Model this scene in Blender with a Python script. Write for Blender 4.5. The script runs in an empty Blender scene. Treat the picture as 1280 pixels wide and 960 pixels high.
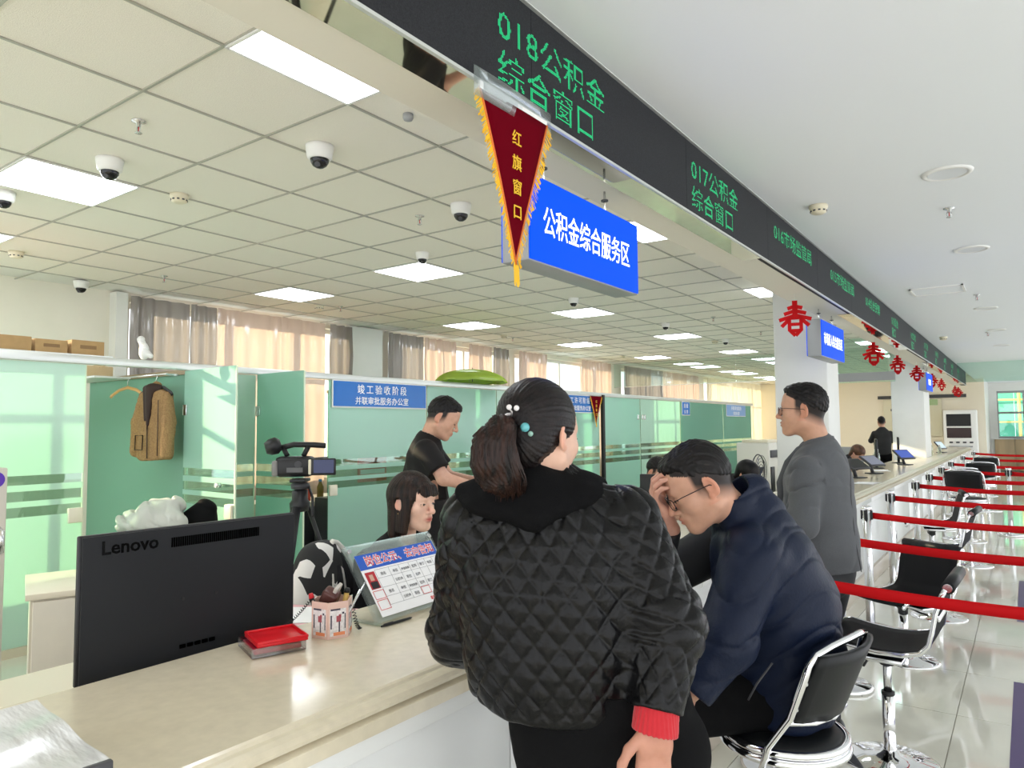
import bpy, bmesh, math, random
import numpy as np
from mathutils import Vector, Matrix, Euler

random.seed(7)
SC = bpy.context.scene
COL = SC.collection
R = math.radians

# ------------------------------------------------------------------ camera
cam_d = bpy.data.cameras.new('camera')
cam_d.sensor_fit = 'HORIZONTAL'
cam_d.sensor_width = 36.0
cam_d.lens = 893.6 / 1280 * 36.0
cam_d.clip_start = 0.02
cam = bpy.data.objects.new('camera', cam_d)
COL.objects.link(cam)
_yaw, _pit, _rol = R(35.702), R(3.486), R(-0.482)
_f = Vector((-math.sin(_yaw) * math.cos(_pit), math.cos(_yaw) * math.cos(_pit), math.sin(_pit)))
_r = Vector((math.cos(_yaw), math.sin(_yaw), 0))
_u = _r.cross(_f)
_r2 = _r * math.cos(_rol) + _u * math.sin(_rol)
_u2 = -_r * math.sin(_rol) + _u * math.cos(_rol)
cam.matrix_world = Matrix(((_r2.x, _u2.x, -_f.x, 0), (_r2.y, _u2.y, -_f.y, 0), (_r2.z, _u2.z, -_f.z, 1.55), (0, 0, 0, 1)))
SC.camera = cam

# ------------------------------------------------------------------ world, sun, exposure
W = bpy.data.worlds.new('World')
SC.world = W
W.use_nodes = True
_bg = W.node_tree.nodes['Background']
_bg.inputs[0].default_value = (0.93, 0.96, 1.0, 1)
_bg.inputs[1].default_value = 1.25
sun_d = bpy.data.lights.new('sun', 'SUN')
sun_d.energy = 6.0
sun_d.color = (1.0, 0.78, 0.5)
sun_d.angle = R(0.6)
sun = bpy.data.objects.new('sun', sun_d)
COL.objects.link(sun)
sun.rotation_euler = Vector((0.86, 0.44, -0.25)).to_track_quat('-Z', 'Y').to_euler()
sun.location = (-12, -3, 6)
SC.view_settings.view_transform = 'Standard'
SC.view_settings.look = 'None'
SC.view_settings.exposure = 1.02
SC.view_settings.gamma = 1.0
SC.view_settings.use_curve_mapping = False

# ------------------------------------------------------------------ materials
MATS = {}
def mat(name, col, rough=0.5, metal=0.0, noise=0.0, nscale=20.0, bump=0.0, bscale=60.0, emit=None, estr=0.0,
        coat=0.0, spec=0.5, trans=0.0, ior=1.45, sheen=0.0, col2=None, stretch=None, sss=0.0):
    if name in MATS:
        return MATS[name]
    m = bpy.data.materials.new(name)
    m.use_nodes = True
    nt = m.node_tree
    b = nt.nodes['Principled BSDF']
    c = (*col, 1)
    b.inputs['Base Color'].default_value = c
    b.inputs['Roughness'].default_value = rough
    b.inputs['Metallic'].default_value = metal
    b.inputs['Specular IOR Level'].default_value = spec
    b.inputs['Coat Weight'].default_value = coat
    b.inputs['Coat Roughness'].default_value = 0.08
    b.inputs['Transmission Weight'].default_value = trans
    b.inputs['IOR'].default_value = ior
    b.inputs['Sheen Weight'].default_value = sheen
    if sss:
        b.inputs['Subsurface Weight'].default_value = sss
        b.inputs['Subsurface Radius'].default_value = (0.01, 0.004, 0.002)
    if emit is not None:
        b.inputs['Emission Color'].default_value = (*emit, 1)
        b.inputs['Emission Strength'].default_value = estr
    if noise > 0 or bump > 0 or col2:
        tc = nt.nodes.new('ShaderNodeTexCoord')
        mp = nt.nodes.new('ShaderNodeMapping')
        nt.links.new(tc.outputs['Object'], mp.inputs[0])
        if stretch:
            mp.inputs['Scale'].default_value = stretch
    if noise > 0 or col2:
        n = nt.nodes.new('ShaderNodeTexNoise')
        n.inputs['Scale'].default_value = nscale
        n.inputs['Detail'].default_value = 4
        nt.links.new(mp.outputs[0], n.inputs['Vector'])
        r = nt.nodes.new('ShaderNodeValToRGB')
        if col2:
            r.color_ramp.elements[0].position = 0.35
            r.color_ramp.elements[1].position = 0.65
            r.color_ramp.elements[0].color = c
            r.color_ramp.elements[1].color = (*col2, 1)
        else:
            r.color_ramp.elements[0].position = 0.25
            r.color_ramp.elements[1].position = 0.75
            r.color_ramp.elements[0].color = (*[x * (1 - noise) for x in col], 1)
            r.color_ramp.elements[1].color = (*[min(1, x * (1 + noise)) for x in col], 1)
        nt.links.new(n.outputs['Fac'], r.inputs[0])
        nt.links.new(r.outputs[0], b.inputs['Base Color'])
    if bump > 0:
        n2 = nt.nodes.new('ShaderNodeTexNoise')
        n2.inputs['Scale'].default_value = bscale
        n2.inputs['Detail'].default_value = 3
        nt.links.new(mp.outputs[0], n2.inputs['Vector'])
        bp = nt.nodes.new('ShaderNodeBump')
        bp.inputs['Strength'].default_value = bump
        bp.inputs['Distance'].default_value = 0.01
        nt.links.new(n2.outputs['Fac'], bp.inputs['Height'])
        nt.links.new(bp.outputs[0], b.inputs['Normal'])
    MATS[name] = m
    return m

def thin_glass(name, tint, alpha_tint=1.0, gloss=0.06, rough=0.02):
    """clear sheet: mostly straight-through tinted light plus a fresnel reflection"""
    if name in MATS:
        return MATS[name]
    m = bpy.data.materials.new(name)
    m.use_nodes = True
    nt = m.node_tree
    nt.nodes.clear()
    out = nt.nodes.new('ShaderNodeOutputMaterial')
    tr = nt.nodes.new('ShaderNodeBsdfTransparent')
    tr.inputs[0].default_value = (*tint, 1)
    gl = nt.nodes.new('ShaderNodeBsdfGlossy')
    gl.inputs['Roughness'].default_value = rough
    gl.inputs[0].default_value = (0.95, 1, 0.98, 1)
    lw = nt.nodes.new('ShaderNodeLayerWeight')
    lw.inputs['Blend'].default_value = 0.25
    mp = nt.nodes.new('ShaderNodeMapRange')
    mp.inputs['To Min'].default_value = gloss
    mp.inputs['To Max'].default_value = 0.55
    nt.links.new(lw.outputs['Fresnel'], mp.inputs['Value'])
    mx = nt.nodes.new('ShaderNodeMixShader')
    nt.links.new(mp.outputs[0], mx.inputs[0])
    nt.links.new(tr.outputs[0], mx.inputs[1])
    nt.links.new(gl.outputs[0], mx.inputs[2])
    nt.links.new(mx.outputs[0], out.inputs[0])
    MATS[name] = m
    return m

def frosted(name, col, see=0.12, transl=0.45):
    if name in MATS:
        return MATS[name]
    m = bpy.data.materials.new(name)
    m.use_nodes = True
    nt = m.node_tree
    nt.nodes.clear()
    out = nt.nodes.new('ShaderNodeOutputMaterial')
    df = nt.nodes.new('ShaderNodeBsdfDiffuse')
    df.inputs[0].default_value = (*col, 1)
    tl = nt.nodes.new('ShaderNodeBsdfTranslucent')
    tl.inputs[0].default_value = (*col, 1)
    m1 = nt.nodes.new('ShaderNodeMixShader')
    m1.inputs[0].default_value = transl
    nt.links.new(df.outputs[0], m1.inputs[1])
    nt.links.new(tl.outputs[0], m1.inputs[2])
    tr = nt.nodes.new('ShaderNodeBsdfTransparent')
    tr.inputs[0].default_value = (*[min(1, c * 1.05) for c in col], 1)
    m2 = nt.nodes.new('ShaderNodeMixShader')
    m2.inputs[0].default_value = see
    nt.links.new(m1.outputs[0], m2.inputs[1])
    nt.links.new(tr.outputs[0], m2.inputs[2])
    gl = nt.nodes.new('ShaderNodeBsdfGlossy')
    gl.inputs['Roughness'].default_value = 0.12
    m3 = nt.nodes.new('ShaderNodeMixShader')
    m3.inputs[0].default_value = 0.06
    nt.links.new(m2.outputs[0], m3.inputs[1])
    nt.links.new(gl.outputs[0], m3.inputs[2])
    nt.links.new(m3.outputs[0], out.inputs[0])
    MATS[name] = m
    return m

# ------------------------------------------------------------------ object helpers
def tag(o, label=None, cat=None, group=None, kind=None):
    if label: o['label'] = label
    if cat: o['category'] = cat
    if group: o['group'] = group
    if kind: o['kind'] = kind
    return o

def empty(name, loc=(0, 0, 0), rz=0.0, label=None, cat=None, group=None, parent=None):
    o = bpy.data.objects.new(name, None)
    o.empty_display_size = 0.05
    COL.objects.link(o)
    o.location = loc
    o.rotation_euler = (0, 0, rz)
    if parent: o.parent = parent
    return tag(o, label, cat, group)

def setmat(o, m):
    if isinstance(m, (list, tuple)):
        for x in m: o.data.materials.append(x)
    elif m: o.data.materials.append(m)

def link(name, me, m=None, parent=None, loc=None, rot=None):
    o = bpy.data.objects.new(name, me)
    COL.objects.link(o)
    if m is not None and not me.materials: setmat(o, m)
    if parent: o.parent = parent
    if loc is not None: o.location = loc
    if rot is not None: o.rotation_euler = rot
    return o

class MB:
    """collects shapes into one bmesh"""
    def __init__(s):
        s.bm = bmesh.new()
        s.mi = 0
    def _faces(s, fs, smooth=False):
        for f in fs:
            f.material_index = s.mi
            f.smooth = smooth
    def box(s, c, d, rz=0.0, bev=0.0, rot=None):
        t = bmesh.new()
        bmesh.ops.create_cube(t, size=1.0)
        for v in t.verts:
            v.co = Vector((v.co.x * d[0], v.co.y * d[1], v.co.z * d[2]))
        if bev > 0:
            bmesh.ops.bevel(t, geom=t.edges[:], offset=min(bev, min(d) * 0.45), segments=2, affect='EDGES', profile=0.5)
        Mx = Matrix.Translation(c) @ (rot.to_4x4() if rot is not None else Matrix.Rotation(rz, 4, 'Z'))
        s._merge(t, Mx, bev > 0)
        return s
    def _merge(s, t, Mx, smooth):
        vs = [s.bm.verts.new(Mx @ v.co) for v in t.verts]
        t.verts.index_update()
        for f in t.faces:
            try:
                nf = s.bm.faces.new([vs[v.index] for v in f.verts])
                nf.material_index = s.mi
                nf.smooth = smooth
            except ValueError:
                pass
        t.free()
    def cyl(s, a, b, ra, rb=None, n=16, caps=True):
        rb = ra if rb is None else rb
        a, b = Vector(a), Vector(b)
        z = (b - a).normalized()
        x = z.orthogonal().normalized()
        y = z.cross(x)
        A = [s.bm.verts.new(a + (x * math.cos(2 * math.pi * i / n) + y * math.sin(2 * math.pi * i / n)) * ra) for i in range(n)]
        B = [s.bm.verts.new(b + (x * math.cos(2 * math.pi * i / n) + y * math.sin(2 * math.pi * i / n)) * rb) for i in range(n)]
        for i in range(n):
            f = s.bm.faces.new((A[i], A[(i + 1) % n], B[(i + 1) % n], B[i]))
            f.material_index = s.mi
            f.smooth = True
        if caps:
            for f in (s.bm.faces.new(A[::-1]), s.bm.faces.new(B)): f.material_index = s.mi
        return s
    def tube(s, pts, r, n=8, closed=False, caps=True, rs=None, flat=None):
        """sweep; flat=(w,h) gives an elliptic section"""
        pts = [Vector(p) for p in pts]
        N = len(pts)
        rings = []
        up = None
        for i, p in enumerate(pts):
            if closed:
                t = (pts[(i + 1) % N] - pts[i - 1]).normalized()
            else:
                t = (pts[min(i + 1, N - 1)] - pts[max(i - 1, 0)]).normalized()
            if up is None:
                up = t.orthogonal().normalized()
                if abs(t.z) < 0.95:
                    up = (Vector((0, 0, 1)) - t * t.z).normalized()
            up = (up - t * up.dot(t)).normalized()
            sd = t.cross(up)
            rr = rs[i] if rs else r
            fw, fh = flat if flat else (1, 1)
            rings.append([s.bm.verts.new(p + sd * math.cos(2 * math.pi * k / n) * rr * fw + up * math.sin(2 * math.pi * k / n) * rr * fh) for k in range(n)])
        for i in range(N if closed else N - 1):
            A, B = rings[i], rings[(i + 1) % N]
            for k in range(n):
                f = s.bm.faces.new((A[k], A[(k + 1) % n], B[(k + 1) % n], B[k]))
                f.material_index = s.mi
                f.smooth = True
        if caps and not closed:
            for f in (s.bm.faces.new(rings[0][::-1]), s.bm.faces.new(rings[-1])): f.material_index = s.mi
        return s
    def lathe(s, prof, c=(0, 0, 0), n=24, axis=None, smooth=True):
        """prof: list of (radius, height)"""
        c = Vector(c)
        rings = []
        for r_, h in prof:
            if r_ < 1e-6:
                rings.append([s.bm.verts.new(c + Vector((0, 0, h)))])
            else:
                rings.append([s.bm.verts.new(c + Vector((r_ * math.cos(2 * math.pi * k / n), r_ * math.sin(2 * math.pi * k / n), h))) for k in range(n)])
        for A, B in zip(rings, rings[1:]):
            for k in range(n):
                q = [A[k % len(A)], A[(k + 1) % len(A)], B[(k + 1) % len(B)], B[k % len(B)]]
                u = []
                for v in q:
                    if v not in u: u.append(v)
                if len(u) > 2:
                    try:
                        f = s.bm.faces.new(u)
                        f.material_index = s.mi
                        f.smooth = smooth
                    except ValueError: pass
        return s
    def quad(s, *p):
        f = s.bm.faces.new([s.bm.verts.new(Vector(q)) for q in p])
        f.material_index = s.mi
        return s
    def prism(s, poly, off, smooth=False):
        """extrude a planar polygon (list of 3d points) by vector off"""
        off = Vector(off)
        A = [s.bm.verts.new(Vector(p)) for p in poly]
        B = [s.bm.verts.new(Vector(p) + off) for p in poly]
        n = len(A)
        for i in range(n):
            f = s.bm.faces.new((A[i], A[(i + 1) % n], B[(i + 1) % n], B[i]))
            f.material_index = s.mi
            f.smooth = smooth
        for f in (s.bm.faces.new(A[::-1]), s.bm.faces.new(B)): f.material_index = s.mi
        return s
    def grid(s, fn, nu, nv, cu=False, cv=False, smooth=True, thick=0.0):
        V = [[s.bm.verts.new(Vector(fn(i / (nu - (0 if cu else 1)), j / (nv - (0 if cv else 1))))) for j in range(nv)] for i in range(nu)]
        for i in range(nu if cu else nu - 1):
            for j in range(nv if cv else nv - 1):
                try:
                    f = s.bm.faces.new((V[i][j], V[(i + 1) % nu][j], V[(i + 1) % nu][(j + 1) % nv], V[i][(j + 1) % nv]))
                    f.smooth = smooth
                    f.material_index = s.mi
                except ValueError: pass
        return s
    def mesh(s, name):
        me = bpy.data.meshes.new(name)
        bmesh.ops.recalc_face_normals(s.bm, faces=s.bm.faces[:])
        s.bm.to_mesh(me)
        s.bm.free()
        return me
    def build(s, name, m=None, parent=None, loc=None, rot=None):
        return link(name, s.mesh(name), m, parent, loc, rot)

def solid(o, t, off=0.0):
    md = o.modifiers.new('thick', 'SOLIDIFY')
    md.thickness = t
    md.offset = off
    return o

def copy_tree(o, parent=None):
    c = o.copy()
    COL.objects.link(c)
    if parent is not None:
        c.parent = parent
    for ch in list(o.children):
        copy_tree(ch, c)
    return c

_FONT = {}
def text_mesh(body, size=1.0, depth=0.0, align='LEFT', bold=0.0, space=1.0, res=2):
    """lettering as mesh, lying in XY, baseline at 0"""
    key = (body, size, depth, align, bold, space)
    if key in _FONT:
        return _FONT[key]
    c = bpy.data.curves.new('lettering', 'FONT')
    c.body = body
    c.size = size
    c.extrude = depth
    c.offset = bold
    c.align_x = align
    c.space_character = space
    c.resolution_u = res
    o = bpy.data.objects.new('lettering', c)
    COL.objects.link(o)
    me = bpy.data.meshes.new_from_object(o.evaluated_get(bpy.context.evaluated_depsgraph_get()))
    bpy.data.objects.remove(o)
    bpy.data.curves.remove(c)
    _FONT[key] = me
    return me

def text(name, body, size, m, parent, loc, rot, depth=0.0006, align='CENTER', bold=0.0, space=1.0, sx=1.0):
    me = text_mesh(body, size, depth, align, bold, space).copy()
    me.materials.clear()
    o = link(name, me, m, parent, loc, rot)
    o.scale = (sx, 1, 1)
    return o

def led_dots(body, rows, w, z_of, pitch, size):
    """rasterise lettering into lit diodes; returns list of (u, v) dot centres in a unit where one glyph = size"""
    me = text_mesh(body, 1.0)
    V = np.array([v.co[:2] for v in me.vertices])
    me.calc_loop_triangles()
    T = np.array([t.vertices[:] for t in me.loop_triangles])
    x0, x1 = V[:, 0].min(), V[:, 0].max()
    n = rows
    xs = np.arange(x0, x1 + 0.001, 1.0 / n) + 0.5 / n
    ys = np.arange(-0.12, 0.90, 1.0 / n) + 0.5 / n
    G = np.stack(np.meshgrid(xs, ys, indexing='ij'), -1).reshape(-1, 2)
    inside = np.zeros(len(G), bool)
    for t in T:
        a, b, c = V[t]
        lo, hi = np.minimum(np.minimum(a, b), c), np.maximum(np.maximum(a, b), c)
        k = np.where((G >= lo - 1e-6).all(1) & (G <= hi + 1e-6).all(1))[0]
        if not len(k): continue
        p = G[k]
        def s(q, r_): return (q[0] - p[:, 0]) * (r_[1] - p[:, 1]) - (r_[0] - p[:, 0]) * (q[1] - p[:, 1])
        d1, d2, d3 = s(a, b), s(b, c), s(c, a)
        ok = ((d1 >= 0) & (d2 >= 0) & (d3 >= 0)) | ((d1 <= 0) & (d2 <= 0) & (d3 <= 0))
        inside[k[ok]] = True
    return G[inside], x0, x1

def copies_tag(objs, label, cat, group):
    for o in objs: tag(o, label, cat, group)

ORD = ['first', 'second', 'third', 'fourth', 'fifth', 'sixth', 'seventh', 'eighth', 'ninth', 'tenth', 'eleventh', 'twelfth']
# ------------------------------------------------------------------ shared materials
M_wall = mat('wall_paint', (0.84, 0.80, 0.70), 0.7, noise=0.03, nscale=3)
M_white = mat('white_paint', (0.82, 0.82, 0.78), 0.6, noise=0.02, nscale=5)
M_soffit = mat('soffit_paint', (0.74, 0.71, 0.62), 0.6)
M_gyp = mat('gypsum', (0.85, 0.88, 0.91), 0.7)
M_tile = mat('ceiling_tile', (0.88, 0.85, 0.76), 0.85, noise=0.10, nscale=260, bump=0.25, bscale=300)
M_tbar = mat('tee_bar', (0.46, 0.45, 0.40), 0.4, metal=0.3)
M_floor = mat('floor_tile', (0.72, 0.71, 0.61), 0.07, noise=0.05, nscale=4, coat=0.6, spec=0.6)
M_grout = mat('grout', (0.36, 0.34, 0.28), 0.8)
M_chrome = mat('chrome', (0.88, 0.88, 0.9), 0.06, metal=1.0)
M_steel = mat('brushed_steel', (0.72, 0.73, 0.74), 0.22, metal=1.0)
M_alu = mat('aluminium', (0.70, 0.72, 0.70), 0.35, metal=0.6)
M_mirror = mat('mirror_trim', (0.80, 0.76, 0.62), 0.03, metal=1.0)
M_black = mat('black_plastic', (0.012, 0.012, 0.014), 0.4)
M_dark = mat('dark_grey', (0.05, 0.05, 0.055), 0.45)
M_grey = mat('grey_plastic', (0.35, 0.36, 0.37), 0.5)
M_whitep = mat('white_plastic', (0.85, 0.85, 0.83), 0.35)
M_cream = mat('cream_plastic', (0.78, 0.72, 0.55), 0.4)
M_lightpanel = mat('light_diffuser', (0.9, 0.9, 0.95), 0.4, emit=(0.90, 0.94, 1.0), estr=6.5)
M_paper = mat('paper', (0.88, 0.88, 0.88), 0.7)
M_blue = mat('sign_blue', (0.01, 0.09, 0.62), 0.35)
M_wtext = mat('white_letter', (0.9, 0.9, 0.9), 0.5)
M_wood = mat('light_wood', (0.66, 0.50, 0.30), 0.4, noise=0.15, nscale=6, stretch=(1, 1, 0.1))
M_red = mat('belt_red', (0.52, 0.002, 0.005), 0.6, spec=0.2)

def struct(o, kind='structure'):
    o['kind'] = kind
    return o

# ------------------------------------------------------------------ floor
fl = struct(MB().box((-1.75, 12.5, -0.03), (12.5, 33, 0.048)).build('floor', M_grout))
TS = 0.8
tile_me = MB().box((0, 0, -0.003), (TS - 0.004, TS - 0.004, 0.006)).mesh('tile')
tile_me.materials.append(M_floor)
rest = MB()
nx0 = -9
for i in range(nx0, 7):
    for j in range(-11, 27):
        x, y = -0.37 + TS * (i + 0.5), 6.15 + TS * (j + 0.5)
        near = (-1.6 < x < 1.3 and 0.8 < y < 18) or (-6.6 < x < -1.9 and 0.3 < y < 5.2)
        if x < -7.6 or y > 28.4 or y < -3.4: continue
        if near:
            link('tile', tile_me, None, fl, (x, y, 0))
        else:
            rest.box((x, y, -0.003), (TS - 0.004, TS - 0.004, 0.006))
tag(rest.build('tile_field', M_floor, fl), kind='stuff')

# ------------------------------------------------------------------ suspended ceiling over the desks
cl = struct(MB().box((-4.6, 12.5, 3.04), (6.4, 33, 0.06)).build('ceiling', M_white))
GX, GY, TC = -2.983, 1.487, 0.6
LIGHT_COLS = (1, -3, -6)
LIGHTS = [(a, b) for b in range(0, 41, 5) for a in LIGHT_COLS]
ct_me = MB().box((0, 0, 2.998), (TC - 0.012, TC - 0.012, 0.012)).mesh('ceiling_tile')
ct_me.materials.append(M_tile)
rest = MB()
cells = []
for a in range(-8, 3):
    for b in range(-6, 42):
        if (a, b) in LIGHTS: continue
        x, y = GX + TC * (a + 0.5), GY + TC * (b + 0.5)
        if x - 0.3 < -7.7 or x > -1.4: continue
        cells.append((math.hypot(x, y) if b >= -1 else 99, x, y))
cells.sort()
for k, (_d, x, y) in enumerate(cells):
    if k < 290: link('ceiling_tile', ct_me, None, cl, (x, y, 0))
    else: rest.box((x, y, 2.998), (TC - 0.012, TC - 0.012, 0.012))
tag(rest.build('ceiling_tile_field', M_tile, cl), kind='stuff')
for a in range(-7, 3):
    MB().box((GX + TC * a, 12.5, 2.9885), (0.012, 33, 0.007)).build('tee_bar', M_tbar, cl)
for b in range(-6, 43):
    MB().box((-4.6, GY + TC * b, 2.989), (6.2, 0.012, 0.007)).build('cross_tee', M_tbar, cl)

# gypsum ceiling over the public hall
cr = struct(MB().box((1.63, 12.5, 2.94), (5.74, 33, 0.10)).build('ceiling', M_gyp))

# ------------------------------------------------------------------ bulkhead beam between the two ceilings
bk = struct(MB().box((-1.40, 9.5, 2.79), (0.24, 25, 0.48)).build('trim_1', M_soffit))
for (y0, y1) in ((-3, 4.28), (6.95, 10.75), (13.2, 16.6), (18.2, 21.9)):
    MB().box((-1.298, (y0 + y1) / 2, 2.546), (0.112, y1 - y0, 0.006)).build('mirror_strip', M_mirror, bk)
MB().box((-1.232, 9.5, 2.893), (0.02, 25, 0.012)).build('cornice', M_alu, bk)
MB().box((-1.236, 9.5, 2.545), (0.012, 25, 0.010)).build('edge_strip', M_alu, bk)

# ------------------------------------------------------------------ columns
for k, (x0, x1, y0, y1) in enumerate(((-2.05, -1.55, 7.4, 7.9), (-2.1, -1.55, 15.4, 16.3))):
    struct(MB().box(((x0 + x1) / 2, (y0 + y1) / 2, 1.5), (x1 - x0, y1 - y0, 3.0), bev=0.012).build('column', M_white))

# ------------------------------------------------------------------ window wall (left), far walls
wl = struct(MB().build('wall_left', M_wall))
WINS = [(-0.5, 2.1), (3.75, 6.6), (7.55, 10.4), (10.8, 14.3), (15.1, 19.6), (20.4, 26.4)]
def wall_piece(y0, y1, z0, z1):
    MB().box((-7.82, (y0 + y1) / 2, (z0 + z1) / 2), (0.24, y1 - y0, z1 - z0)).build('wall_panel', M_wall, wl)
prev = -4.0
for (y0, y1) in WINS:
    wall_piece(prev, y0, 0, 3.06)
    wall_piece(y0, y1, 0, 0.9)
    wall_piece(y0, y1, 2.92, 3.06)
    prev = y1
wall_piece(prev, 29, 0, 3.06)
M_frame = mat('window_frame', (0.78, 0.78, 0.76), 0.4)
M_pane = thin_glass('window_pane', (0.95, 0.98, 0.97), gloss=0.04)
for k, (y0, y1) in enumerate(WINS):
    w = struct(empty('window_%d' % (k + 1), (-7.84, y0, 0.9)))
    n = max(2, round((y1 - y0) / 1.0))
    for i in range(n + 1):
        MB().box((0, (y1 - y0) * i / n, 1.01), (0.06, 0.05, 2.02)).build('mullion', M_frame, w)
    for z in (0.03, 1.35, 1.99):
        MB().box((0, (y1 - y0) / 2, z), (0.055, y1 - y0, 0.05)).build('transom', M_frame, w)
    for i in range(n):
        MB().box((0, (y1 - y0) * (i + 0.5) / n, 1.01), (0.006, (y1 - y0) / n - 0.05, 1.98)).build('pane', M_pane, w)
# white reveal beside the first curtain
struct(MB().box((-7.63, 3.61, 1.5), (0.14, 0.12, 2.97)).build('trim_2', M_white))
struct(MB().box((-7.66, 7.05, 1.5), (0.08, 0.62, 2.97)).build('trim_3', M_white))

wf = struct(MB().box((-4.3, 25.6, 1.5), (6.6, 0.2, 3.0)).build('wall_far', mat('far_wall_paint', (0.84, 0.77, 0.63), 0.7)))
wr = struct(MB().build('wall_end', M_wall))
for (x0, x1, z0, z1) in ((-1.0, -0.78, 0, 2.9), (1.4, 4.5, 0, 2.9), (-0.78, 1.4, 0, 1.05), (-0.78, 1.4, 2.62, 2.9)):
    MB().box(((x0 + x1) / 2, 28.6, (z0 + z1) / 2), (x1 - x0, 0.2, z1 - z0)).build('wall_panel', M_white, wr)
struct(MB().box((-1.1, 27.1, 1.45), (0.2, 2.8, 2.9)).build('wall_return', M_white))
w7 = struct(empty('window_7', (-0.78, 28.6, 1.05)))
for i in range(4):
    MB().box((2.18 * i / 3, 0, 0.785), (0.07, 0.08, 1.57)).build('mullion', M_grey, w7)
for z in (0.04, 0.85, 1.53):
    MB().box((1.09, 0, z), (2.18, 0.075, 0.07)).build('transom', M_grey, w7)
for i in range(3):
    MB().box((2.18 * (i + 0.5) / 3, 0, 0.785), (0.66, 0.006, 1.5)).build('pane', M_pane, w7)
# scaffold netting outside the far window
nt = MB()
for i in range(14):
    nt.box((-2.6 + i * 0.5, 31.5, 2.2), (0.49, 0.02, 5.2))
o = nt.build('scaffold_net', mat('scaffold_net', (0.10, 0.42, 0.30), 0.9))
tag(o, 'green scaffold netting hanging outside the far window', 'netting')
sc_ = empty('scaffold_pole', (0, 31.3, 0), label='yellow scaffold pole frame outside the far window', cat='scaffold')
for x in (-0.2, 1.2):
    MB().cyl((x, 0, -0.3), (x, 0, 4.8), 0.05, n=8).build('upright', mat('scaffold_yellow', (0.75, 0.55, 0.15), 0.5), sc_)
for z in (1.6, 2.4):
    MB().cyl((-2.4, 0, z), (3.8, 0, z), 0.03, n=8).build('rail', MATS['scaffold_yellow'], sc_)
for i in range(5):
    pw = MB().box((-0.62 + i * 0.55, 28.46, 0.52), (0.54, 0.03, 1.02), bev=0.004).build('wood_panel', M_wood, wr)
struct(MB().box((-0.1, 28.45, 1.05), (3.0, 0.14, 0.04)).build('trim_4', M_whitep))
# back wall behind the desks at the far left
struct(MB().box((-5.0, 28.9, 1.5), (6, 0.1, 3.0)).build('wall_back', M_wall))

# ------------------------------------------------------------------ curtains
def curtain_mat(name, c1, c2):
    m = frosted(name, c1, see=0.0, transl=0.4)
    return m
M_curt = [curtain_mat('curtain_grey', (0.30, 0.27, 0.25), None), curtain_mat('curtain_rose', (0.62, 0.48, 0.40), None),
          curtain_mat('curtain_cream', (0.78, 0.70, 0.52), None)]
def curtain(y0, y1, c, label, amp=0.045, per=0.17):
    n = int((y1 - y0) / per * 8) + 2
    rr = random.Random(int(y0 * 100))
    ph = [rr.uniform(-0.6, 0.6) for _ in range(60)]
    def fn(u, v):
        y = y0 + (y1 - y0) * u
        z = 0.08 + 2.88 * v
        k = (y - y0) / per
        s = math.sin(2 * math.pi * k + ph[int(k) % 60]) * amp * (0.75 + 0.25 * math.sin(k * 1.7)) * (1.0 - 0.25 * v)
        return (-7.56 + s + 0.012 * math.sin(7 * z + k), y, z)
    o = MB().grid(fn, n, 8).build('curtain', M_curt[c])
    tag(o, label, 'curtain', 'curtains along the window wall')
    return o
curtain(3.70, 4.36, 0, 'grey curtain beside the bare cream wall, above the hanging brown coat')
curtain(4.36, 4.68, 0, 'narrow dark curtain fold between grey and rose curtains', 0.03, 0.13)
curtain(4.68, 5.56, 1, 'sunlit rose curtain above the camcorder tripod', 0.03, 0.2)
curtain(5.56, 6.26, 1, 'rose curtain left of the blue office sign', 0.03, 0.2)
curtain(6.34, 6.72, 0, 'grey curtain end directly above the large blue office sign')
curtain(7.42, 8.2, 0, 'grey brown curtain just right of the bare white pillar')
curtain(8.2, 8.98, 1, 'rose curtain right above the green umbrella')
curtain(9.28, 9.95, 1, 'rose curtain right of the narrow bright window gap')
curtain(9.95, 10.45, 0, 'grey curtain between the umbrella and the ponytail')
curtain(10.75, 11.68, 1, 'curtain left of the wide bright window above the ponytail')
curtain(13.05, 14.4, 1, 'rose curtain right of the wide bright window')
curtain(15.0, 17.2, 0, 'grey curtain seen through the hanging glass screen')
curtain(17.2, 19.7, 1, 'rose curtain far along behind the hanging glass screen')
curtain(20.3, 23.2, 2, 'cream curtain far along, nearer of the two cream ones', 0.04, 0.22)
curtain(23.2, 26.5, 2, 'cream curtain at the far end of the window wall', 0.04, 0.22)

# ------------------------------------------------------------------ ceiling lights
lm = MB().box((0, 0, 2.986), (0.575, 0.575, 0.012)).mesh('diffuser'); lm.materials.append(M_lightpanel)
fm = MB()
for sx, sy, dx, dy in ((0, 1, 0.6, 0.014), (0, -1, 0.6, 0.014), (1, 0, 0.014, 0.6), (-1, 0, 0.014, 0.6)):
    fm.box((sx * 0.293, sy * 0.293, 2.983), (dx, dy, 0.008))
fm = fm.mesh('frame'); fm.materials.append(M_whitep)
ROWN = {1: 'row beside the display beam', -3: 'middle row over the desks', -6: 'row nearest the curtains'}
for (a, b) in LIGHTS:
    k = b // 5
    t = empty('ceiling_light', (GX + TC * (a + 0.5), GY + TC * (b + 0.5), 0), label='square light panel, %s from the camera in the %s' % (ORD[k], ROWN[a]), cat='ceiling light', group='square ceiling light panels')
    link('diffuser', lm, None, t)
    link('frame', fm, None, t)
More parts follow.
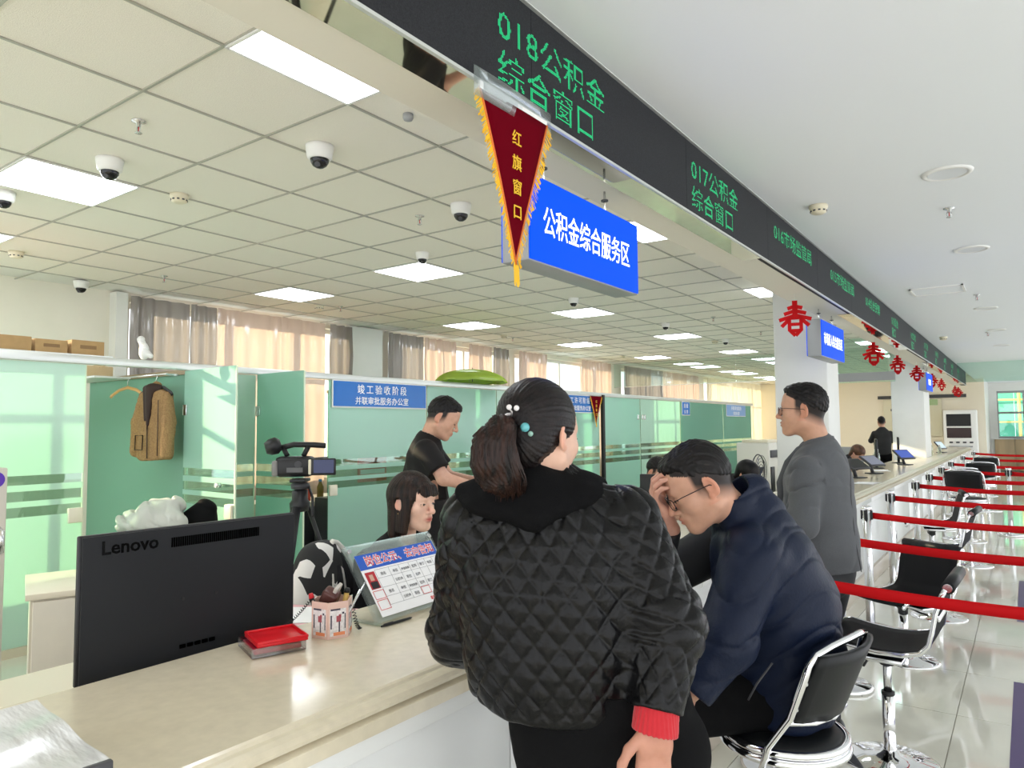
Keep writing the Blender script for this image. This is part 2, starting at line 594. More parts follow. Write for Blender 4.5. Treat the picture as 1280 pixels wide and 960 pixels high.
# poster reflection card stuck to the nearest panel
# right hall: round downlights
dm = MB().lathe([(0.0, 2.884), (0.095, 2.884), (0.10, 2.876), (0.118, 2.882), (0.122, 2.889)], n=28).mesh('rim')
dm.materials.append(M_whitep)
dl = MB().lathe([(0.0, 2.8815), (0.092, 2.8815)], n=24).mesh('lens')
dl.materials.append(mat('downlight_lens', (0.75, 0.78, 0.82), 0.3))
for k, (x, y) in enumerate(((-0.29, 4.40), (-0.29, 6.46), (-0.33, 9.9), (-0.3, 12.3), (-0.3, 14.8))):
    t = empty('downlight', (x, y, 0), label='round recessed downlight in the smooth hall ceiling, %s from the camera' % ORD[k], cat='downlight', group='hall downlights')
    link('rim', dm, None, t)
    link('lens', dl, None, t)
hm = MB()
for dx, dy, sx, sy in ((0, .21, .46, .02), (0, -.21, .46, .02), (.22, 0, .02, .44), (-.22, 0, .02, .44)):
    hm.box((dx, dy, 2.884), (sx, sy, 0.012))
h_ = empty('access_hatch', (-0.67, 8.25, 0), label='square white access hatch in the smooth hall ceiling', cat='hatch')
hm.build('frame', M_whitep, h_)
MB().box((0, 0, 2.887), (0.42, 0.42, 0.006)).build('cover', M_gyp, h_)

# dome cameras
def dome(x, y, z, s, label):
    t = empty('dome_camera', (x, y, z), label=label, cat='security camera', group='dome security cameras')
    MB().lathe([(0, 0), (0.062 * s, 0), (0.062 * s, -0.012 * s), (0.054 * s, -0.055 * s), (0.046 * s, -0.062 * s), (0, -0.062 * s)], n=24).build('housing', M_whitep, t)
    MB().lathe([(0.042 * s, -0.060 * s), (0.040 * s, -0.074 * s), (0.030 * s, -0.090 * s), (0.015 * s, -0.099 * s), (0, -0.101 * s)], n=20).build('dome', mat('dome_black', (0.01, 0.01, 0.012), 0.06), t)
    MB().cyl((0.0, 0, -0.08 * s), (0.018 * s, -0.028 * s, -0.094 * s), 0.012 * s, n=12).build('lens', M_dark, t)
for (x, y, s, l) in ((-3.90, 1.78, 1.1, 'white dome camera above the left light panel near the sprinkler'), (-2.87, 2.33, 1.15, 'largest white dome camera, under the tile beside the display beam light'),
                     (-2.91, 3.50, 1.1, 'white dome camera just left of the red pennant'), (-3.98, 4.29, 0.9, 'small dome camera right before the middle square light panel'),
                     (-4.94, 1.65, 1.0, 'dome camera cut off by the left picture edge'), (-7.35, 3.12, 1.1, 'dome camera in the corner above the bare cream wall'),
                     (-4.07, 6.86, 0.95, 'dome camera below the blue hanging sign'), (-4.05, 9.33, 0.95, 'dome camera over the far desks, nearer of the last two'), (-4.02, 11.7, 0.95, 'farthest dome camera over the far desks')):
    dome(x, y, 2.992, s, l)

def smoke(x, y, z, label):
    t = empty('smoke_detector', (x, y, z), label=label, cat='smoke detector', group='smoke detectors')
    MB().lathe([(0, 0), (0.055, 0), (0.055, -0.018), (0.050, -0.022), (0.044, -0.045), (0.030, -0.052), (0, -0.052)], n=20).build('housing', M_cream, t)
    v = MB()
    for k in range(10):
        a = k * math.pi / 5
        v.box((0.0455 * math.cos(a), 0.0455 * math.sin(a), -0.036), (0.006, 0.014, 0.008), rz=a)
    v.build('vent_slots', M_dark, t)
for (x, y, l) in ((-4.16, 2.31, 'cream smoke detector near the sunlit ceiling patch'), (-6.53, 2.28, 'smoke detector at the far left above the cardboard boxes'), (-6.65, 5.41, 'smoke detector above the rose curtains'),
                  (-6.57, 8.94, 'smoke detector above the green umbrella'), (-4.24, 11.81, 'smoke detector beside the farthest dome camera'), (-6.65, 13.13, 'smoke detector above the wide bright window')):
    smoke(x, y, 2.992, l)
smoke(-0.98, 4.59, 2.889, 'cream smoke detector on the smooth hall ceiling, nearest the display board')
smoke(-0.99, 12.78, 2.889, 'smoke detector on the smooth hall ceiling, far down the display board')

def sprinkler(x, y, z, label):
    t = empty('sprinkler', (x, y, z), label=label, cat='sprinkler', group='ceiling sprinklers')
    MB().lathe([(0, 0), (0.032, 0), (0.032, -0.004), (0.012, -0.010), (0.009, -0.028), (0, -0.028)], n=14).build('escutcheon', M_steel, t)
    f = MB()
    f.tube([(0.010, 0, -0.025), (0.014, 0, -0.04), (0.005, 0, -0.056)], 0.0025, 6)
    f.tube([(-0.010, 0, -0.025), (-0.014, 0, -0.04), (-0.005, 0, -0.056)], 0.0025, 6)
    f.build('yoke', M_steel, t)
    MB().lathe([(0, -0.056), (0.016, -0.056), (0.016, -0.059), (0, -0.059)], n=12).build('deflector', M_steel, t)
    MB().cyl((0, 0, -0.028), (0, 0, -0.055), 0.003, n=6).build('bulb', mat('sprinkler_bulb', (0.5, 0.02, 0.02), 0.1), t)
for (x, y, z, l) in ((-3.30, 1.63, 2.99, 'sprinkler head above the dome camera at the upper left'), (-3.29, 3.52, 2.99, 'sprinkler head left of the pennant'), (-6.48, 3.47, 2.99, 'sprinkler head above the grey curtain'),
                     (-6.50, 5.60, 2.99, 'sprinkler head beside the smoke detector above the rose curtains'), (-6.64, 9.27, 2.99, 'sprinkler head above the green umbrella'), (-3.31, 9.18, 2.99, 'sprinkler head over the desks left of the white column, nearer'),
                     (-3.25, 11.06, 2.99, 'sprinkler head over the desks left of the white column, farther'), (-0.338, 5.14, 2.889, 'sprinkler head between the first two hall downlights'), (-0.367, 8.8, 2.889, 'sprinkler head past the access hatch'),
                     (-0.41, 12.54, 2.889, 'sprinkler head far along the hall ceiling')):
    sprinkler(x, y, z, l)
o = MB().lathe([(0, 0), (0.024, 0), (0.024, -0.02), (0.02, -0.028), (0, -0.03)], n=16).build('ceiling_sensor', M_grey, None, (-2.25, 2.33, 2.992))
tag(o, 'small grey sensor button on the tile beside the beam', 'sensor')

# glass smoke screens
M_barrier = thin_glass('barrier_glass', (0.88, 0.95, 0.92), gloss=0.10)
o = empty('glass_smoke_screen', (0, 14.75, 0), label='clear glass smoke screen hanging across the desk ceiling', cat='glass screen')
for k in range(4):
    MB().box((-7.0 + 1.42 * k, 0, 2.72), (1.41, 0.01, 0.53)).build('pane', M_barrier, o)
MB().box((-4.85, 0, 2.45), (5.7, 0.014, 0.012)).build('edge_strip', M_alu, o)
o = empty('glass_smoke_screen', (0, 18.5, 0), label='greenish glass smoke screen across the hall ceiling at the far end', cat='glass screen')
M_barrier2 = thin_glass('barrier_glass_green', (0.78, 0.91, 0.86), gloss=0.12)
for k in range(4):
    MB().box((-0.5 + 1.42 * k, 0, 2.67), (1.41, 0.01, 0.43)).build('pane', M_barrier2, o)
o = empty('glass_smoke_screen', (0, 13.0, 0), label='greenish glass screen hanging left of the second column', cat='glass screen')
MB().box((-2.15, 0, 2.615), (0.9, 0.01, 0.74)).build('pane', M_barrier2, o)
MB().box((-2.15, 0.01, 2.34), (0.9, 0.05, 0.14)).build('valance', M_grey, o)
# ------------------------------------------------------------------ long service counter
M_stone = mat('counter_stone', (0.70, 0.63, 0.48), 0.20, noise=0.06, nscale=30, coat=0.25, spec=0.5)
M_panel = mat('white_marble', (0.84, 0.85, 0.84), 0.22, noise=0.05, nscale=3, stretch=(1, 0.3, 1))
M_base = mat('counter_base', (0.52, 0.46, 0.38), 0.3)
CY0, CY1 = -1.2, 23.0
ct = empty('service_counter', (0, 0, 0), label='long cream stone service counter with white panelled front', cat='counter')
prof = [(-1.93, 0.92), (-1.312, 0.92), (-1.304, 0.917), (-1.300, 0.911), (-1.288, 0.909), (-1.272, 0.904), (-1.263, 0.895), (-1.264, 0.886), (-1.275, 0.881), (-1.252, 0.876), (-1.25, 0.845), (-1.30, 0.845), (-1.93, 0.86)]
mb = MB()
mb.prism([(x, CY0, z) for x, z in prof], (0, CY1 - CY0, 0))
mb.build('worktop', M_stone, ct)
y = CY0
while y < CY1 - 0.1:
    L = min(1.5, CY1 - y)
    MB().box((-1.33, y + L / 2, 0.47), (0.04, L - 0.006, 0.64), bev=0.003).build('front_panel', M_panel, ct)
    MB().box((-1.30, y + L / 2, 0.818), (0.06, L - 0.004, 0.05), bev=0.003).build('upper_rail', M_panel, ct)
    MB().box((-1.315, y + L / 2, 0.075), (0.06, L - 0.004, 0.15), bev=0.003).build('plinth', M_base, ct)
    MB().box((-1.88, y + L / 2, 0.43), (0.03, L - 0.006, 0.86)).build('back_panel', M_panel, ct)
    y += 1.5
# floor sockets let into the plinth
for k, yy in enumerate((6.5, 9.5)):
    o = empty('socket_plate', (-1.303, yy, 0.24), label='floor level socket plate on the counter front, %s one' % ('nearer', 'farther')[k], cat='socket')
    MB().box((0, 0, 0), (0.012, 0.09, 0.12), bev=0.003).build('plate', M_steel, o)
    MB().box((0.007, 0, 0.0), (0.004, 0.04, 0.05)).build('inset', M_dark, o)

# ------------------------------------------------------------------ LED display beam
M_led = mat('led_face', (0.020, 0.021, 0.025), 0.6, spec=0.25, noise=0.5, nscale=260)
M_dot = mat('led_green', (0.0, 0.3, 0.1), 0.5, emit=(0.005, 0.85, 0.30), estr=0.55)
lb = empty('led_display', (-1.245, 0, 0), label='long black LED display board with green characters above the counter', cat='display board')
y = -2.0
while y < 21.8:
    L = min(1.28, 21.8 - y)
    MB().box((-0.015, y + L / 2, 2.72), (0.05, L - 0.002, 0.335)).build('display_module', M_led, lb)
    y += 1.28
EM = 0.15
def led_text(lines, y0):
    s = MB()
    n = 22
    pitch = EM / n
    for r_, body in enumerate(lines):
        G, x0, x1 = led_dots(body, n, 0, 0, 0, 1)
        zb = (2.722, 2.588)[r_]
        for gx, gy in G:
            yy, zz = y0 + (gx - x0) * EM, zb + gy * EM * 0.80
            h = pitch * 0.32
            hz = h * 0.8
            s.quad((0.0112, yy - h, zz - hz), (0.0112, yy + h, zz - hz), (0.0112, yy + h, zz + hz), (0.0112, yy - h, zz + hz))
    return s.build('lit_characters', M_dot, lb)
for lines, y0 in ((('018公积金', '综合窗口'), 1.66), (('017公积金', '综合窗口'), 3.18), (('016市场监管局',), 4.54), (('015市场监管局',), 6.13), (('014综合受理',), 7.68),
                  (('013综合', '窗口'), 9.33), (('012综合', '窗口'), 11.05), (('011综合', '窗口'), 12.6), (('010综合', '窗口'), 14.2), (('009综合', '窗口'), 15.8), (('008综合', '窗口'), 17.4), (('007综合', '窗口'), 19.0)):
    led_text(lines, y0)

# ------------------------------------------------------------------ blue hanging light-box signs
M_bluelit = mat('lightbox_blue', (0.0, 0.03, 0.35), 0.5, emit=(0.0, 0.075, 0.80), estr=0.5, spec=.08)
M_whitelit = mat('lightbox_white', (0.9, 0.9, 0.9), 0.3, emit=(0.95, 0.98, 1.0), estr=0.6)
def hang_sign(y0, y1, z0, z1, body, label, size, sx):
    t = empty('hanging_sign', (-1.36, (y0 + y1) / 2, z0), label=label, cat='sign', group='blue hanging area signs')
    w, h = y1 - y0, z1 - z0
    MB().box((-0.06, 0, h / 2), (0.11, w, h), bev=0.004).build('housing', mat('sign_housing', (.30, .31, .32), .4, metal=.2), t)
    MB().box((-0.002, 0, h / 2), (0.008, w - 0.012, h - 0.012)).build('face', M_bluelit, t)
    MB().box((-0.118, 0, h / 2), (0.008, w - 0.012, h - 0.012)).build('face', M_bluelit, t)
    text('lettering', body, size, M_whitelit, t, (0.0025, 0, h / 2 - size * 0.36), (R(90), 0, R(90)), bold=0.0006, sx=sx, space=1.0)
    for s in (-0.28, 0.28):
        MB().cyl((-0.06, w * s, h), (-0.06, w * s, 2.55 - z0), 0.005, n=8).build('rod', M_steel, t)
        MB().cyl((-0.06, w * s, h + 0.07), (-0.06, w * s, h + 0.076), 0.016, n=10).build('collar', M_dark, t)
    return t
hang_sign(2.0, 2.85, 2.125, 2.437, '公积金综合服务区', 'blue hanging area sign behind the red pennant, largest in view', 0.115, 0.74)
hang_sign(6.32, 7.22, 2.125, 2.437, '市场准入综合服务区', 'blue hanging area sign in front of the first white column', 0.115, 0.72)
hang_sign(14.0, 14.95, 2.125, 2.437, '综合服务区', 'small far blue hanging area sign beside the second column', 0.115, 0.72)

# ------------------------------------------------------------------ red pennants
M_flag = mat('pennant_red', (0.125, 0.001, 0.007), 0.9, spec=0.04)
M_gold = mat('pennant_gold', (0.85, 0.50, 0.02), 0.6)
M_piping = mat('pennant_piping', (0.70, 0.16, 0.02), 0.5)
M_sleeve = thin_glass('plastic_sleeve', (0.94, 0.95, 0.97), gloss=0.10, rough=0.15)
def pennant(loc, w, h, label, fringe=0.035, words=True, rz=0.0):
    t = empty('pennant', loc, rz, label, 'pennant', 'red window pennants')
    # local: hangs in the YZ plane, top at z=0
    def fn(u, v):
        hw = w / 2 * (1 - v * 0.985)
        return (0.006 * math.sin(3 * v + 2 * u), (u - 0.5) * 2 * hw, -h * v)
    o = MB().grid(fn, 9, 16).build('cloth', M_flag, t); solid(o, 0.002)
    fr = MB()
    rr = random.Random(3)
    n = int(h / 0.0045)
    for s in (-1, 1):
        for k in range(n):
            v = k / n
            y = s * w / 2 * (1 - v * 0.985)
            L = fringe * rr.uniform(0.8, 1.15)
            dy = s * L * 0.75 * (1 - 0.5 * v) + rr.uniform(-.004, .004)
            dz = -L * rr.uniform(0.5, 0.9)
            x = 0.006 * math.sin(3 * v + (0 if s < 0 else 2))
            fr.quad((x - .001, y, -h * v), (x + .001, y, -h * v - 0.006), (x + rr.uniform(-.004, .006), y + dy, -h * v + dz - 0.006), (x + rr.uniform(-.004, .006), y + dy, -h * v + dz))
    for k in range(12):
        a = rr.uniform(-.012, .012)
        fr.quad((0, a - .002, -h), (0.002, a + .002, -h), (0.004, a * 1.2 + .002, -h - 0.07 * rr.uniform(.7, 1)), (0.002, a * 1.2 - .002, -h - 0.07 * rr.uniform(.7, 1)))
    fr.build('fringe', M_gold, t)
    pp = MB()
    for s in (-1, 1):
        pp.tube([fn(0 if s < 0 else 1, v / 10) for v in range(11)], 0.004, 6)
    pp.build('piping', M_piping, t)
    if words:
        for k, c in enumerate('红旗窗口'):
            text('character', c, w * 0.145, M_gold, t, (0.0075, 0.0, -h * (0.20 + 0.155 * k) - w * 0.06), (R(90), 0, R(90)), bold=0.0003, depth=0.001)
    return t
pn = pennant((-1.212, 1.712, 2.512), 0.34, 0.48, 'large red triangular pennant with gold fringe hung on the display beam')
def sleeve(u, v): return (0.004 + 0.003 * math.sin(u * 5), (u - 0.5) * 0.40, 0.05 - 0.085 * v)
solid(MB().grid(sleeve, 7, 3).build('plastic_sleeve', M_sleeve, pn), 0.0008)
MB().box((0.002, 0, 0.004), (0.006, 0.345, 0.022)).build('header_band', M_whitep, pn)
pennant((-5.70, 10.28, 2.05), 0.36, 0.44, 'small red pennant hanging beside the far blue office sign', words=True)

# ------------------------------------------------------------------ hanging spring characters
M_feltred = mat('felt_red', (0.46, 0.004, 0.006), 0.8, spec=0.2)
def chun_mesh():
    s = MB()
    def bar(x0, z0, x1, z1, w):
        d = Vector((x1 - x0, 0, z1 - z0)); L = d.length; a = math.atan2(z1 - z0, x1 - x0)
        s.box(((x0 + x1) / 2, 0, (z0 + z1) / 2), (L, 0.006, w * 1.5), rot=Matrix.Rotation(-a, 3, 'Y'))
    bar(0, 0.115, 0, 0.02, 0.022)
    for z, w in ((0.078, 0.046), (0.048, 0.068), (0.018, 0.10)):
        bar(0, z, -w, z - w * 0.30, 0.016); bar(0, z, w, z - w * 0.30, 0.016)
    bar(-0.02, 0.01, -0.085, -0.055, 0.016); bar(0.02, 0.01, 0.085, -0.055, 0.016)
    bar(-0.036, 0.0, -0.036, -0.085, 0.015); bar(0.036, 0.0, 0.036, -0.085, 0.015)
    bar(-0.036, 0.0, 0.036, 0.0, 0.014); bar(-0.036, -0.042, 0.036, -0.042, 0.014); bar(-0.036, -0.078, 0, -0.118, 0.016); bar(0.036, -0.078, 0, -0.118, 0.016)
    bar(-0.03, -0.085, 0.03, -0.085, 0.016)
    return s.mesh('character')
chm = chun_mesh(); chm.materials.append(M_feltred)
for k, (y, rz, s) in enumerate(((5.65, 12, 1.15), (9.09, 20, 1.15), (10.97, 40, 1.1), (13.07, 25, 1.1), (15.4, 35, 1.1), (17.17, 50, 1.1), (20.6, 55, 1.1), (21.6, 20, 1.1))):
    t = empty('spring_ornament', (-1.40, y, 2.365), R(rz), 'red felt spring festival character hanging under the beam, %s from the camera' % ORD[k], 'ornament', 'hanging spring ornaments')
    o = link('character', chm, None, t); o.scale = (s, s, s)
    MB().cyl((0, 0, 0.11), (0, 0, 0.186), 0.0012, n=5).build('thread', M_whitep, t)

# ------------------------------------------------------------------ frosted glass office partition
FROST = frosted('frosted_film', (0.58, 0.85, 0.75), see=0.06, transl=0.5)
FROST_P = frosted('frosted_film_pale', (0.74, 0.91, 0.82), see=0.06, transl=0.5)  # paler film; its colour carries the sunlight on the far left panel
FROST_D = frosted('frosted_film_deep', (0.30, 0.58, 0.45), see=0.08, transl=0.35)  # darker film; the shade beyond the office dividers is put into its colour
CLEAR = thin_glass('partition_glass', (0.70, 0.86, 0.78), gloss=0.12)
M_edge = mat('glass_edge', (0.70, 0.80, 0.62), 0.25)
STR = [(0.95, 1.02), (1.06, 1.13), (1.175, 1.24)]
PX = -5.75
def glass_leaf(t, L, z1=2.05, film=FROST, z0=0.06, stripes=True, edge=True):
    """pane in local XZ plane, length along +Y"""
    MB().box((0, L / 2, (z0 + z1) / 2), (0.010, L, z1 - z0)).build('pane', CLEAR, t)
    zs = [z0] + ([q for ab in STR for q in ab] if stripes else []) + [z1]
    for a, b in zip(zs[::2], zs[1::2]):
        MB().box((0.0065, L / 2, (a + b) / 2), (0.002, L - 0.004, b - a)).build('frosted_film', film, t)
    if edge:
        MB().box((0, L + 0.002, (z0 + z1) / 2), (0.013, 0.010, z1 - z0)).build('glass_edge', M_edge, t)
M_lock = mat('lock_cream', (0.78, 0.72, 0.60), 0.35)
def lock(t, y, z):
    MB().box((0.012, y, z), (0.03, 0.10, 0.11), bev=0.006).build('lock_box', M_lock, t)
def hinge(t, y, z):
    MB().box((0.01, y, z), (0.024, 0.06, 0.09), bev=0.004).build('hinge', M_steel, t)
def panel(y0, y1, label, film=FROST, x=PX):
    t = empty('glass_partition', (x, y0, 0), label=label, cat='glass panel', group='frosted office glazing')
    glass_leaf(t, y1 - y0 - 0.012, film=film)
    return t
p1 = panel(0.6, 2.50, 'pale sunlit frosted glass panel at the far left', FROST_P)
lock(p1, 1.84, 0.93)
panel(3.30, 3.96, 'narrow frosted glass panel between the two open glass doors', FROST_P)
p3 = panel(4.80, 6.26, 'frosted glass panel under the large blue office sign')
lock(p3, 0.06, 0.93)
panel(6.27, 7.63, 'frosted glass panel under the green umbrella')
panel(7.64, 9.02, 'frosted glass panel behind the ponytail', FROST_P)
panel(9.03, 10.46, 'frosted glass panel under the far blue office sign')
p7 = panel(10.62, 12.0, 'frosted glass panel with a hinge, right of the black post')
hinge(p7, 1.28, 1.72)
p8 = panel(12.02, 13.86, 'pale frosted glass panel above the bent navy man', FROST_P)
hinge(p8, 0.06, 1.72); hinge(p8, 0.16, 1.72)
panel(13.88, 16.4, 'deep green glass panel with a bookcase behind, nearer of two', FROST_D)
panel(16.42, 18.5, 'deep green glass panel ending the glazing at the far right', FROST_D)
o = MB().box((PX + 0.03, 10.54, 1.05), (0.05, 0.06, 2.06)).build('door_post', M_black)
tag(o, 'black vertical post in the glazing right of the small pennant', 'post')
# open doors
d1 = empty('door_1', (PX, 3.28, 0), R(-93)); d1['kind'] = 'structure'
glass_leaf(d1, 0.80, 2.05); lock(d1, 0.74, 0.92); hinge(d1, 0.03, 1.72); hinge(d1, 0.03, 0.35)
d2 = empty('door_2', (PX, 3.98, 0), R(-92)); d2['kind'] = 'structure'
glass_leaf(d2, 0.70, 2.06); hinge(d2, 0.03, 1.72); hinge(d2, 0.03, 0.35)
MB().cyl((0.02, 0.62, 1.12), (0.06, 0.62, 1.12), 0.02, n=12).build('knob', M_steel, d1)
# head rail and sill
rl = struct(MB().box((PX, 9.0, 2.085), (0.06, 19.2, 0.06), bev=0.004).build('trim_5', M_alu))
for (y0, y1) in ((-0.6, 2.5), (3.3, 3.97), (4.8, 18.5)):
    MB().box((PX, (y0 + y1) / 2, 0.03), (0.07, y1 - y0, 0.06)).build('sill', mat('sill_beige', (0.62, 0.56, 0.42), 0.4), rl)
# dividers behind the glazing
def divider(y, label, film):
    t = empty('glass_divider', (-7.55, y, 0), R(-90), label, 'glass panel')
    glass_leaf(t, 1.76, 2.03, film, stripes=False)
    MB().box((0, 0.88, 2.045), (0.05, 1.78, 0.04)).build('head_rail', mat('bronze_rail', (0.34, 0.27, 0.18), 0.4, metal=0.4), t)
divider(3.32, 'green glass divider behind the hanging coat, its film coloured dark for shade', FROST_D)
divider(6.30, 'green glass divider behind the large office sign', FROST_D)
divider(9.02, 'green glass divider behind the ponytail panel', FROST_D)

# blue office signs on the glazing
def office_sign(y0, y1, l1, l2, label, sz=(0.105, 0.088), pale=False):
    t = empty('office_sign', (PX + 0.02, (y0 + y1) / 2, 1.77), label=label, cat='sign', group='blue office signs on the glazing')
    w, h = y1 - y0, 0.29
    MB().box((0, 0, h / 2), (0.012, w, h), bev=0.003).build('border', M_whitep, t)
    MB().box((0.0055, 0, h / 2), (0.006, w - 0.03, h - 0.03)).build('face', mat('sign_pale_blue', (0.20, 0.36, 0.66), 0.35) if pale else M_blue2, t)
    if len(l1) == 2:
        for dy in (0, 1):
            for q_, (l_, z_) in enumerate(((l1, .160), (l2, .045))): text('character', l_[dy], sz[q_], M_wtext, t, (0.0092, (dy - .5) * .12, z_), (R(90), 0, R(90)), bold=0.0008)
        return
    if l1: text('lettering', l1, sz[0], M_wtext, t, (0.0092, 0, 0.160), (R(90), 0, R(90)), bold=0.0008, space=1.42 if len(l1) < 7 else 1.0)
    if l2: text('lettering', l2, sz[1], M_wtext, t, (0.0092, 0, 0.045), (R(90), 0, R(90)), bold=0.0008, space=1.02)
M_blue2 = mat('office_sign_blue', (0.015, 0.16, 0.56), 0.25)
office_sign(4.83, 6.24, '竣工验收阶段', '并联审批服务办公室', 'large blue office sign with two lines of white characters')
office_sign(9.05, 10.44, '施工许可阶段', '并联审批服务办公室', 'blue office sign partly hidden behind the ponytail')
office_sign(13.92, 14.35, '阶段', '公室', 'narrow blue office sign at the edge of the deep green glass', sz=(0.1, 0.085))
office_sign(16.6, 18.0, '并联审批服务', '综合办公室', 'pale blue office sign on the deep green glass, farthest', pale=True)
# ------------------------------------------------------------------ chairs
M_vinyl = mat('black_vinyl', (0.009, 0.010, 0.011), 0.42, spec=.3, bump=0.05, bscale=200)
M_mesh = mat('black_mesh', (0.006, 0.006, 0.007), 0.65, spec=.2, bump=0.1, bscale=400)

def arc(c, r, a0, a1, n, z=0.0, zf=None):
    return [(c[0] + r * math.cos(a0 + (a1 - a0) * i / n), c[1] + r * math.sin(a0 + (a1 - a0) * i / n), (zf(i / n) if zf else z)) for i in range(n + 1)]

def round_chair(loc, rz, label, sz=0.61):
    """local: faces +X, origin on floor under the seat"""
    t = empty('bar_chair', loc, rz, label, 'chair', 'chairs along the counter')
    MB().lathe([(0, sz), (0.14, sz), (0.165, sz - 0.006), (0.178, sz - 0.02), (0.175, sz - 0.03), (0, sz - 0.03)], n=36).build('seat', M_vinyl, t)
    rg = MB()
    for zz, rr in ((sz - 0.022, 0.183), (sz - 0.047, 0.186)):
        rg.tube([(rr * math.cos(2 * math.pi * k / 40), rr * math.sin(2 * math.pi * k / 40), zz) for k in range(40)], 0.013, 8, closed=True)
    rg.lathe([(0.18, sz - 0.06), (0.05, sz - 0.075), (0.0, sz - 0.075)], n=24)
    rg.build('seat_ring', M_chrome, t)
    w = 0.185
    # tubular back frame
    fr = MB()
    up = []
    for s in (-1, 1):
        pts = [(-0.02, s * 0.19, sz - 0.10), (-0.05, s * 0.192, sz), (-0.12, s * 0.19, sz + 0.10), (-0.165, s * 0.188, sz + 0.22)]
        up.append(pts)
    top = [(-0.178, -0.183, sz + 0.262), (-0.192, -0.165, sz + 0.288), (-0.205, -0.10, sz + 0.302), (-0.212, 0, sz + 0.306), (-0.205, 0.10, sz + 0.302), (-0.192, 0.165, sz + 0.288), (-0.178, 0.183, sz + 0.262)]
    fr.tube(up[0] + top + up[1][::-1], 0.011, 10)
    fr.build('back_frame', M_chrome, t)
    lo = MB()
    lo.tube([(-0.112, -0.188, sz + 0.085), (-0.150, -0.10, sz + 0.072), (-0.162, 0, sz + 0.068), (-0.150, 0.10, sz + 0.072), (-0.112, 0.188, sz + 0.085)], 0.009, 8)
    lo.build('lower_rail', M_chrome, t)
    def pad(u, v):
        y = (u - 0.5) * 0.35
        zz = sz + 0.082 + 0.205 * v
        x = -0.116 - 0.088 * v - 0.045 * (1 - (2 * u - 1) ** 2)
        return (x, y, zz - 0.012 * (1 - (2 * u - 1) ** 2) * (1 - v))
    solid(MB().grid(pad, 13, 7).build('back_pad', M_vinyl, t), 0.016)
    cl_ = MB()
    for s in (-1, 1):
        for zz in (0.13, 0.21):
            cl_.box((-0.135 - (zz - 0.13) * 0.4, s * 0.172, sz + zz), (0.012, 0.035, 0.018), bev=0.004)
    cl_.build('clip', M_steel, t)
    MB().cyl((0, 0, 0.05), (0, 0, sz - 0.06), 0.026, n=16).build('gas_column', M_chrome, t)
    MB().lathe([(0, 0.055), (0.035, 0.055), (0.05, 0.035), (0.13, 0.018), (0.205, 0.010), (0.212, 0.0), (0, 0)], n=36).build('base', M_chrome, t)
    MB().tube(arc((0, 0), 0.15, 0, 2 * math.pi, 28, z=0.26), 0.008, 6).build('foot_ring', M_chrome, t)
    return t

def sling_stool(loc, rz, label, sz=0.56):
    """low back stool with one sweeping black sling between chrome side rails; faces +X"""
    t = empty('bar_stool', loc, rz, label, 'stool', 'sling stools along the counter')
    prof = [(0.235, sz - 0.012), (0.225, sz + 0.006), (0.19, sz + 0.012), (0.10, sz - 0.004), (0.0, sz - 0.012), (-0.10, sz - 0.008), (-0.17, sz + 0.012), (-0.205, sz + 0.05), (-0.22, sz + 0.11), (-0.235, sz + 0.19), (-0.262, sz + 0.27), (-0.275, sz + 0.295)]
    def fn(u, v):
        k = v * (len(prof) - 1); i = min(int(k), len(prof) - 2); f = k - i
        x = prof[i][0] * (1 - f) + prof[i + 1][0] * f
        z = prof[i][1] * (1 - f) + prof[i + 1][1] * f
        yy = (u - 0.5) * 0.42
        sag = 0.012 * (1 - (2 * u - 1) ** 2)
        return (x, yy, z - sag * (1 if v < 0.6 else 0.2))
    solid(MB().grid(fn, 9, 40).build('sling', M_mesh, t), 0.014)
    for s in (-1, 1):
        MB().tube([(x, s * 0.222, z) for x, z in prof], 0.010, 8).build('side_rail', M_chrome, t)
        MB().lathe([(0, -0.006), (0.012, -0.006), (0.016, 0), (0.012, 0.006), (0, 0.006)], n=12).build('rail_tip', M_steel, t, (0.24, s * 0.222, sz - 0.014), (R(90), 0, 0))
    MB().tube([(-0.283, -0.215, sz + 0.302), (-0.283, 0.215, sz + 0.302)], 0.026, 12).build('top_roll', M_vinyl, t)
    for s in (-1, 1):
        MB().cyl((-0.283, s * 0.216, sz + 0.302), (-0.283, s * 0.226, sz + 0.302), 0.018, n=14).build('roll_cap', M_steel, t)
    MB().box((-0.245, 0, sz + 0.17), (0.012, 0.44, 0.028), bev=0.004).build('back_strap', M_chrome, t)
    MB().box((-0.01, 0, sz - 0.045), (0.18, 0.44, 0.02), bev=0.006).build('cross_bar', M_steel, t)
    MB().lathe([(0.075, sz - 0.035), (0.05, sz - 0.07), (0.03, sz - 0.09), (0.03, sz - 0.12), (0, sz - 0.12)], n=20).build('swivel_plate', M_black, t)
    MB().tube([(0.02, 0.04, sz - 0.06), (0.05, 0.16, sz - 0.07), (0.05, 0.23, sz - 0.075)], 0.006, 6).build('lever', M_black, t)
    MB().cyl((0, 0, 0.30), (0, 0, sz - 0.08), 0.018, n=16).build('piston', M_steel, t)
    MB().cyl((0, 0, 0.04), (0, 0, 0.31), 0.027, n=18).build('gas_column', M_chrome, t)
    MB().cyl((0, 0, 0.305), (0, 0, 0.32), 0.029, n=18).build('gas_collar', M_black, t)
    MB().lathe([(0, 0.06), (0.032, 0.06), (0.045, 0.042), (0.11, 0.024), (0.19, 0.012), (0.205, 0.006), (0.205, 0.0), (0, 0)], n=40).build('base', M_chrome, t)
    return t

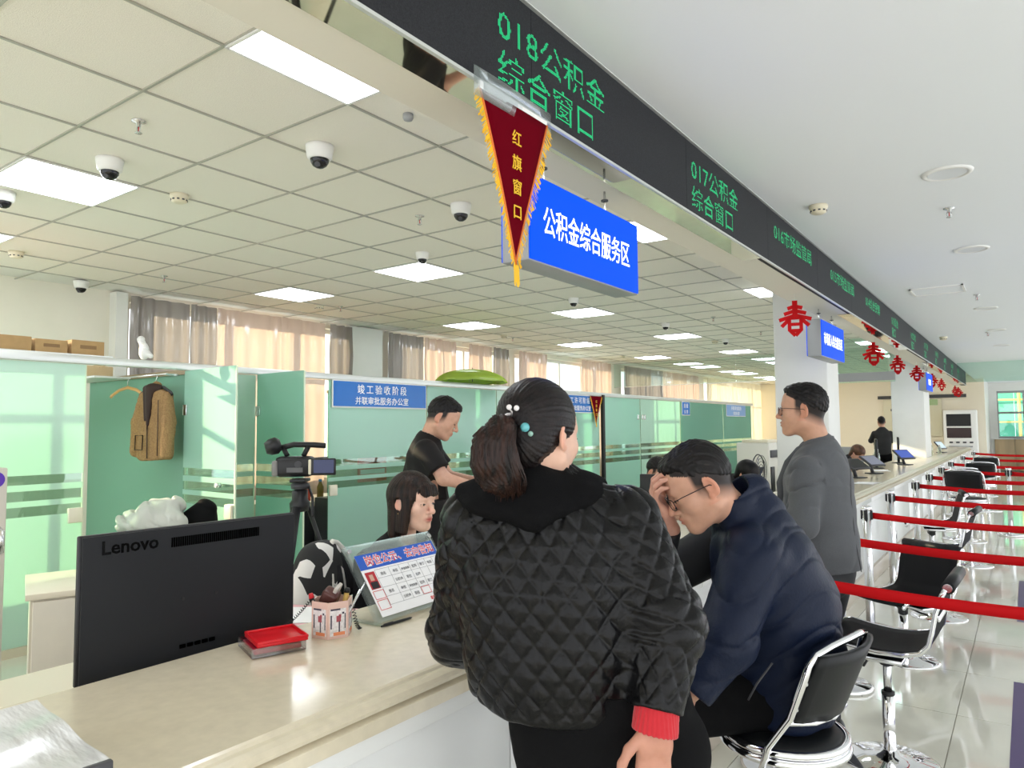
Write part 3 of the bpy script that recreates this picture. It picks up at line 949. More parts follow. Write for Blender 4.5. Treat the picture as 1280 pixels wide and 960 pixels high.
round_chair((-0.665, 2.38, 0), R(168), 'chrome framed black chair under the seated navy man')
sling_stool((-0.575, 3.76, 0), R(178), 'nearest empty black sling stool with chrome side rails')
sling_stool((-0.72, 5.42, 0), R(236), 'black sling stool just beyond the nearest empty one', 0.42)
sling_stool((-0.643, 6.75, 0), R(176), 'black sling stool third along the counter')
sling_stool((-0.82, 8.35, 0), R(190), 'black sling stool fourth along the counter, beyond the third belt')
round_chair((-0.56, 9.4, 0), R(80), 'chrome framed black chair with its back turned, right of the belts', 0.74)
round_chair((-0.60, 12.75, 0), R(95), 'chrome framed black chair second from the camera with back turned', 0.68)
round_chair((-0.80, 11.4, 0), R(120), 'chrome framed black chair beyond the fifth belt', 0.66)
round_chair((-0.62, 15.4, 0), R(90), 'farthest chrome framed black chair', 0.66)

# ------------------------------------------------------------------ queue stanchions with red belts
POSTS = [(3.40, -0.98), (4.66, -0.95), (6.03, -1.02), (7.55, -1.07), (9.15, -1.04), (10.65, -1.05), (12.4, -1.06), (14.3, -1.08), (16.9, -1.07), (19.6, -1.03)]
def stanchion(x, y, label, belt=None, rec=False):
    t = empty('stanchion', (x, y, 0), 0, label, 'queue post', 'queue posts')
    MB().lathe([(0, 0.05), (0.034, 0.05), (0.036, 0.034), (0.15, 0.030), (0.163, 0.024), (0.165, 0.0), (0, 0)], n=32).build('base', M_chrome, t)
    MB().cyl((0, 0, 0.03), (0, 0, 0.915), 0.031, n=20).build('post', M_steel, t)
    MB().lathe([(0, 0.93), (0.030, 0.93), (0.036, 0.922), (0.036, 0.900), (0.032, 0.898)], n=20).build('cap', M_chrome, t)
    hd = MB()
    for a in (0, 90, 180, 270):
        hd.box((0.033 * math.cos(R(a)), 0.033 * math.sin(R(a)), 0.865), (0.016, 0.024, 0.068), rz=R(a), bev=0.002)
    hd.build('belt_clip', M_black, t)
    if belt:
        L, dy = belt
        def fn(u, v):
            tw = 0.0
            return (0.04 + L * u, dy * u, 0.885 - 0.048 * v - 0.035 * math.sin(math.pi * u) + tw)
        solid(MB().grid(fn, 16, 3).build('belt', M_red, t), 0.002)
    return t
for k, (y, x) in enumerate(POSTS):
    stanchion(x, y, 'steel queue post beside the counter, %s from the camera, with red belt' % ORD[k], belt=(1.61 - (x + 1.0), -0.04))
    stanchion(0.70, y, 'steel queue post at the right hand ends of the belts, %s row' % ORD[k])
stanchion(-0.24, 12.13, 'steel queue post standing apart in the aisle', belt=(0.8, -0.05))

# ------------------------------------------------------------------ floor decals
M_purple = mat('decal_purple', (0.075, 0.05, 0.16), 0.35)
for k, (y0, y1) in enumerate(((3.9, 5.32), (6.93, 8.72))):
    t = empty('floor_decal', (0.22, (y0 + y1) / 2, 0.0008), 0, ('nearer', 'farther')[k] + ' dark purple floor sticker at the right edge', 'floor sticker', 'purple floor stickers')
    MB().box((0, 0, 0), (0.70, y1 - y0, 0.0012)).build('sheet', M_purple, t)
    for i in range(3):
        MB().box((-0.24 + 0.0 * i, (y1 - y0) * (0.15 - 0.17 * i), 0.0009), (0.05, 0.14, 0.0006)).build('print_bar', M_paper, t)

# ------------------------------------------------------------------ near desk behind the counter
M_desk = mat('desk_laminate', (0.74, 0.68, 0.58), 0.4, noise=0.04, nscale=8)
M_desktop = mat('desk_top', (0.80, 0.72, 0.58), 0.3)
dk = empty('work_desk', (-2.33, 0.77, 0), label='low clerk desk hidden behind the near counter', cat='desk')
MB().box((0, 0, 0.735), (0.78, 2.04, 0.03)).build('desktop', M_desktop, dk)
for s in (-1, 1):
    MB().box((0, s * 0.99, 0.36), (0.74, 0.03, 0.72)).build('side_panel', M_desk, dk)
cb = empty('low_cabinet', (-3.99, 1.97, 0), R(-20), label='cream low cabinet standing left of the monitor', cat='cabinet')
MB().box((0, 0, 0.765), (0.60, 0.92, 0.03), bev=0.004).build('top', M_desktop, cb)
MB().box((0, 0, 0.375), (0.56, 0.88, 0.75)).build('body', M_desk, cb)
for s in (-0.22, 0.22):
    d_ = MB().box((0.288, s, 0.39), (0.018, 0.42, 0.70), bev=0.004).build('door', M_desk, cb)
    MB().box((0.302, s * 0.3, 0.55), (0.012, 0.015, 0.12), bev=0.003).build('handle', M_steel, d_)

# computer monitor seen from behind
M_mon = mat('monitor_shell', (0.017, 0.018, 0.021), 0.42, spec=.25, bump=0.03, bscale=500)
def monitor(loc, rz, label, w=0.645, h=0.385, brand=None, group='computer monitors'):
    """local: back faces +X, width along Y, origin at desk level below"""
    t = empty('computer_monitor', loc, rz, label, 'monitor', group)
    z0 = 0.14
    MB().box((-0.012, 0, z0 + h / 2), (0.016, w, h), bev=0.004).build('bezel', M_black, t)
    sh = MB()
    a = [(0, -w / 2 + .006, z0 + .004), (0, w / 2 - .006, z0 + .004), (0, w / 2 - .006, z0 + h - .004), (0, -w / 2 + .006, z0 + h - .004)]
    sh.prism(a, (0.006, 0, 0))
    shell = sh.build('shell', M_mon, t)
    MB().box((-0.0205, 0, z0 + h / 2 + .008), (0.001, w - .02, h - .04)).build('screen', mat('screen_off', (0.02, 0.03, 0.05), 0.15), t)
    if brand:
        vent = MB()
        n = 44
        for k in range(n):
            vent.box((0.0065, w * (-0.13 + 0.43 * k / n), z0 + h * .885), (0.004, 0.0034, 0.027))
        vent.build('vent_slots', mat('slot_black', (.001, .001, .001), 1.0, spec=0), shell)
        text('lettering', brand, 0.050, mat('brand_grey', (0.002, 0.002, 0.002), 0.12, spec=.6), shell, (0.0064, -w * .305, z0 + h * .862), (R(90), 0, R(90)), bold=0.001, depth=0.0012)
        pt = MB()
        for k in range(5): pt.box((0.0105, -0.05 + .022 * k, z0 + .045), (0.004, 0.016, 0.010))
        pt.build('ports', MATS['slot_black'], shell)
        for s in (-1, 1): MB().cyl((0.0085, s * .05, z0 + h * .46), (0.0105, s * .05, z0 + h * .46), 0.004, n=8).build('screw_hole', M_black, shell)
    st = MB()
    st.box((0.0, 0, 0.08), (0.02, 0.07, 0.15), bev=0.006)
    st.build('stand', M_mon, t)
    MB().box((-0.02, 0, 0.006), (0.20, 0.26, 0.012), bev=0.005).build('foot', M_mon, t)
    return t
monitor((-1.985, 1.185, 0.752), R(-3), 'large black monitor seen from behind at the near counter', brand='Lenovo')

# wrapped paper stack at the lower left
ps = empty('paper_stack', (-1.50, 0.40, 0.92), R(-6), 'plastic wrapped stack of paper at the lower left on the counter', 'paper stack')
def wrap(u, v):
    x = (u - .5) * .40; y = (v - .5) * .46
    return (x, y, 0.078 + 0.0025 * math.sin(14 * y + 3 * math.sin(9 * x)) + 0.002 * math.sin(30 * (x + .3 * y)))
MB().box((0, 0, 0.036), (0.40, 0.46, 0.070), bev=0.008).build('paper_block', mat('paper_cream', (0.78, 0.74, 0.62), 0.6), ps)
MB().grid(wrap, 40, 40).build('plastic_wrap', mat('plastic_film', (0.60, 0.60, 0.60), 0.25, coat=0.4, bump=0.35, bscale=9, stretch=(1, 4, 1)), ps)
MB().box((0.205, 0.21, 0.055), (0.014, 0.045, 0.05), bev=0.003).build('corner_tab', M_dark, ps)

# red ink pad on its clear case
ik = empty('ink_pad', (-1.795, 1.30, 0.92), R(-20), 'red square ink pad tray on a clear plastic case', 'ink pad')
MB().box((0, 0, 0.004), (0.150, 0.150, 0.006), bev=0.002).build('case_base', thin_glass('clear_plastic', (0.93, 0.90, 0.91), gloss=0.10), ik)
for sx, sy, dx, dy in ((1, 0, .004, .15), (-1, 0, .004, .15), (0, 1, .15, .004), (0, -1, .15, .004)):
    MB().box((sx * .074, sy * .074, 0.016), (dx, dy, 0.024)).build('case_wall', MATS['clear_plastic'], ik)
MB().box((0, 0, 0.015), (0.132, 0.132, 0.014), bev=0.004).build('red_pad', mat('ink_dark', (0.42, 0.02, 0.05), 0.4), ik)
tr = MB()
tr.box((0.008, 0.010, 0.034), (0.142, 0.142, 0.010), bev=0.003)
for sx, sy, dx, dy in ((1, 0, .007, .142), (-1, 0, .007, .142), (0, 1, .142, .007), (0, -1, .142, .007)):
    tr.box((0.008 + sx * .0685, 0.010 + sy * .0685, 0.041), (dx, dy, 0.008), bev=0.002)
tr.build('red_tray', mat('tray_red', (0.66, 0.008, 0.016), 0.3), ik)

# hexagonal pen holder
ph = empty('pen_holder', (-1.765, 1.495, 0.92), R(8), 'pink patterned hexagonal pen holder full of stationery', 'pen holder')
M_pink = mat('holder_pink', (0.80, 0.55, 0.47), 0.5)
hx = MB()
rr_ = 0.063
pts = [(rr_ * math.cos(k * math.pi / 3), rr_ * math.sin(k * math.pi / 3)) for k in range(6)]
for k in range(6):
    a, b = pts[k], pts[(k + 1) % 6]
    m_ = ((a[0] + b[0]) / 2, (a[1] + b[1]) / 2)
    an = math.atan2(m_[1], m_[0])
    hx.box((m_[0] * .98, m_[1] * .98, 0.054), (0.003, rr_, 0.108), rz=an)
hx.prism([(x, y, 0) for x, y in pts], (0, 0, 0.003))
body = hx.build('body', M_pink, ph)
M_pr = [mat('print_white', (0.80, 0.76, 0.76), 0.5, noise=0.25, nscale=120), mat('print_red', (0.45, 0.10, 0.12), 0.5), mat('print_orange', (0.85, 0.30, 0.14), 0.5), mat('print_dark', (0.06, 0.05, 0.08), 0.5)]
for k in range(6):
    a, b = pts[k], pts[(k + 1) % 6]
    an = math.atan2((a[1] + b[1]) / 2, (a[0] + b[0]) / 2)
    ap = rr_ * math.cos(math.pi / 6)
    pr_ = empty('printed_face', (ap * math.cos(an), ap * math.sin(an), 0), an, parent=body)
    sp = MB()
    sp.mi = 0; sp.box((0.0003, 0, 0.048), (0.0008, 0.050, 0.080))
    sp.mi = 2; sp.box((0.0009, 0.004, 0.014), (0.0006, 0.036, 0.010))
    sp.mi = 1; sp.box((0.0009, 0.002, 0.058), (0.0006, 0.014, 0.018)); sp.box((0.0009, 0.006, 0.066), (0.0006, 0.008, 0.010))
    sp.mi = 3; sp.box((0.0009, 0.004, 0.035), (0.0006, 0.004, 0.032)); sp.box((0.0009, -0.021, 0.050), (0.0006, 0.004, 0.04)); sp.box((0.0009, 0.022, 0.050), (0.0006, 0.003, 0.045)); sp.box((0.0009, -0.008, 0.086), (0.0006, 0.03, 0.005)); sp.box((0.0009, 0.016, 0.074), (0.0006, 0.006, 0.006))
    bpy.data.objects.remove(pr_)
    o = sp.build('printed_face', M_pr, body, (ap * .98 * math.cos(an) + .0015 * math.cos(an), ap * .98 * math.sin(an) + .0015 * math.sin(an), 0), (0, 0, an))
def stick(name, a, b, r, m, label, cat, tip=None, grp='stationery in the pen holder'):
    t = empty(name, a, label=label, cat=cat, group=grp)
    a, b = Vector(a), Vector(b)
    MB().cyl((0, 0, 0), b - a, r, r, n=10).build('barrel', m, t)
    if tip: MB().cyl((b - a), (b - a) * 1.12, r * 1.3, r * .9, n=10).build('cap', tip, t)
    return t
stick('marker_pen', (-1.785, 1.47, 0.926), (-1.80, 1.445, 1.035), 0.007, M_black, 'red capped marker pen standing in the pen holder', 'pen', mat('cap_red', (0.6, 0.02, 0.03), 0.4))
stick('ballpoint_pen', (-1.74, 1.50, 0.926), (-1.71, 1.56, 1.05), 0.004, M_steel, 'silver pen sticking out of the pen holder', 'pen')
stick('tweezers', (-1.75, 1.51, 0.926), (-1.73, 1.60, 1.065), 0.0025, M_steel, 'thin steel tweezers leaning out of the pen holder', 'tweezers')
stick('glue_stick', (-1.765, 1.525, 0.926), (-1.75, 1.54, 1.04), 0.008, mat('yellow_plastic', (0.7, 0.45, 0.12), 0.5), 'yellow stick in the pen holder', 'glue stick', M_black)
st_ = empty('rubber_stamp', (-1.775, 1.495, 0.985), R(20), 'dark brown rubber stamp lying on the pen holder', 'stamp')
MB().box((0, 0, 0.045), (0.05, 0.045, 0.05), bev=0.008, rot=Euler((0.3, 0.5, 0.2)).to_matrix()).build('block', mat('stamp_brown', (0.09, 0.03, 0.025), 0.35), st_)
MB().box((0.016, 0.010, 0.062), (0.012, 0.040, 0.044), bev=0.003, rot=Euler((0.3, 0.5, 0.2)).to_matrix()).build('label_plate', mat('stamp_grey', (0.55, 0.5, 0.46), 0.4), st_)
def coil(name, a, b, label, turns=26, r=0.004):
    a, b = Vector(a), Vector(b); d = b - a
    z = d.normalized(); x = z.orthogonal().normalized(); y = z.cross(x)
    pts = []
    n = turns * 7
    for k in range(n + 1):
        an = 2 * math.pi * k / 7
        sag = Vector((0, 0, -0.02 * math.sin(math.pi * k / n)))
        pts.append(a + d * k / n + (x * math.cos(an) + y * math.sin(an)) * r + sag)
    tag(MB().tube(pts, 0.0012, 5).build(name, M_black), label, 'cord', 'coiled pen cords')
coil('coil_cord', (-1.80, 1.44, 1.03), (-1.90, 1.36, 0.935), 'black coiled cord hanging left of the pen holder')
coil('coil_cord', (-1.74, 1.555, 1.0), (-1.715, 1.565, 0.928), 'black coiled cord hanging right of the pen holder', 12, 0.006)

# acrylic notice stand
sgn = empty('notice_stand', (-1.697, 1.625, 0.922), R(2), 'slanted clear acrylic stand with a blue headed staff notice', 'notice stand')
th = R(36)
def onb(y, q, off=0.0):      # point on the slanted board: y along, q up the board
    return Vector((-q * math.sin(th) + off * math.cos(th), y, 0.012 + q * math.cos(th) + off * math.sin(th)))
ACR = thin_glass('acrylic', (0.96, 0.98, 0.98), gloss=0.06)
rotb = Matrix.Rotation(-th, 3, 'Y')
BW, BH = 0.43, 0.275
MB().box(onb(BW / 2, BH / 2), (0.006, BW, BH), rot=rotb).build('acrylic_sheet', ACR, sgn)
MB().box(onb(BW / 2, BH / 2, -0.012), (0.004, BW, BH), rot=rotb).build('acrylic_back', ACR, sgn)
for yy in (0.012, BW - 0.012):
    MB().box((-0.12, yy, 0.003), (0.24, 0.02, 0.005)).build('foot', ACR, sgn)
    MB().cyl(onb(yy, 0.255, .003), onb(yy, 0.255, .008), 0.008, n=12).build('stud', M_steel, sgn)
def sheet(name, y0, y1, q0, q1, off, m, par=sgn):
    return MB().box(onb((y0 + y1) / 2, (q0 + q1) / 2, off), (0.0006, y1 - y0, q1 - q0), rot=rotb).build(name, m, par)
pg = sheet('paper_sheet', 0.022, BW - .015, 0.012, 0.235, 0.0038, M_paper)
sheet('blue_header', 0.022, BW - .015, 0.180, 0.235, 0.0044, mat('header_blue', (0.02, 0.10, 0.50), 0.4), pg)
trot = (Matrix(((0, -math.sin(th), math.cos(th)), (1, 0, 0), (0, math.cos(th), math.sin(th))))).to_euler()
M_redtx = mat('red_letter', (0.70, 0.03, 0.03), 0.5)
M_line = mat('print_line', (0.25, 0.25, 0.26), 0.6)
text('lettering', '岗位公示、去向告知', 0.039, M_wtext, pg, onb(0.055, 0.194, 0.0049), trot, depth=0.0001, align='LEFT', bold=0.0018)
text('lettering', '岗位公示、去向告知', 0.039, M_redtx, pg, onb(0.055, 0.194, 0.0053), trot, depth=0.0001, align='LEFT', bold=0.0002)
sheet('photo', 0.032, 0.075, 0.108, 0.170, 0.0044, mat('photo_red', (0.45, 0.02, 0.03), 0.4), pg)
sheet('photo_face', 0.045, 0.062, 0.138, 0.160, 0.0048, mat('photo_skin', (0.6, 0.38, 0.28), 0.6), pg)
sheet('photo_suit', 0.038, 0.070, 0.110, 0.134, 0.0048, M_black, pg)
ln = MB()
def hline(y0, y1, q, w=0.0009): ln.box(onb((y0 + y1) / 2, q, 0.0044), (0.0004, y1 - y0, w), rot=rotb)
def vline(y, q0, q1, w=0.0009): ln.box(onb(y, (q0 + q1) / 2, 0.0044), (0.0004, w, q1 - q0), rot=rotb)
for q in (0.173, 0.142, 0.108, 0.075, 0.045): hline(0.08, BW - .02, q)
for y_ in (0.08, 0.145, 0.195, 0.245, 0.29, 0.33, 0.37, BW - .02): vline(y_, 0.045, 0.173)
ln.build('table_lines', M_line, pg)
for (rowq, words) in ((0.151, ('姓名', '单位', '岗位职责', '状态', '职务', '电话')), (0.118, ('', '公积金', '职位', '在岗', '', '')), (0.085, ('姓名', '单位', '岗位职责', '状态', '职务', '电话')), (0.054, ('', '公积金', '职位', '', '', ''))):
    for yc, wd in zip((0.112, 0.170, 0.220, 0.267, 0.31, 0.35), words):
        if wd: text('lettering', wd, 0.0125 if len(wd) < 4 else 0.010, M_line, pg, onb(yc, rowq, 0.0049), trot, depth=0.0001, bold=0.0003)
rb = MB()
for (y0, y1, q0, q1) in ((0.03, 0.078, 0.072, 0.102), (0.03, 0.078, 0.034, 0.068), (0.247, 0.29, 0.046, 0.074)):
    for (a0, a1, b0, b1) in ((y0, y1, q0, q0 + .0016), (y0, y1, q1 - .0016, q1), (y0, y0 + .0016, q0, q1), (y1 - .0016, y1, q0, q1)):
        rb.box(onb((a0 + a1) / 2, (b0 + b1) / 2, 0.005), (0.0005, a1 - a0, b1 - b0), rot=rotb)
rb.build('red_boxes', M_redtx, pg)
text('lettering', '监督投诉电话', 0.013, M_redtx, pg, onb(0.27, 0.022, 0.0049), trot, depth=0.0001, align='LEFT', bold=0.0004)
pe = empty('ballpoint_pen', (-1.685, 1.625, 0.9255), R(88), 'black pen lying on the counter in front of the notice stand', 'pen')
MB().tube([(0, 0, 0), (0.02, 0, 0), (0.09, 0, 0), (0.125, 0, 0), (0.135, 0, 0)], 0.004, 8, rs=[.003, .0042, .0045, .004, .0012]).build('barrel', M_black, pe)
MB().box((0.03, 0, 0.005), (0.04, 0.003, 0.002)).build('clip', M_dark, pe)

# pink document folder, tray
fo = empty('paper_tray', (-2.15, 1.64, 0.752), R(12), 'grey desk tray under the pink document folder', 'tray')
MB().box((0, 0, 0.008), (0.36, 0.30, 0.012), bev=0.004).build('base', M_grey, fo)
for s in (-1, 1): MB().box((0, s * .147, 0.055), (0.36, 0.008, 0.10), bev=0.003).build('side', M_grey, fo)
MB().box((-0.176, 0, 0.055), (0.008, 0.30, 0.10), bev=0.003).build('end', M_grey, fo)
pf = empty('document_folder', (-2.15, 1.655, 0.858), R(20), 'pink document folder lying on the desk tray', 'folder')
MB().box((0, 0, 0.012), (0.38, 0.32, 0.024), bev=0.003).build('folder', mat('folder_pink', (0.80, 0.44, 0.47), 0.5), pf)
MB().box((0.03, 0.03, 0.026), (0.22, 0.22, 0.002), rz=.3).build('loose_sheet', M_paper, pf)

# knitted throw over an office chair back
M_knit = bpy.data.materials.new('knit_patches'); M_knit.use_nodes = True
_nt = M_knit.node_tree; _b = _nt.nodes['Principled BSDF']; _b.inputs['Roughness'].default_value = 0.9
_v = _nt.nodes.new('ShaderNodeTexVoronoi'); _v.inputs['Scale'].default_value = 15
_tc = _nt.nodes.new('ShaderNodeTexCoord'); _nt.links.new(_tc.outputs['Object'], _v.inputs['Vector'])
_rp = _nt.nodes.new('ShaderNodeValToRGB'); _rp.color_ramp.interpolation = 'CONSTANT'
_rp.color_ramp.elements[0].color = (0.02, 0.02, 0.02, 1); _rp.color_ramp.elements[1].color = (0.78, 0.76, 0.72, 1); _rp.color_ramp.elements[1].position = 0.45
_sp = _nt.nodes.new('ShaderNodeSeparateColor'); _nt.links.new(_v.outputs['Color'], _sp.inputs[0]); _nt.links.new(_sp.outputs[0], _rp.inputs[0]); _nt.links.new(_rp.outputs[0], _b.inputs['Base Color'])
def office_chair(loc, rz, label, seat=0.46, m=None, throw=False, grp='black office chairs'):
    """faces +X"""
    t = empty('office_chair', loc, rz, label, 'chair', grp)
    m = m or M_mesh
    def bk_(u, v):
        a = (u - .5) * 1.5
        return (-0.20 - 0.09 * v - 0.07 * (math.cos(a) - 1) * -1 * -1, 0.26 * math.sin(a), seat + 0.12 + 0.46 * v)
    solid(MB().grid(bk_, 11, 9).build('backrest', m, t), 0.04)
    MB().box((0.03, 0, seat - 0.02), (0.46, 0.48, 0.07), bev=0.03).build('seat', m, t)
    MB().tube([(-0.05, 0, seat - .07), (-0.26, 0, seat - .05), (-0.29, 0, seat + .2)], 0.02, 8).build('back_bar', M_black, t)
    for s in (-1, 1):
        MB().tube([(0.0, s * .24, seat - .05), (-0.02, s * .30, seat + .05), (-0.02, s * .30, seat + .19), (0.14, s * .29, seat + .20)], 0.016, 8).build('armrest', M_black, t)
    MB().cyl((0, 0, .10), (0, 0, seat - .05), 0.025, n=12).build('gas_column', M_steel, t)
    for k in range(5):
        a = k * 2 * math.pi / 5
        l_ = MB().tube([(0, 0, .10), (.27 * math.cos(a), .27 * math.sin(a), .07)], 0.016, 8).build('leg', M_black, t)
        MB().lathe([(0, -.028), (.02, -.028), (.027, -.012), (.027, .012), (.02, .028), (0, .028)], n=12).build('castor', M_black, l_, (.27 * math.cos(a), .27 * math.sin(a), .028), (R(90), 0, a))
    return t
ks = empty('side_stool', (-2.47, 2.02, 0), R(20), 'small stool carrying the knitted bag', 'stool')
MB().box((0, 0, .735), (.22, .36, .03), bev=.008).build('top', M_desk, ks)
for sx in (-1, 1):
    for sy in (-1, 1): MB().cyl((sx * .09, sy * .15, 0), (sx * .09, sy * .15, .72), .012, n=8).build('leg', M_steel, ks)
kb = empty('knitted_bag', (-2.47, 2.02, 0.752), R(20), 'black and white knitted bag beside the clerk', 'bag')
def kbag(u, v):
    a = 2 * math.pi * u
    zz = math.sin(v * math.pi / 2)
    rr = math.cos(v * math.pi / 2) ** .55
    return (.09 * rr * math.cos(a) * (1 + .05 * math.sin(5 * zz)), .19 * rr * math.sin(a), .315 * zz)
o = MB().grid(kbag, 40, 14, cu=True).build('bag_body', M_knit, kb); solid(o, .012)
M_kc = mat('knit_cream', (0.75, 0.73, 0.66), 0.9, bump=.5, bscale=150)
MB().tube([(.088 - .06 * math.sin(a) ** 2, .06 + .105 * math.cos(a), .06 + .25 * math.sin(a)) for a in [math.pi * k / 12 for k in range(13)]], .014, 8).build('cream_band', M_kc, kb)
MB().tube([(.072 - .05 * math.sin(a) ** 2, .06 + .05 * math.cos(a), .08 + .17 * math.sin(a)) for a in [math.pi * k / 12 for k in range(13)]], .040, 8).build('dark_mouth', mat('bag_dark', (.012, .012, .014), .9), kb)
office_chair((-3.05, 0.62, 0), R(10), 'black office chair cut off by the left picture edge', 0.44)

# information post at the left edge
kp = empty('info_post', (-3.52, 1.08, 0), R(0), 'beige upright information post at the left edge', 'post')
MB().box((0, 0, 0.70), (0.10, 0.26, 1.40), bev=0.006).build('body', mat('post_beige', (0.62, 0.58, 0.50), 0.4), kp)
MB().cyl((0.05, 0.085, 1.352), (0.056, 0.085, 1.352), 0.033, n=20).build('badge', mat('badge_purple', (0.10, 0.03, 0.42), 0.4), kp)
text('lettering', '6', 0.05, M_wtext, kp, (0.057, 0.085, 1.335), (R(90), 0, R(90)))
MB().tube([(0.05, 0.10, 1.15), (0.09, 0.10, 1.14), (0.09, 0.10, 1.06), (0.05, 0.10, 1.05)], 0.012, 8).build('handle', M_steel, kp)
# ------------------------------------------------------------------ figure toolkit: blended distance fields -> one smooth mesh
class Field:
    def __init__(s, h):
        s.h = h
        s.ops = []
    def _add(s, fn, lo, hi, k, op):
        s.ops.append((fn, np.array(lo, float), np.array(hi, float), k, op))
        return s
    def cone(s, a, b, ra, rb=None, k=0.02, op='u'):
        rb = ra if rb is None else rb
        a, b = np.array(a, np.float32), np.array(b, np.float32)
        ab = b - a
        L2 = float(ab @ ab) + 1e-9
        def fn(P):
            t = np.clip(((P - a) @ ab) / L2, 0, 1)
            d = P - a - t[..., None] * ab
            return np.sqrt((d * d).sum(-1)) - (ra + (rb - ra) * t)
        m = max(ra, rb)
        return s._add(fn, np.minimum(a, b) - m, np.maximum(a, b) + m, k, op)
    def chain(s, pts, rs, k=0.02, op='u'):
        for i in range(len(pts) - 1):
            s.cone(pts[i], pts[i + 1], rs[i], rs[i + 1], k, op)
        return s
    def ell(s, c, r, rot=None, k=0.02, op='u'):
        c = np.array(c, np.float32)
        r = np.array(r, np.float32)
        A = np.array(rot, np.float32) if rot is not None else np.eye(3, dtype=np.float32)
        def fn(P):
            q = (P - c) @ A            # columns of A = local axes
            k0 = np.sqrt(((q / r) ** 2).sum(-1)) + 1e-9
            k1 = np.sqrt(((q / (r * r)) ** 2).sum(-1)) + 1e-9
            return k0 * (k0 - 1) / k1
        m = float(max(r))
        return s._add(fn, c - m, c + m, k, op)
    def econe(s, a, b, wa, wb, side, k=0.03, op='u'):
        """elliptic tapered segment; wa=(half width along side, half depth)"""
        a, b = np.array(a, np.float32), np.array(b, np.float32)
        ab = b - a
        L2 = float(ab @ ab) + 1e-9
        ax = ab / math.sqrt(L2)
        sd = np.array(side, np.float32)
        sd = sd - ax * (sd @ ax)
        sd = sd / np.linalg.norm(sd)
        nn = np.cross(ax, sd)
        def fn(P):
            t = np.clip(((P - a) @ ab) / L2, 0, 1)
            q = P - a - t[..., None] * ab
            u, v, w = q @ sd, q @ nn, q @ ax
            rw = wa[0] + (wb[0] - wa[0]) * t
            rd = wa[1] + (wb[1] - wa[1]) * t
            rm = np.minimum(rw, rd)
            k0 = np.sqrt((u / rw) ** 2 + (v / rd) ** 2 + (w / rm) ** 2) + 1e-9
            k1 = np.sqrt((u / (rw * rw)) ** 2 + (v / (rd * rd)) ** 2 + (w / (rm * rm)) ** 2) + 1e-9
            return k0 * (k0 - 1) / k1
        m = max(*wa, *wb)
        return s._add(fn, np.minimum(a, b) - m, np.maximum(a, b) + m, k, op)
    def loft(s, secs, side, k=0.03):
        """secs: (centre, half width, half depth)"""
        for (c0, w0, d0), (c1, w1, d1) in zip(secs, secs[1:]):
            s.econe(c0, c1, (w0, d0), (w1, d1), side, k)
        return s
    def cut(s, p, n, k=0.004):
        """remove everything on the side n points to"""
        p, n = np.array(p, np.float32), np.array(n, np.float32)
        n = n / np.linalg.norm(n)
        def fn(P): return -((P - p) @ n)
        return s._add(fn, (-9, -9, -9), (9, 9, 9), k, 'd')
    def cutbox(s, p, n, lo, hi, k=0.004):
        p, n = np.array(p, np.float32), np.array(n, np.float32)
        n = n / np.linalg.norm(n)
        def fn(P): return -((P - p) @ n)
        return s._add(fn, lo, hi, k, 'd')
    def run(s):
        u = [o for o in s.ops if o[4] == 'u']
        lo = np.min([o[1] for o in u], 0) - 4 * s.h
        hi = np.max([o[2] for o in u], 0) + 4 * s.h
        n = np.ceil((hi - lo) / s.h).astype(int) + 1
        F = np.full(n, 0.5, np.float32)
        ax = [lo[i] + s.h * np.arange(n[i], dtype=np.float32) for i in range(3)]
        for fn, l, h_, k, op in s.ops:
            m = k + 3 * s.h
            i0 = np.clip(np.floor((l - m - lo) / s.h).astype(int), 0, n)
            i1 = np.clip(np.ceil((h_ + m - lo) / s.h).astype(int) + 1, 0, n)
            if (i1 <= i0).any(): continue
            sl = tuple(slice(a, b) for a, b in zip(i0, i1))
            P = np.stack(np.meshgrid(ax[0][sl[0]], ax[1][sl[1]], ax[2][sl[2]], indexing='ij'), -1).astype(np.float32)
            d = fn(P).astype(np.float32)
            A = F[sl]
            if op == 'u':
                q = np.maximum(k - np.abs(A - d), 0) / max(k, 1e-6)
                F[sl] = np.minimum(A, d) - q * q * k * 0.25
            elif op == 'd':
                d = -d
                q = np.maximum(k - np.abs(A - d), 0) / max(k, 1e-6)
                F[sl] = np.maximum(A, d) + q * q * k * 0.25
        return nets(F, lo.astype(np.float32), s.h)

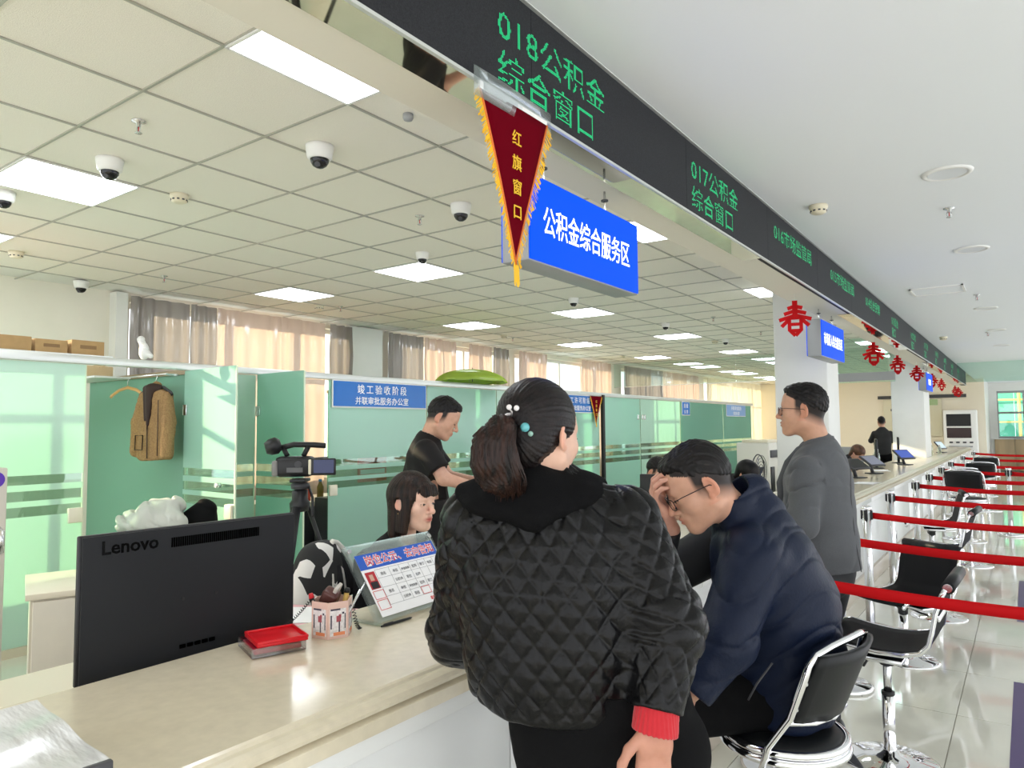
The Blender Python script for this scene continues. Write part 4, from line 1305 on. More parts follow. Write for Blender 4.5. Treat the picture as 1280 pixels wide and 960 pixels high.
def nets(F, lo, h):
    S = F < 0
    c = [S[:-1, :-1, :-1], S[1:, :-1, :-1], S[:-1, 1:, :-1], S[1:, 1:, :-1], S[:-1, :-1, 1:], S[1:, :-1, 1:], S[:-1, 1:, 1:], S[1:, 1:, 1:]]
    cnt = sum(x.astype(np.int8) for x in c)
    act = (cnt > 0) & (cnt < 8)
    I = np.argwhere(act)
    idm = np.full(act.shape, -1, np.int32)
    idm[act] = np.arange(len(I))
    offs = np.array([(0, 0, 0), (1, 0, 0), (0, 1, 0), (1, 1, 0), (0, 0, 1), (1, 0, 1), (0, 1, 1), (1, 1, 1)])
    vals = np.stack([F[I[:, 0] + o[0], I[:, 1] + o[1], I[:, 2] + o[2]] for o in offs], 1)
    acc = np.zeros((len(I), 3), np.float32)
    num = np.zeros(len(I), np.float32)
    for a, b in ((0, 1), (2, 3), (4, 5), (6, 7), (0, 2), (1, 3), (4, 6), (5, 7), (0, 4), (1, 5), (2, 6), (3, 7)):
        va, vb = vals[:, a], vals[:, b]
        m = (va < 0) != (vb < 0)
        t = np.where(m, va / np.where(m, va - vb, 1), 0)
        p = offs[a] + t[:, None] * (offs[b] - offs[a])
        acc += np.where(m[:, None], p, 0)
        num += m
    V = (I + acc / num[:, None]) * h + lo
    Q = []
    for axis in range(3):
        n = [slice(None)] * 3
        a = [slice(None)] * 3; b = [slice(None)] * 3
        a[axis] = slice(0, -1); b[axis] = slice(1, None)
        sa, sb = S[tuple(a)], S[tuple(b)]
        E = np.argwhere(sa != sb)
        o1, o2 = [(1, 2), (2, 0), (0, 1)][axis]
        E = E[(E[:, o1] > 0) & (E[:, o2] > 0) & (E[:, o1] < idm.shape[o1]) & (E[:, o2] < idm.shape[o2])]
        if not len(E): continue
        def cell(d1, d2):
            G = E.copy(); G[:, o1] -= d1; G[:, o2] -= d2
            return idm[G[:, 0], G[:, 1], G[:, 2]]
        q = np.stack([cell(1, 1), cell(0, 1), cell(0, 0), cell(1, 0)], 1)
        flip = ~sa[E[:, 0], E[:, 1], E[:, 2]]
        q[flip] = q[flip][:, ::-1]
        Q.append(q[(q >= 0).all(1)])
    return V.astype(np.float32), np.concatenate(Q).astype(np.int32)

def vnormals(V, Q):
    n = np.cross(V[Q[:, 2]] - V[Q[:, 0]], V[Q[:, 3]] - V[Q[:, 1]])
    N = np.zeros_like(V)
    for i in range(4): np.add.at(N, Q[:, i], n)
    return N / (np.linalg.norm(N, axis=1, keepdims=True) + 1e-12)

def relax(V, Q, it=2, lam=0.5):
    for _ in range(it):
        A = np.zeros_like(V); c = np.zeros(len(V), np.float32)
        for i in range(4):
            a, b = Q[:, i], Q[:, (i + 1) % 4]
            np.add.at(A, a, V[b]); np.add.at(A, b, V[a])
            np.add.at(c, a, 1); np.add.at(c, b, 1)
        V = V * (1 - lam) + lam * A / np.maximum(c, 1)[:, None]
    return V

def wobble(V, s, amp, seed=0):
    """cheap smooth noise used for cloth creases"""
    r_ = np.random.RandomState(seed)
    out = np.zeros(len(V), np.float32)
    for o in range(5):
        f = s * (1.6 ** o)
        for _ in range(3):
            d = r_.normal(size=3); d /= np.linalg.norm(d)
            w = r_.normal(size=3); w /= np.linalg.norm(w)
            out += np.sin(V @ (d * f) + r_.uniform(0, 6.3) + 1.3 * np.sin(V @ (w * f * .6))) / (1.5 ** o)
    return out / 6 * amp

def creases(V, s, amp, seed=0, direction=(0.3, 0.2, 1.0)):
    """elongated folds: sharp ridged noise stretched across one direction"""
    r_ = np.random.RandomState(seed)
    d = np.array(direction, float); d /= np.linalg.norm(d)
    W = V + 0
    base = wobble(V, s * .35, 1.0, seed + 5)
    x = (V @ d) * s + base * 2.2
    f = 1 - np.abs(np.sin(x))
    g = 0.5 + 0.5 * np.sin(wobble(V, s * .5, 3.0, seed + 9))
    return (f ** 2.2) * g * amp

def mesh_np(name, V, Q, m, parent=None, smooth=True, col=None, mi=None):
    me = bpy.data.meshes.new(name)
    nq = len(Q)
    me.vertices.add(len(V))
    me.vertices.foreach_set('co', np.ascontiguousarray(V, np.float32).ravel())
    me.loops.add(nq * 4)
    me.loops.foreach_set('vertex_index', np.ascontiguousarray(Q, np.int32).ravel())
    me.polygons.add(nq)
    me.polygons.foreach_set('loop_start', np.arange(nq, dtype=np.int32) * 4)
    me.polygons.foreach_set('use_smooth', np.full(nq, smooth))
    if mi is not None: me.polygons.foreach_set('material_index', mi.astype(np.int32))
    me.update(calc_edges=True)
    if col is not None:
        a = me.color_attributes.new('tone', 'FLOAT_COLOR', 'POINT')
        a.data.foreach_set('color', np.concatenate([col, np.ones((len(V), 1))], 1).astype(np.float32).ravel())
    return link(name, me, m, parent)

def join_np(parts):
    Vs, Qs, Cs, n = [], [], [], 0
    for p in parts:
        Vs.append(p[0]); Qs.append(p[1] + n); n += len(p[0])
        Cs.append(p[2] if len(p) > 2 else None)
    return np.concatenate(Vs), np.concatenate(Qs), Cs

def euler_m(yaw=0, pitch=0, roll=0):
    """columns: right, forward, up after turning yaw (left +), nodding pitch (down +), tilting roll (to the right +)"""
    return np.array((Matrix.Rotation(R(yaw), 3, 'Z') @ Matrix.Rotation(R(-pitch), 3, 'X') @ Matrix.Rotation(R(roll), 3, 'Y')), np.float32)

def skin_mat(name, base):
    if name in MATS: return MATS[name]
    m = bpy.data.materials.new(name); m.use_nodes = True
    nt = m.node_tree; b = nt.nodes['Principled BSDF']
    at = nt.nodes.new('ShaderNodeAttribute'); at.attribute_name = 'tone'
    n = nt.nodes.new('ShaderNodeTexNoise'); n.inputs['Scale'].default_value = 45; n.inputs['Detail'].default_value = 4
    tc = nt.nodes.new('ShaderNodeTexCoord'); nt.links.new(tc.outputs['Object'], n.inputs['Vector'])
    mx = nt.nodes.new('ShaderNodeMix'); mx.data_type = 'RGBA'; mx.blend_type = 'MULTIPLY'
    rp = nt.nodes.new('ShaderNodeValToRGB'); rp.color_ramp.elements[0].color = (0.86, 0.82, 0.80, 1); rp.color_ramp.elements[1].color = (1.08, 1.06, 1.05, 1)
    nt.links.new(n.outputs['Fac'], rp.inputs[0])
    mx.inputs[0].default_value = 1.0
    nt.links.new(at.outputs['Color'], mx.inputs[6]); nt.links.new(rp.outputs[0], mx.inputs[7])
    nt.links.new(mx.outputs[2], b.inputs['Base Color'])
    b.inputs['Roughness'].default_value = 0.45
    b.inputs['Specular IOR Level'].default_value = 0.28
    b.inputs['Subsurface Weight'].default_value = 0.12
    b.inputs['Subsurface Radius'].default_value = (0.010, 0.004, 0.002)
    bp = nt.nodes.new('ShaderNodeBump'); bp.inputs['Strength'].default_value = 0.08; bp.inputs['Distance'].default_value = 0.004
    n2 = nt.nodes.new('ShaderNodeTexNoise'); n2.inputs['Scale'].default_value = 350
    nt.links.new(tc.outputs['Object'], n2.inputs['Vector']); nt.links.new(n2.outputs['Fac'], bp.inputs['Height']); nt.links.new(bp.outputs[0], b.inputs['Normal'])
    MATS[name] = m
    return m
M_skin = skin_mat('skin', None)

def head_field(h, scale=1.0, female=False, neck=None, jowl=0.0):
    """head in its own frame: x right, y forward, z up; origin between the ears"""
    f = Field(h)
    fx = 0.94 if female else 1.0
    f.ell((0, -0.012, 0.038), (0.077 * fx, 0.096, 0.086), k=0.02)
    f.ell((0, 0.026, -0.030), (0.062 * fx, 0.064, 0.080), k=0.04)
    f.ell((0, 0.052, 0.048), (0.058 * fx, 0.038, 0.044), k=0.03)                 # forehead
    for s in (-1, 1):
        f.cone((s * 0.056 * fx, -0.002, -0.055), (s * 0.020, 0.066, -0.098), 0.017 + jowl, 0.015, k=0.035)   # jaw
        f.ell((s * 0.040 * fx, 0.058, -0.022), (0.024, 0.022, 0.022), k=0.03)      # cheek
    f.ell((0, 0.076, -0.098), (0.022, 0.017, 0.015), k=0.025)                     # chin
    f.cone((-0.036, 0.079, 0.024), (0.036, 0.079, 0.024), 0.012, 0.012, k=0.02)   # brow
    for s in (-1, 1):
        f.ell((s * 0.033, 0.104, 0.001), (0.022, 0.019, 0.0135), k=0.012, op='d')     # socket
        f.ell((s * 0.033, 0.078, 0.001), (0.0165, 0.0135, 0.0115), k=0.006)          # lid
    f.cone((0, 0.090, 0.012), (0, 0.1135, -0.027), 0.0075, 0.0110, k=0.010)          # nose
    f.ell((0, 0.1135, -0.030), (0.0115, 0.011, 0.0095), k=0.006)
    for s in (-1, 1):
        f.ell((s * 0.0135, 0.1015, -0.033), (0.0080, 0.010, 0.0075), k=0.004)
    f.ell((0, 0.083, -0.060), (0.030, 0.014, 0.022), k=0.02)                       # muzzle
    f.ell((0, 0.0965, -0.0580), (0.021, 0.009, 0.0055), k=0.006)                    # upper lip
    f.ell((0, 0.0955, -0.0695), (0.018, 0.009, 0.0062), k=0.006)                    # lower lip
    f.cone((-0.024, 0.100, -0.0642), (0.024, 0.100, -0.0642), 0.0022, k=0.002, op='d')
    f.cone((-0.012, 0.1065, -0.0640), (0.012, 0.1065, -0.0640), 0.0026, k=0.002, op='d')
    for s in (-1, 1):  # ears
        A = np.array(Matrix.Rotation(R(s * 22), 3, 'Z') @ Matrix.Rotation(R(-12), 3, 'X'), np.float32)
        f.ell((s * 0.079 * fx, -0.014, -0.002), (0.0075, 0.019, 0.032), A, k=0.006)
        f.ell((s * 0.087 * fx, -0.010, 0.002), (0.0065, 0.011, 0.020), A, k=0.004, op='d')
        f.ell((s * 0.077 * fx, -0.004, -0.027), (0.006, 0.008, 0.009), k=0.006)
    f.cone((0, -0.026, -0.045), (0, -0.040, -0.13) if neck is None else neck, 0.050 * (0.88 if female else 1.08), 0.052 * (0.86 if female else 1.1), k=0.035)
    return f

def tone(V, base, lips=None, female=False):
    c = np.tile(np.array(base, np.float32), (len(V), 1))
    d = np.sqrt((V[:, 0] / 0.026) ** 2 + ((V[:, 2] + 0.0635) / 0.0125) ** 2)
    w = np.clip(1.25 - d, 0, 1) * (V[:, 1] > 0.08)
    lp = np.array(lips if lips else (base[0] * .85, base[1] * .55, base[2] * .55), np.float32)
    c = c * (1 - w[:, None]) + lp * w[:, None]
    # ruddier ears, nose, cheeks; shaved jaw for men
    e = np.clip((np.abs(V[:, 0]) - 0.072) / 0.01, 0, 1) * (V[:, 2] > -0.05)
    n = np.clip(1.2 - np.sqrt((V[:, 0] / .02) ** 2 + ((V[:, 1] - .108) / .02) ** 2 + ((V[:, 2] + .028) / .02) ** 2), 0, 1)
    q = np.maximum(e, n)[:, None] * .6
    c = c * (1 - q) + np.array((base[0] * 1.08, base[1] * .78, base[2] * .72)) * q
    return c

M_eyew = mat('eye_white', (0.50, 0.47, 0.45), 0.2)
M_iris = mat('eye_dark', (0.015, 0.010, 0.008), 0.1)
def face_bits(par, Mw, brows=True, female=False, browc=None):
    """eyes, lashes, brows in head frame, Mw: 4x4 to figure frame"""
    for s in (-1, 1):
        e = MB()
        e.mi = 0; e.lathe([(0, -.0049), (.006, -.0046), (.0115, -.0022), (.0135, 0), (.0115, .0020), (.006, .0042), (0, .0044)], n=16)
        t = e.mesh('eye')
        t.transform(Mw @ Matrix.Translation((s * .033, .0845, -.0005)) @ Matrix.Rotation(R(-s * 12), 4, 'Z') @ Matrix.Scale(.55, 4, (0, 1, 0)) @ Matrix.Scale(1.0, 4))
        link('eye', t, M_eyew, par)
        i = MB().lathe([(0, -.0052), (.0042, -.0044), (.0060, 0), (.0042, .0044), (0, .0052)], n=12).mesh('iris')
        i.transform(Mw @ Matrix.Translation((s * .033, .0885, -.0005)) @ Matrix.Scale(.9, 4, (0, 0, 1)))
        link('iris', i, M_iris, par)
        l = MB().tube([(s * .033 + s * q * .0150, .0915 - .004 * q * q + (-.003 if q > 0 else 0), .0035 - .0042 * q * q + .001 * q) for q in (-1, -.6, 0, .6, 1)], .0017, 5).mesh('lash_line')
        l.transform(Mw); link('lash_line', l, M_iris, par)
        if brows:
            b = MB().tube([(s * .014, .0945, .0205), (s * .026, .0935, .0245), (s * .040, .0865, .0245), (s * .050, .0765, .0195)], .002, 6, rs=[.0022, .0030, .0026, .0010], flat=(.7, 1.15)).mesh('eyebrow')
            b.transform(Mw); link('eyebrow', b, browc or M_iris, par)

M_lens = thin_glass('spectacle_lens', (0.95, 0.96, 0.96), gloss=0.07)
def glasses(par, Mw, m=None, round_=False):
    m = m or mat('spectacle_frame', (0.03, 0.025, 0.03), 0.25, metal=.6)
    g = empty('glasses', parent=par)
    bpy.data.objects.remove(g)
    fr = MB()
    w, hh = .0255, .0175
    for s in (-1, 1):
        pts = []
        for k in range(20):
            a = 2 * math.pi * k / 20
            ca, sa = math.cos(a), math.sin(a)
            x = math.copysign(abs(ca) ** .55, ca) * w; z = math.copysign(abs(sa) ** .6, sa) * hh
            pts.append((s * .034 + x, .1085 - 2.2 * (s * .034 + x) ** 2, -.003 + z))
        fr.tube(pts, .0013, 5, closed=True)
        fr.tube([(s * .060, .100, .006), (s * .075, .075, .009), (s * .082, .01, .006), (s * .083, -.012, .004), (s * .081, -.03, -.012)], .0015, 5)
    fr.tube([(-.009, .108, .002), (0, .111, .004), (.009, .108, .002)], .0014, 5)
    t = fr.mesh('glasses'); t.transform(Mw)
    o = link('glasses', t, m, par)
    for s in (-1, 1):
        l = MB().lathe([(0, -.0004), (.8, -.0004), (1, 0), (.8, .0004), (0, .0004)], n=20).mesh('lens')
        l.transform(Mw @ Matrix.Translation((s * .034, .1060, -.003)) @ Matrix.Rotation(R(90), 4, 'X') @ Matrix.Diagonal((w, hh, 1, 1)))
        link('lens', l, M_lens, o)
    return o

def hair_mat(name, c, c2):
    if name in MATS: return MATS[name]
    m = mat(name, c, 0.42, noise=.2, nscale=60, bump=.15, bscale=160, spec=.28, col2=c2)
    return m
M_hair = hair_mat('black_hair', (0.003, 0.0025, 0.0025), (0.008, 0.006, 0.006))
M_hairb = hair_mat('dark_brown_hair', (0.004, 0.003, 0.0035), (0.012, 0.008, 0.008))

HAIRP, HAIRN = np.array((0, 0, .024), np.float32), np.array((0, .47, -.883), np.float32)
def short_hair(h=.0032, top=0.012, side=0.004, seed=1, grow=.01, line=.066, nape=None):
    """man's short crop in head frame: a cap above a slanting hairline; the shaved sides are scalp tone on the skin"""
    f = Field(h)
    f.ell((0, -0.012, 0.038), (0.0775 + side, 0.0965 + side, 0.087 + top), k=.01)
    f.ell((0, 0.050, 0.095), (0.050, 0.036, 0.020 + top * .5), k=.03)
    f.ell((0, 0.118, line - .040), (0.070, 0.046, 0.060), k=.006, op='d')
    for s in (-1, 1):
        f.ell((s * .068, 0.074, line - .030), (0.034, 0.036, 0.050), k=.006, op='d')
    f.cut(HAIRP, HAIRN, k=.028)
    for s in (-1, 1):
        f.ell((s * .088, -.014, .0), (.020, .024, .040), k=.006, op='d')
    V, Q = f.run()
    N = vnormals(V, Q)
    r_ = np.random.RandomState(seed)
    d = np.zeros(len(V))
    for _ in range(5):
        w = r_.normal(size=3) * np.array([330, 120, 120])
        d += np.sin(V @ w + r_.uniform(0, 6) + 2 * np.sin(V @ (r_.normal(size=3) * 60)))
    return V + N * (d * .0008)[:, None], Q

def scalp(V, c, dark=(.012, .010, .010), reach=.045, amt=.985):
    """close-shaved hair below the crop, as the colour of the scalp"""
    d = (V - HAIRP) @ HAIRN
    w = np.clip(1.25 - d / reach, 0, 1) * np.clip((.034 - V[:, 1]) / .012, 0, 1) * (V[:, 2] > -.085) * np.clip((V[:, 2] + .085) / .02, 0, 1)
    ear = (np.abs(V[:, 0]) > .0775) & (V[:, 2] < .032) & (V[:, 2] > -.045) & (V[:, 1] > -.04)
    w = np.where(ear, 0, w) * amt
    w = w * (d > -.01) + amt * (d <= -.01) * (V[:, 1] < .07)
    return c * (1 - w[:, None]) + np.array(dark, np.float32) * w[:, None]

def put(V, Rm, c):
    return (V @ np.array(Rm, np.float32).T) + np.array(c, np.float32)

def hand_field(f, wrist, fwd, palm, side, s=1.0, curl=(.3, .3, .3, .35), thumb=.4, spread=1.0, k=.006):
    """adds a hand; fwd: towards the fingers, palm: palm normal, side: towards the thumb; curl per finger in radians per joint"""
    fwd, palm, side = [np.array(v, float) / np.linalg.norm(v) for v in (fwd, palm, side)]
    w = np.array(wrist, float)
    def P(a, b, c): return w + (fwd * a + side * b + palm * c) * s
    f.chain([P(-.05, 0, 0), P(0, 0, 0), P(.03, 0, 0)], [.026 * s, .025 * s, .026 * s], k=.012)
    for b0, r_ in ((.026, .0145), (.009, .0150), (-.009, .0145), (-.025, .0130)):
        f.cone(P(.012, b0 * .7, 0), P(.084, b0 * 1.05, .002), r_ * s * .95, r_ * s * .80, k=.012)
    f.ell(P(.035, .026, .012), (np.array((.024, .016, .014)) * s), np.stack([fwd, side, palm], 1), k=.014)
    f.ell(P(.035, -.022, .010), (np.array((.026, .013, .012)) * s), np.stack([fwd, side, palm], 1), k=.014)
    for i, (b0, L, r0) in enumerate(((.027, (.040, .024, .019), .0090), (.0095, (.044, .028, .020), .0093), (-.0085, (.041, .026, .020), .0088), (-.0255, (.032, .019, .017), .0078))):
        p = P(.086, b0, .001)
        an = 0.0
        out = fwd + side * (b0 * 3.0 * spread)
        out /= np.linalg.norm(out)
        for j, l_ in enumerate(L):
            an += curl[i] * (1.0 if j else .8)
            d = out * math.cos(an) + palm * math.sin(an)
            q = p + d * l_ * s
            f.cone(p, q, (r0 - .0006 * j) * s, (r0 - .0011 - .0006 * j) * s, k=.003)
            p = q
    p = P(.018, .028, .010)
    d0 = fwd * .62 + side * .75 + palm * .25
    for j, (l_, r0) in enumerate(((.040, .0125), (.030, .0105), (.024, .0092))):
        d = d0 / np.linalg.norm(d0)
        q = p + d * l_ * s
        f.cone(p, q, r0 * s, (r0 - .0012) * s, k=.006)
        p = q
        d0 = d0 + fwd * thumb * .8 - side * thumb * .55 + palm * thumb * .25
    return f

def flat_tone(V, base):
    return np.tile(np.array(base, np.float32), (len(V), 1))

def head_mw(Rm, c, s=1.0):
    M4 = Matrix.Identity(4)
    for i in range(3):
        for j in range(3): M4[i][j] = float(Rm[i][j]) * s
        M4[i][3] = float(c[i])
    return M4
# ------------------------------------------------------------------ people
M_shoe = mat('shoe_black', (0.012, 0.012, 0.012), 0.35)
M_trous = mat('trousers_black', (0.005, 0.005, 0.0055), 0.9, bump=.15, bscale=300, spec=.12)
SKIN = (0.60, 0.345, 0.245)
SKIN_F = (0.70, 0.455, 0.35)

def xform(F_V, Rm, c, s=1.0):
    return put(F_V * s, Rm, c)

def build_head(parts, Rm, c, s, skin, neck_to, female=False, lips=None, h=.003, jowl=0.0):
    nk = (np.array(neck_to, np.float32) - np.array(c, np.float32)) @ Rm / s
    V, Q = head_field(h, female=female, neck=tuple(nk), jowl=jowl).run()
    col = tone(V, skin, lips, female)
    if not female: col = scalp(V, col)
    parts.append((xform(V, Rm, c, s), Q, col))

def shoes(t, pts):
    for (x, y, a) in pts:
        f = Field(.007)
        d = np.array((-math.sin(a), math.cos(a), 0))
        o = np.array((x, y, 0))
        f.econe(o + d * -.05 + (0, 0, .045), o + d * .15 + (0, 0, .032), (.042, .05), (.045, .034), (math.cos(a), math.sin(a), 0), k=.02)
        f.cut((0, 0, 0.002), (0, 0, -1))
        V, Q = f.run()
        mesh_np('shoe', V, Q, M_shoe, t)

def finish_body(t, parts):
    V, Q, C = join_np(parts)
    col = np.concatenate([c for c in C])
    return mesh_np('body', V, Q, M_skin, t, col=col)

# ============================ standing woman with ponytail
t = empty('person', (-0.86, 1.44, 0), R(35.6), 'woman seen from behind in a black quilted jacket with a ponytail, leaning on the counter', 'person')
Rm = euler_m(-38, 6, -2); hc = np.array((-0.078, 0.0, 1.528))
parts = []
build_head(parts, Rm, hc, 1.0, SKIN_F, (-0.085, 0.02, 1.36), female=True)
f = Field(.0032)
wr = np.array((0.145, -0.165, 0.940))
fw, pm = np.array((-0.06, -0.06, -1.0)), np.array((0.12, -1.0, 0.05))
hand_field(f, wr, fw, pm, np.cross(fw, pm), 1.0, curl=(.26, .30, .34, .40), thumb=.30)
f.cone((0.160, -0.140, 1.03), wr, .034, .026, k=.01)
V, Q = f.run(); parts.append((V, Q, flat_tone(V, (0.55, 0.28, 0.20))))
f = Field(.012)
f.loft([((0.05, 0.01, 0.85), .15, .10), ((-0.05, 0.01, 1.15), .15, .10), ((-0.07, 0.015, 1.33), .14, .08), ((-0.08, 0.02, 1.38), .05, .05)], (1, 0, 0))
f.chain([(0.13, 0.0, 1.33), (0.205, -0.085, 1.11), (0.168, -0.135, 0.98)], [.05, .042, .035]); f.chain([(-0.22, 0.02, 1.32), (-0.27, 0.13, 1.04), (-0.24, 0.40, 1.01)], [.05, .042, .035])
for s in (-1, 1): f.chain([(0.08 + s * .09, 0.02, 0.80), (0.08 + s * .1, 0.04, 0.44), (0.08 + s * .1, 0.01, 0.08)], [.08, .055, .045])
V, Q = f.run(); parts.append((V, Q, flat_tone(V, SKIN_F)))
f = Field(.0032); fw2 = np.array((0.05, 1.0, -0.02)); hand_field(f, (-0.235, 0.43, 0.985), fw2, (0, 0, -1), np.cross((0, 0, -1), fw2) * 1.0, .95, curl=(.2, .2, .2, .25))
V, Q = f.run(); parts.append((V, Q, flat_tone(V, (0.66, 0.36, 0.27))))
finish_body(t, parts)
# quilted jacket
f = Field(.0042)
f.loft([((-0.035, 0.0, 0.945), .200, .148), ((-0.042, 0.0, 1.06), .205, .155), ((-0.055, 0.0, 1.19), .212, .155), ((-0.062, 0.01, 1.29), .20, .138), ((-0.072, 0.015, 1.36), .15, .10), ((-0.08, 0.02, 1.405), .085, .075)], (1, 0, 0), k=.05)
RA = [(0.116, -0.005, 1.328), (0.188, -0.085, 1.120), (0.152, -0.148, 0.968)]; RAr = [.086, .081, .058]
LA = [(-0.225, 0.02, 1.325), (-0.272, 0.13, 1.045), (-0.235, 0.40, 1.0)]; LAr = [.088, .080, .060]
f.chain(RA, RAr, k=.035); f.chain(LA, LAr, k=.035)
f.cutbox((0.150, -0.150, 0.962), (-0.25, -.35, -1.0), (0.07, -0.30, 0.80), (0.35, -0.06, 1.0))
f.cut((-0.03, 0, 0.925), (-0.08, 0.10, -1.0), k=.02)
f.cone((-0.085, 0.02, 1.36), (-0.085, 0.02, 1.55), .062, .07, k=.01, op='d')
V, Q = f.run(); N = vnormals(V, Q)
def segd(V, a, b):
    a, b = np.array(a), np.array(b); ab = b - a
    tt = np.clip((V - a) @ ab / (ab @ ab), 0, 1)
    return np.linalg.norm(V - a - tt[:, None] * ab, axis=1), tt
def quilt(u, v, du, dv):
    g1 = np.abs(np.sin(np.pi * (u / du + v / dv))); g2 = np.abs(np.sin(np.pi * (u / du - v / dv)))
    return np.minimum(g1, g2) ** .4
best = np.full(len(V), 9.0); qd = np.zeros(len(V))
cx = np.interp(V[:, 2], [.945, 1.19, 1.36], [-.035, -.055, -.072])
ang = np.arctan2(V[:, 0] - cx, -(V[:, 1]))
qd = quilt(ang * .185, V[:, 2] + .012 * np.sin(8 * V[:, 0]), .060, .068)
for ch, rr in ((RA, RAr), (LA, LAr)):
    L0 = 0
    for i in range(2):
        d, tt = segd(V, ch[i], ch[i + 1])
        e = d - (rr[i] + (rr[i + 1] - rr[i]) * tt)
        a, b = np.array(ch[i]), np.array(ch[i + 1]); ax = (b - a) / np.linalg.norm(b - a)
        sx = np.cross(ax, (0, 1, 0)); sx /= np.linalg.norm(sx); sy = np.cross(ax, sx)
        q = V - a
        an = np.arctan2(q @ sy, q @ sx)
        qq = quilt(an * .08, L0 + tt * np.linalg.norm(b - a), .058, .066)
        own = (e < .004) & (np.abs(V[:, 0] - cx) > .15 if ch is RA else (np.abs(V[:, 0] - cx) > .165) | (V[:, 1] > .16)) & (e < best)
        qd = np.where(own, qq, qd); best = np.where(own, e, best)
        L0 += np.linalg.norm(b - a)
plain = np.clip((0.945 - V[:, 2]) / .012, 0, 1)
plain2 = np.clip((1.0 - V[:, 2]) / .01, 0, 1) * (V[:, 0] > .07) * (best < .5)
disp = (qd - .8) * .0095 * (1 - np.maximum(plain, plain2)) + wobble(V, 26, .006, 3) + creases(V, 30, -.004, 4, (.5, 0, 1))
V = V + N * disp[:, None].astype(np.float32)
M_quilt = mat('quilted_black', (0.0035, 0.0035, 0.004), 0.30, bump=.15, bscale=140, spec=.26)
jk = mesh_np('quilted_jacket', V, Q, M_quilt, t)
MB().tube([(-0.002, -0.154, .935 + .0)] * 1 + [(-0.002, -0.155, .94)], .001, 4).build('hem_seam', M_black, jk) if False else None
# wide black hood collar
f = Field(.0045)
A = np.array(Matrix.Rotation(R(16), 3, 'X') @ Matrix.Rotation(R(-3), 3, 'Y'), np.float32)
f.ell((-0.098, -0.022, 1.398), (.165, .118, .050), A, k=.03)
f.cone((-0.10, -0.03, 1.41), (-0.258, -0.01, 1.405), .046, .014, k=.04)
f.cone((-0.10, -0.03, 1.41), (0.064, 0.02, 1.412), .046, .014, k=.04)
f.cone((-0.10, -0.05, 1.40), (-0.10, -0.125, 1.352), .06, .022, k=.05)
f.ell((-0.088, 0.02, 1.47), (.072, .075, .075), k=.02, op='d')
f.ell((-0.085, 0.14, 1.40), (.05, .10, .12), k=.03, op='d')
V, Q = f.run(); N = vnormals(V, Q)
V = V + N * (creases(V, 22, -.006, 12, (1, .2, .6)) + wobble(V, 18, .004, 2))[:, None]
mesh_np('hood_collar', V, Q, mat('hood_black', (0.004, 0.004, 0.0045), 0.9, bump=.2, bscale=250, spec=.12), t)
# red knitted cuff
f = Field(.003)
f.cone((0.158, -0.145, 1.00), (0.146, -0.160, 0.925), .044, .047, k=.004)
f.cutbox((0.146, -0.160, 0.921), (-0.2, -.15, -1), (0, -.35, .8), (.3, .1, 1.0))
f.cone((0.147, -0.160, 0.938), (0.141, -0.166, 0.87), .034, .038, k=.004, op='d')
V, Q = f.run(); N = vnormals(V, Q)
an = np.arctan2(V[:, 1] + .152, V[:, 0] - .158)
V = V + N * (.0012 * np.sin(an * 34))[:, None]
mesh_np('knit_cuff', V, Q, mat('knit_red', (0.52, 0.012, 0.022), 0.8, sheen=.3), t)
# trousers
f = Field(.009)
f.loft([((0.0, 0.01, 1.0), .17, .13), ((0.05, 0.015, 0.90), .205, .148), ((0.085, 0.02, 0.80), .212, .155)], (1, 0, 0), k=.04)
for s in (-1, 1): f.chain([(0.085 + s * .10, 0.02, 0.80), (0.08 + s * .11, 0.04, 0.45), (0.08 + s * .11, 0.0, 0.06)], [.118, .085, .075], k=.03)
f.cut((0, 0, .04), (0, 0, -1))
V, Q = f.run(); N = vnormals(V, Q)
V = V + N * creases(V, 24, -.006, 21, (.4, .3, 1))[:, None]
tro = mesh_np('trousers', V, Q, M_trous, t)
MB().box((0.247, -0.055, 0.87), (0.006, 0.004, 0.022), rz=.5).build('red_tag', M_redtx, tro)
shoes(t, ((-0.02, -0.01, .1), (0.19, -0.01, -.1)))
# pulled back hair, ponytail
f = Field(.003)
f.ell((0, -0.016, 0.042), (.084, .106, .094), k=.01)
f.ell((0, -0.06, -0.02), (.066, .058, .070), k=.03)
f.ell((0, 0.112, -0.03), (.075, .085, .105), k=.01, op='d')
for s in (-1, 1):
    f.ell((s * .094, 0.040, -.045), (.036, .050, .062), k=.008, op='d')
    f.ell((s * .094, -0.014, -.010), (.022, .024, .036), k=.006, op='d')
    f.ell((s * .080, -0.040, -.085), (.045, .050, .045), k=.01, op='d')
f.cut((0, -.04, -.075), (0, .35, -1), k=.01)
V, Q = f.run(); N = vnormals(V, Q)
tie_h = np.array((0.005, -0.116, 0.018))
q = V - tie_h
fan = np.arctan2(q[:, 2], q[:, 0])
dd = np.sin(fan * 38) * .5 + np.sin(fan * 61 + 1) * .4 + np.sin(fan * 97 + 2 * np.sin(fan * 7)) * .35
V = V + N * (dd * .0011 * np.clip(np.linalg.norm(q, axis=1) / .05, .2, 1))[:, None]
hr = mesh_np('hair', xform(V, Rm, hc), Q, M_hairb, t)
tie = Rm @ tie_h + hc
rnd = random.Random(5)
cl_pts = [tie, tie + (-.020, -.028, -.006), tie + (-.038, -.040, -.042), tie + (-.036, -.040, -.082), tie + (-.020, -.034, -.116), tie + (-.004, -.028, -.142)]
cl_w = [(.015, .014), (.030, .024), (.045, .033), (.050, .034), (.046, .026), (.026, .013)]
core = Field(.0032)
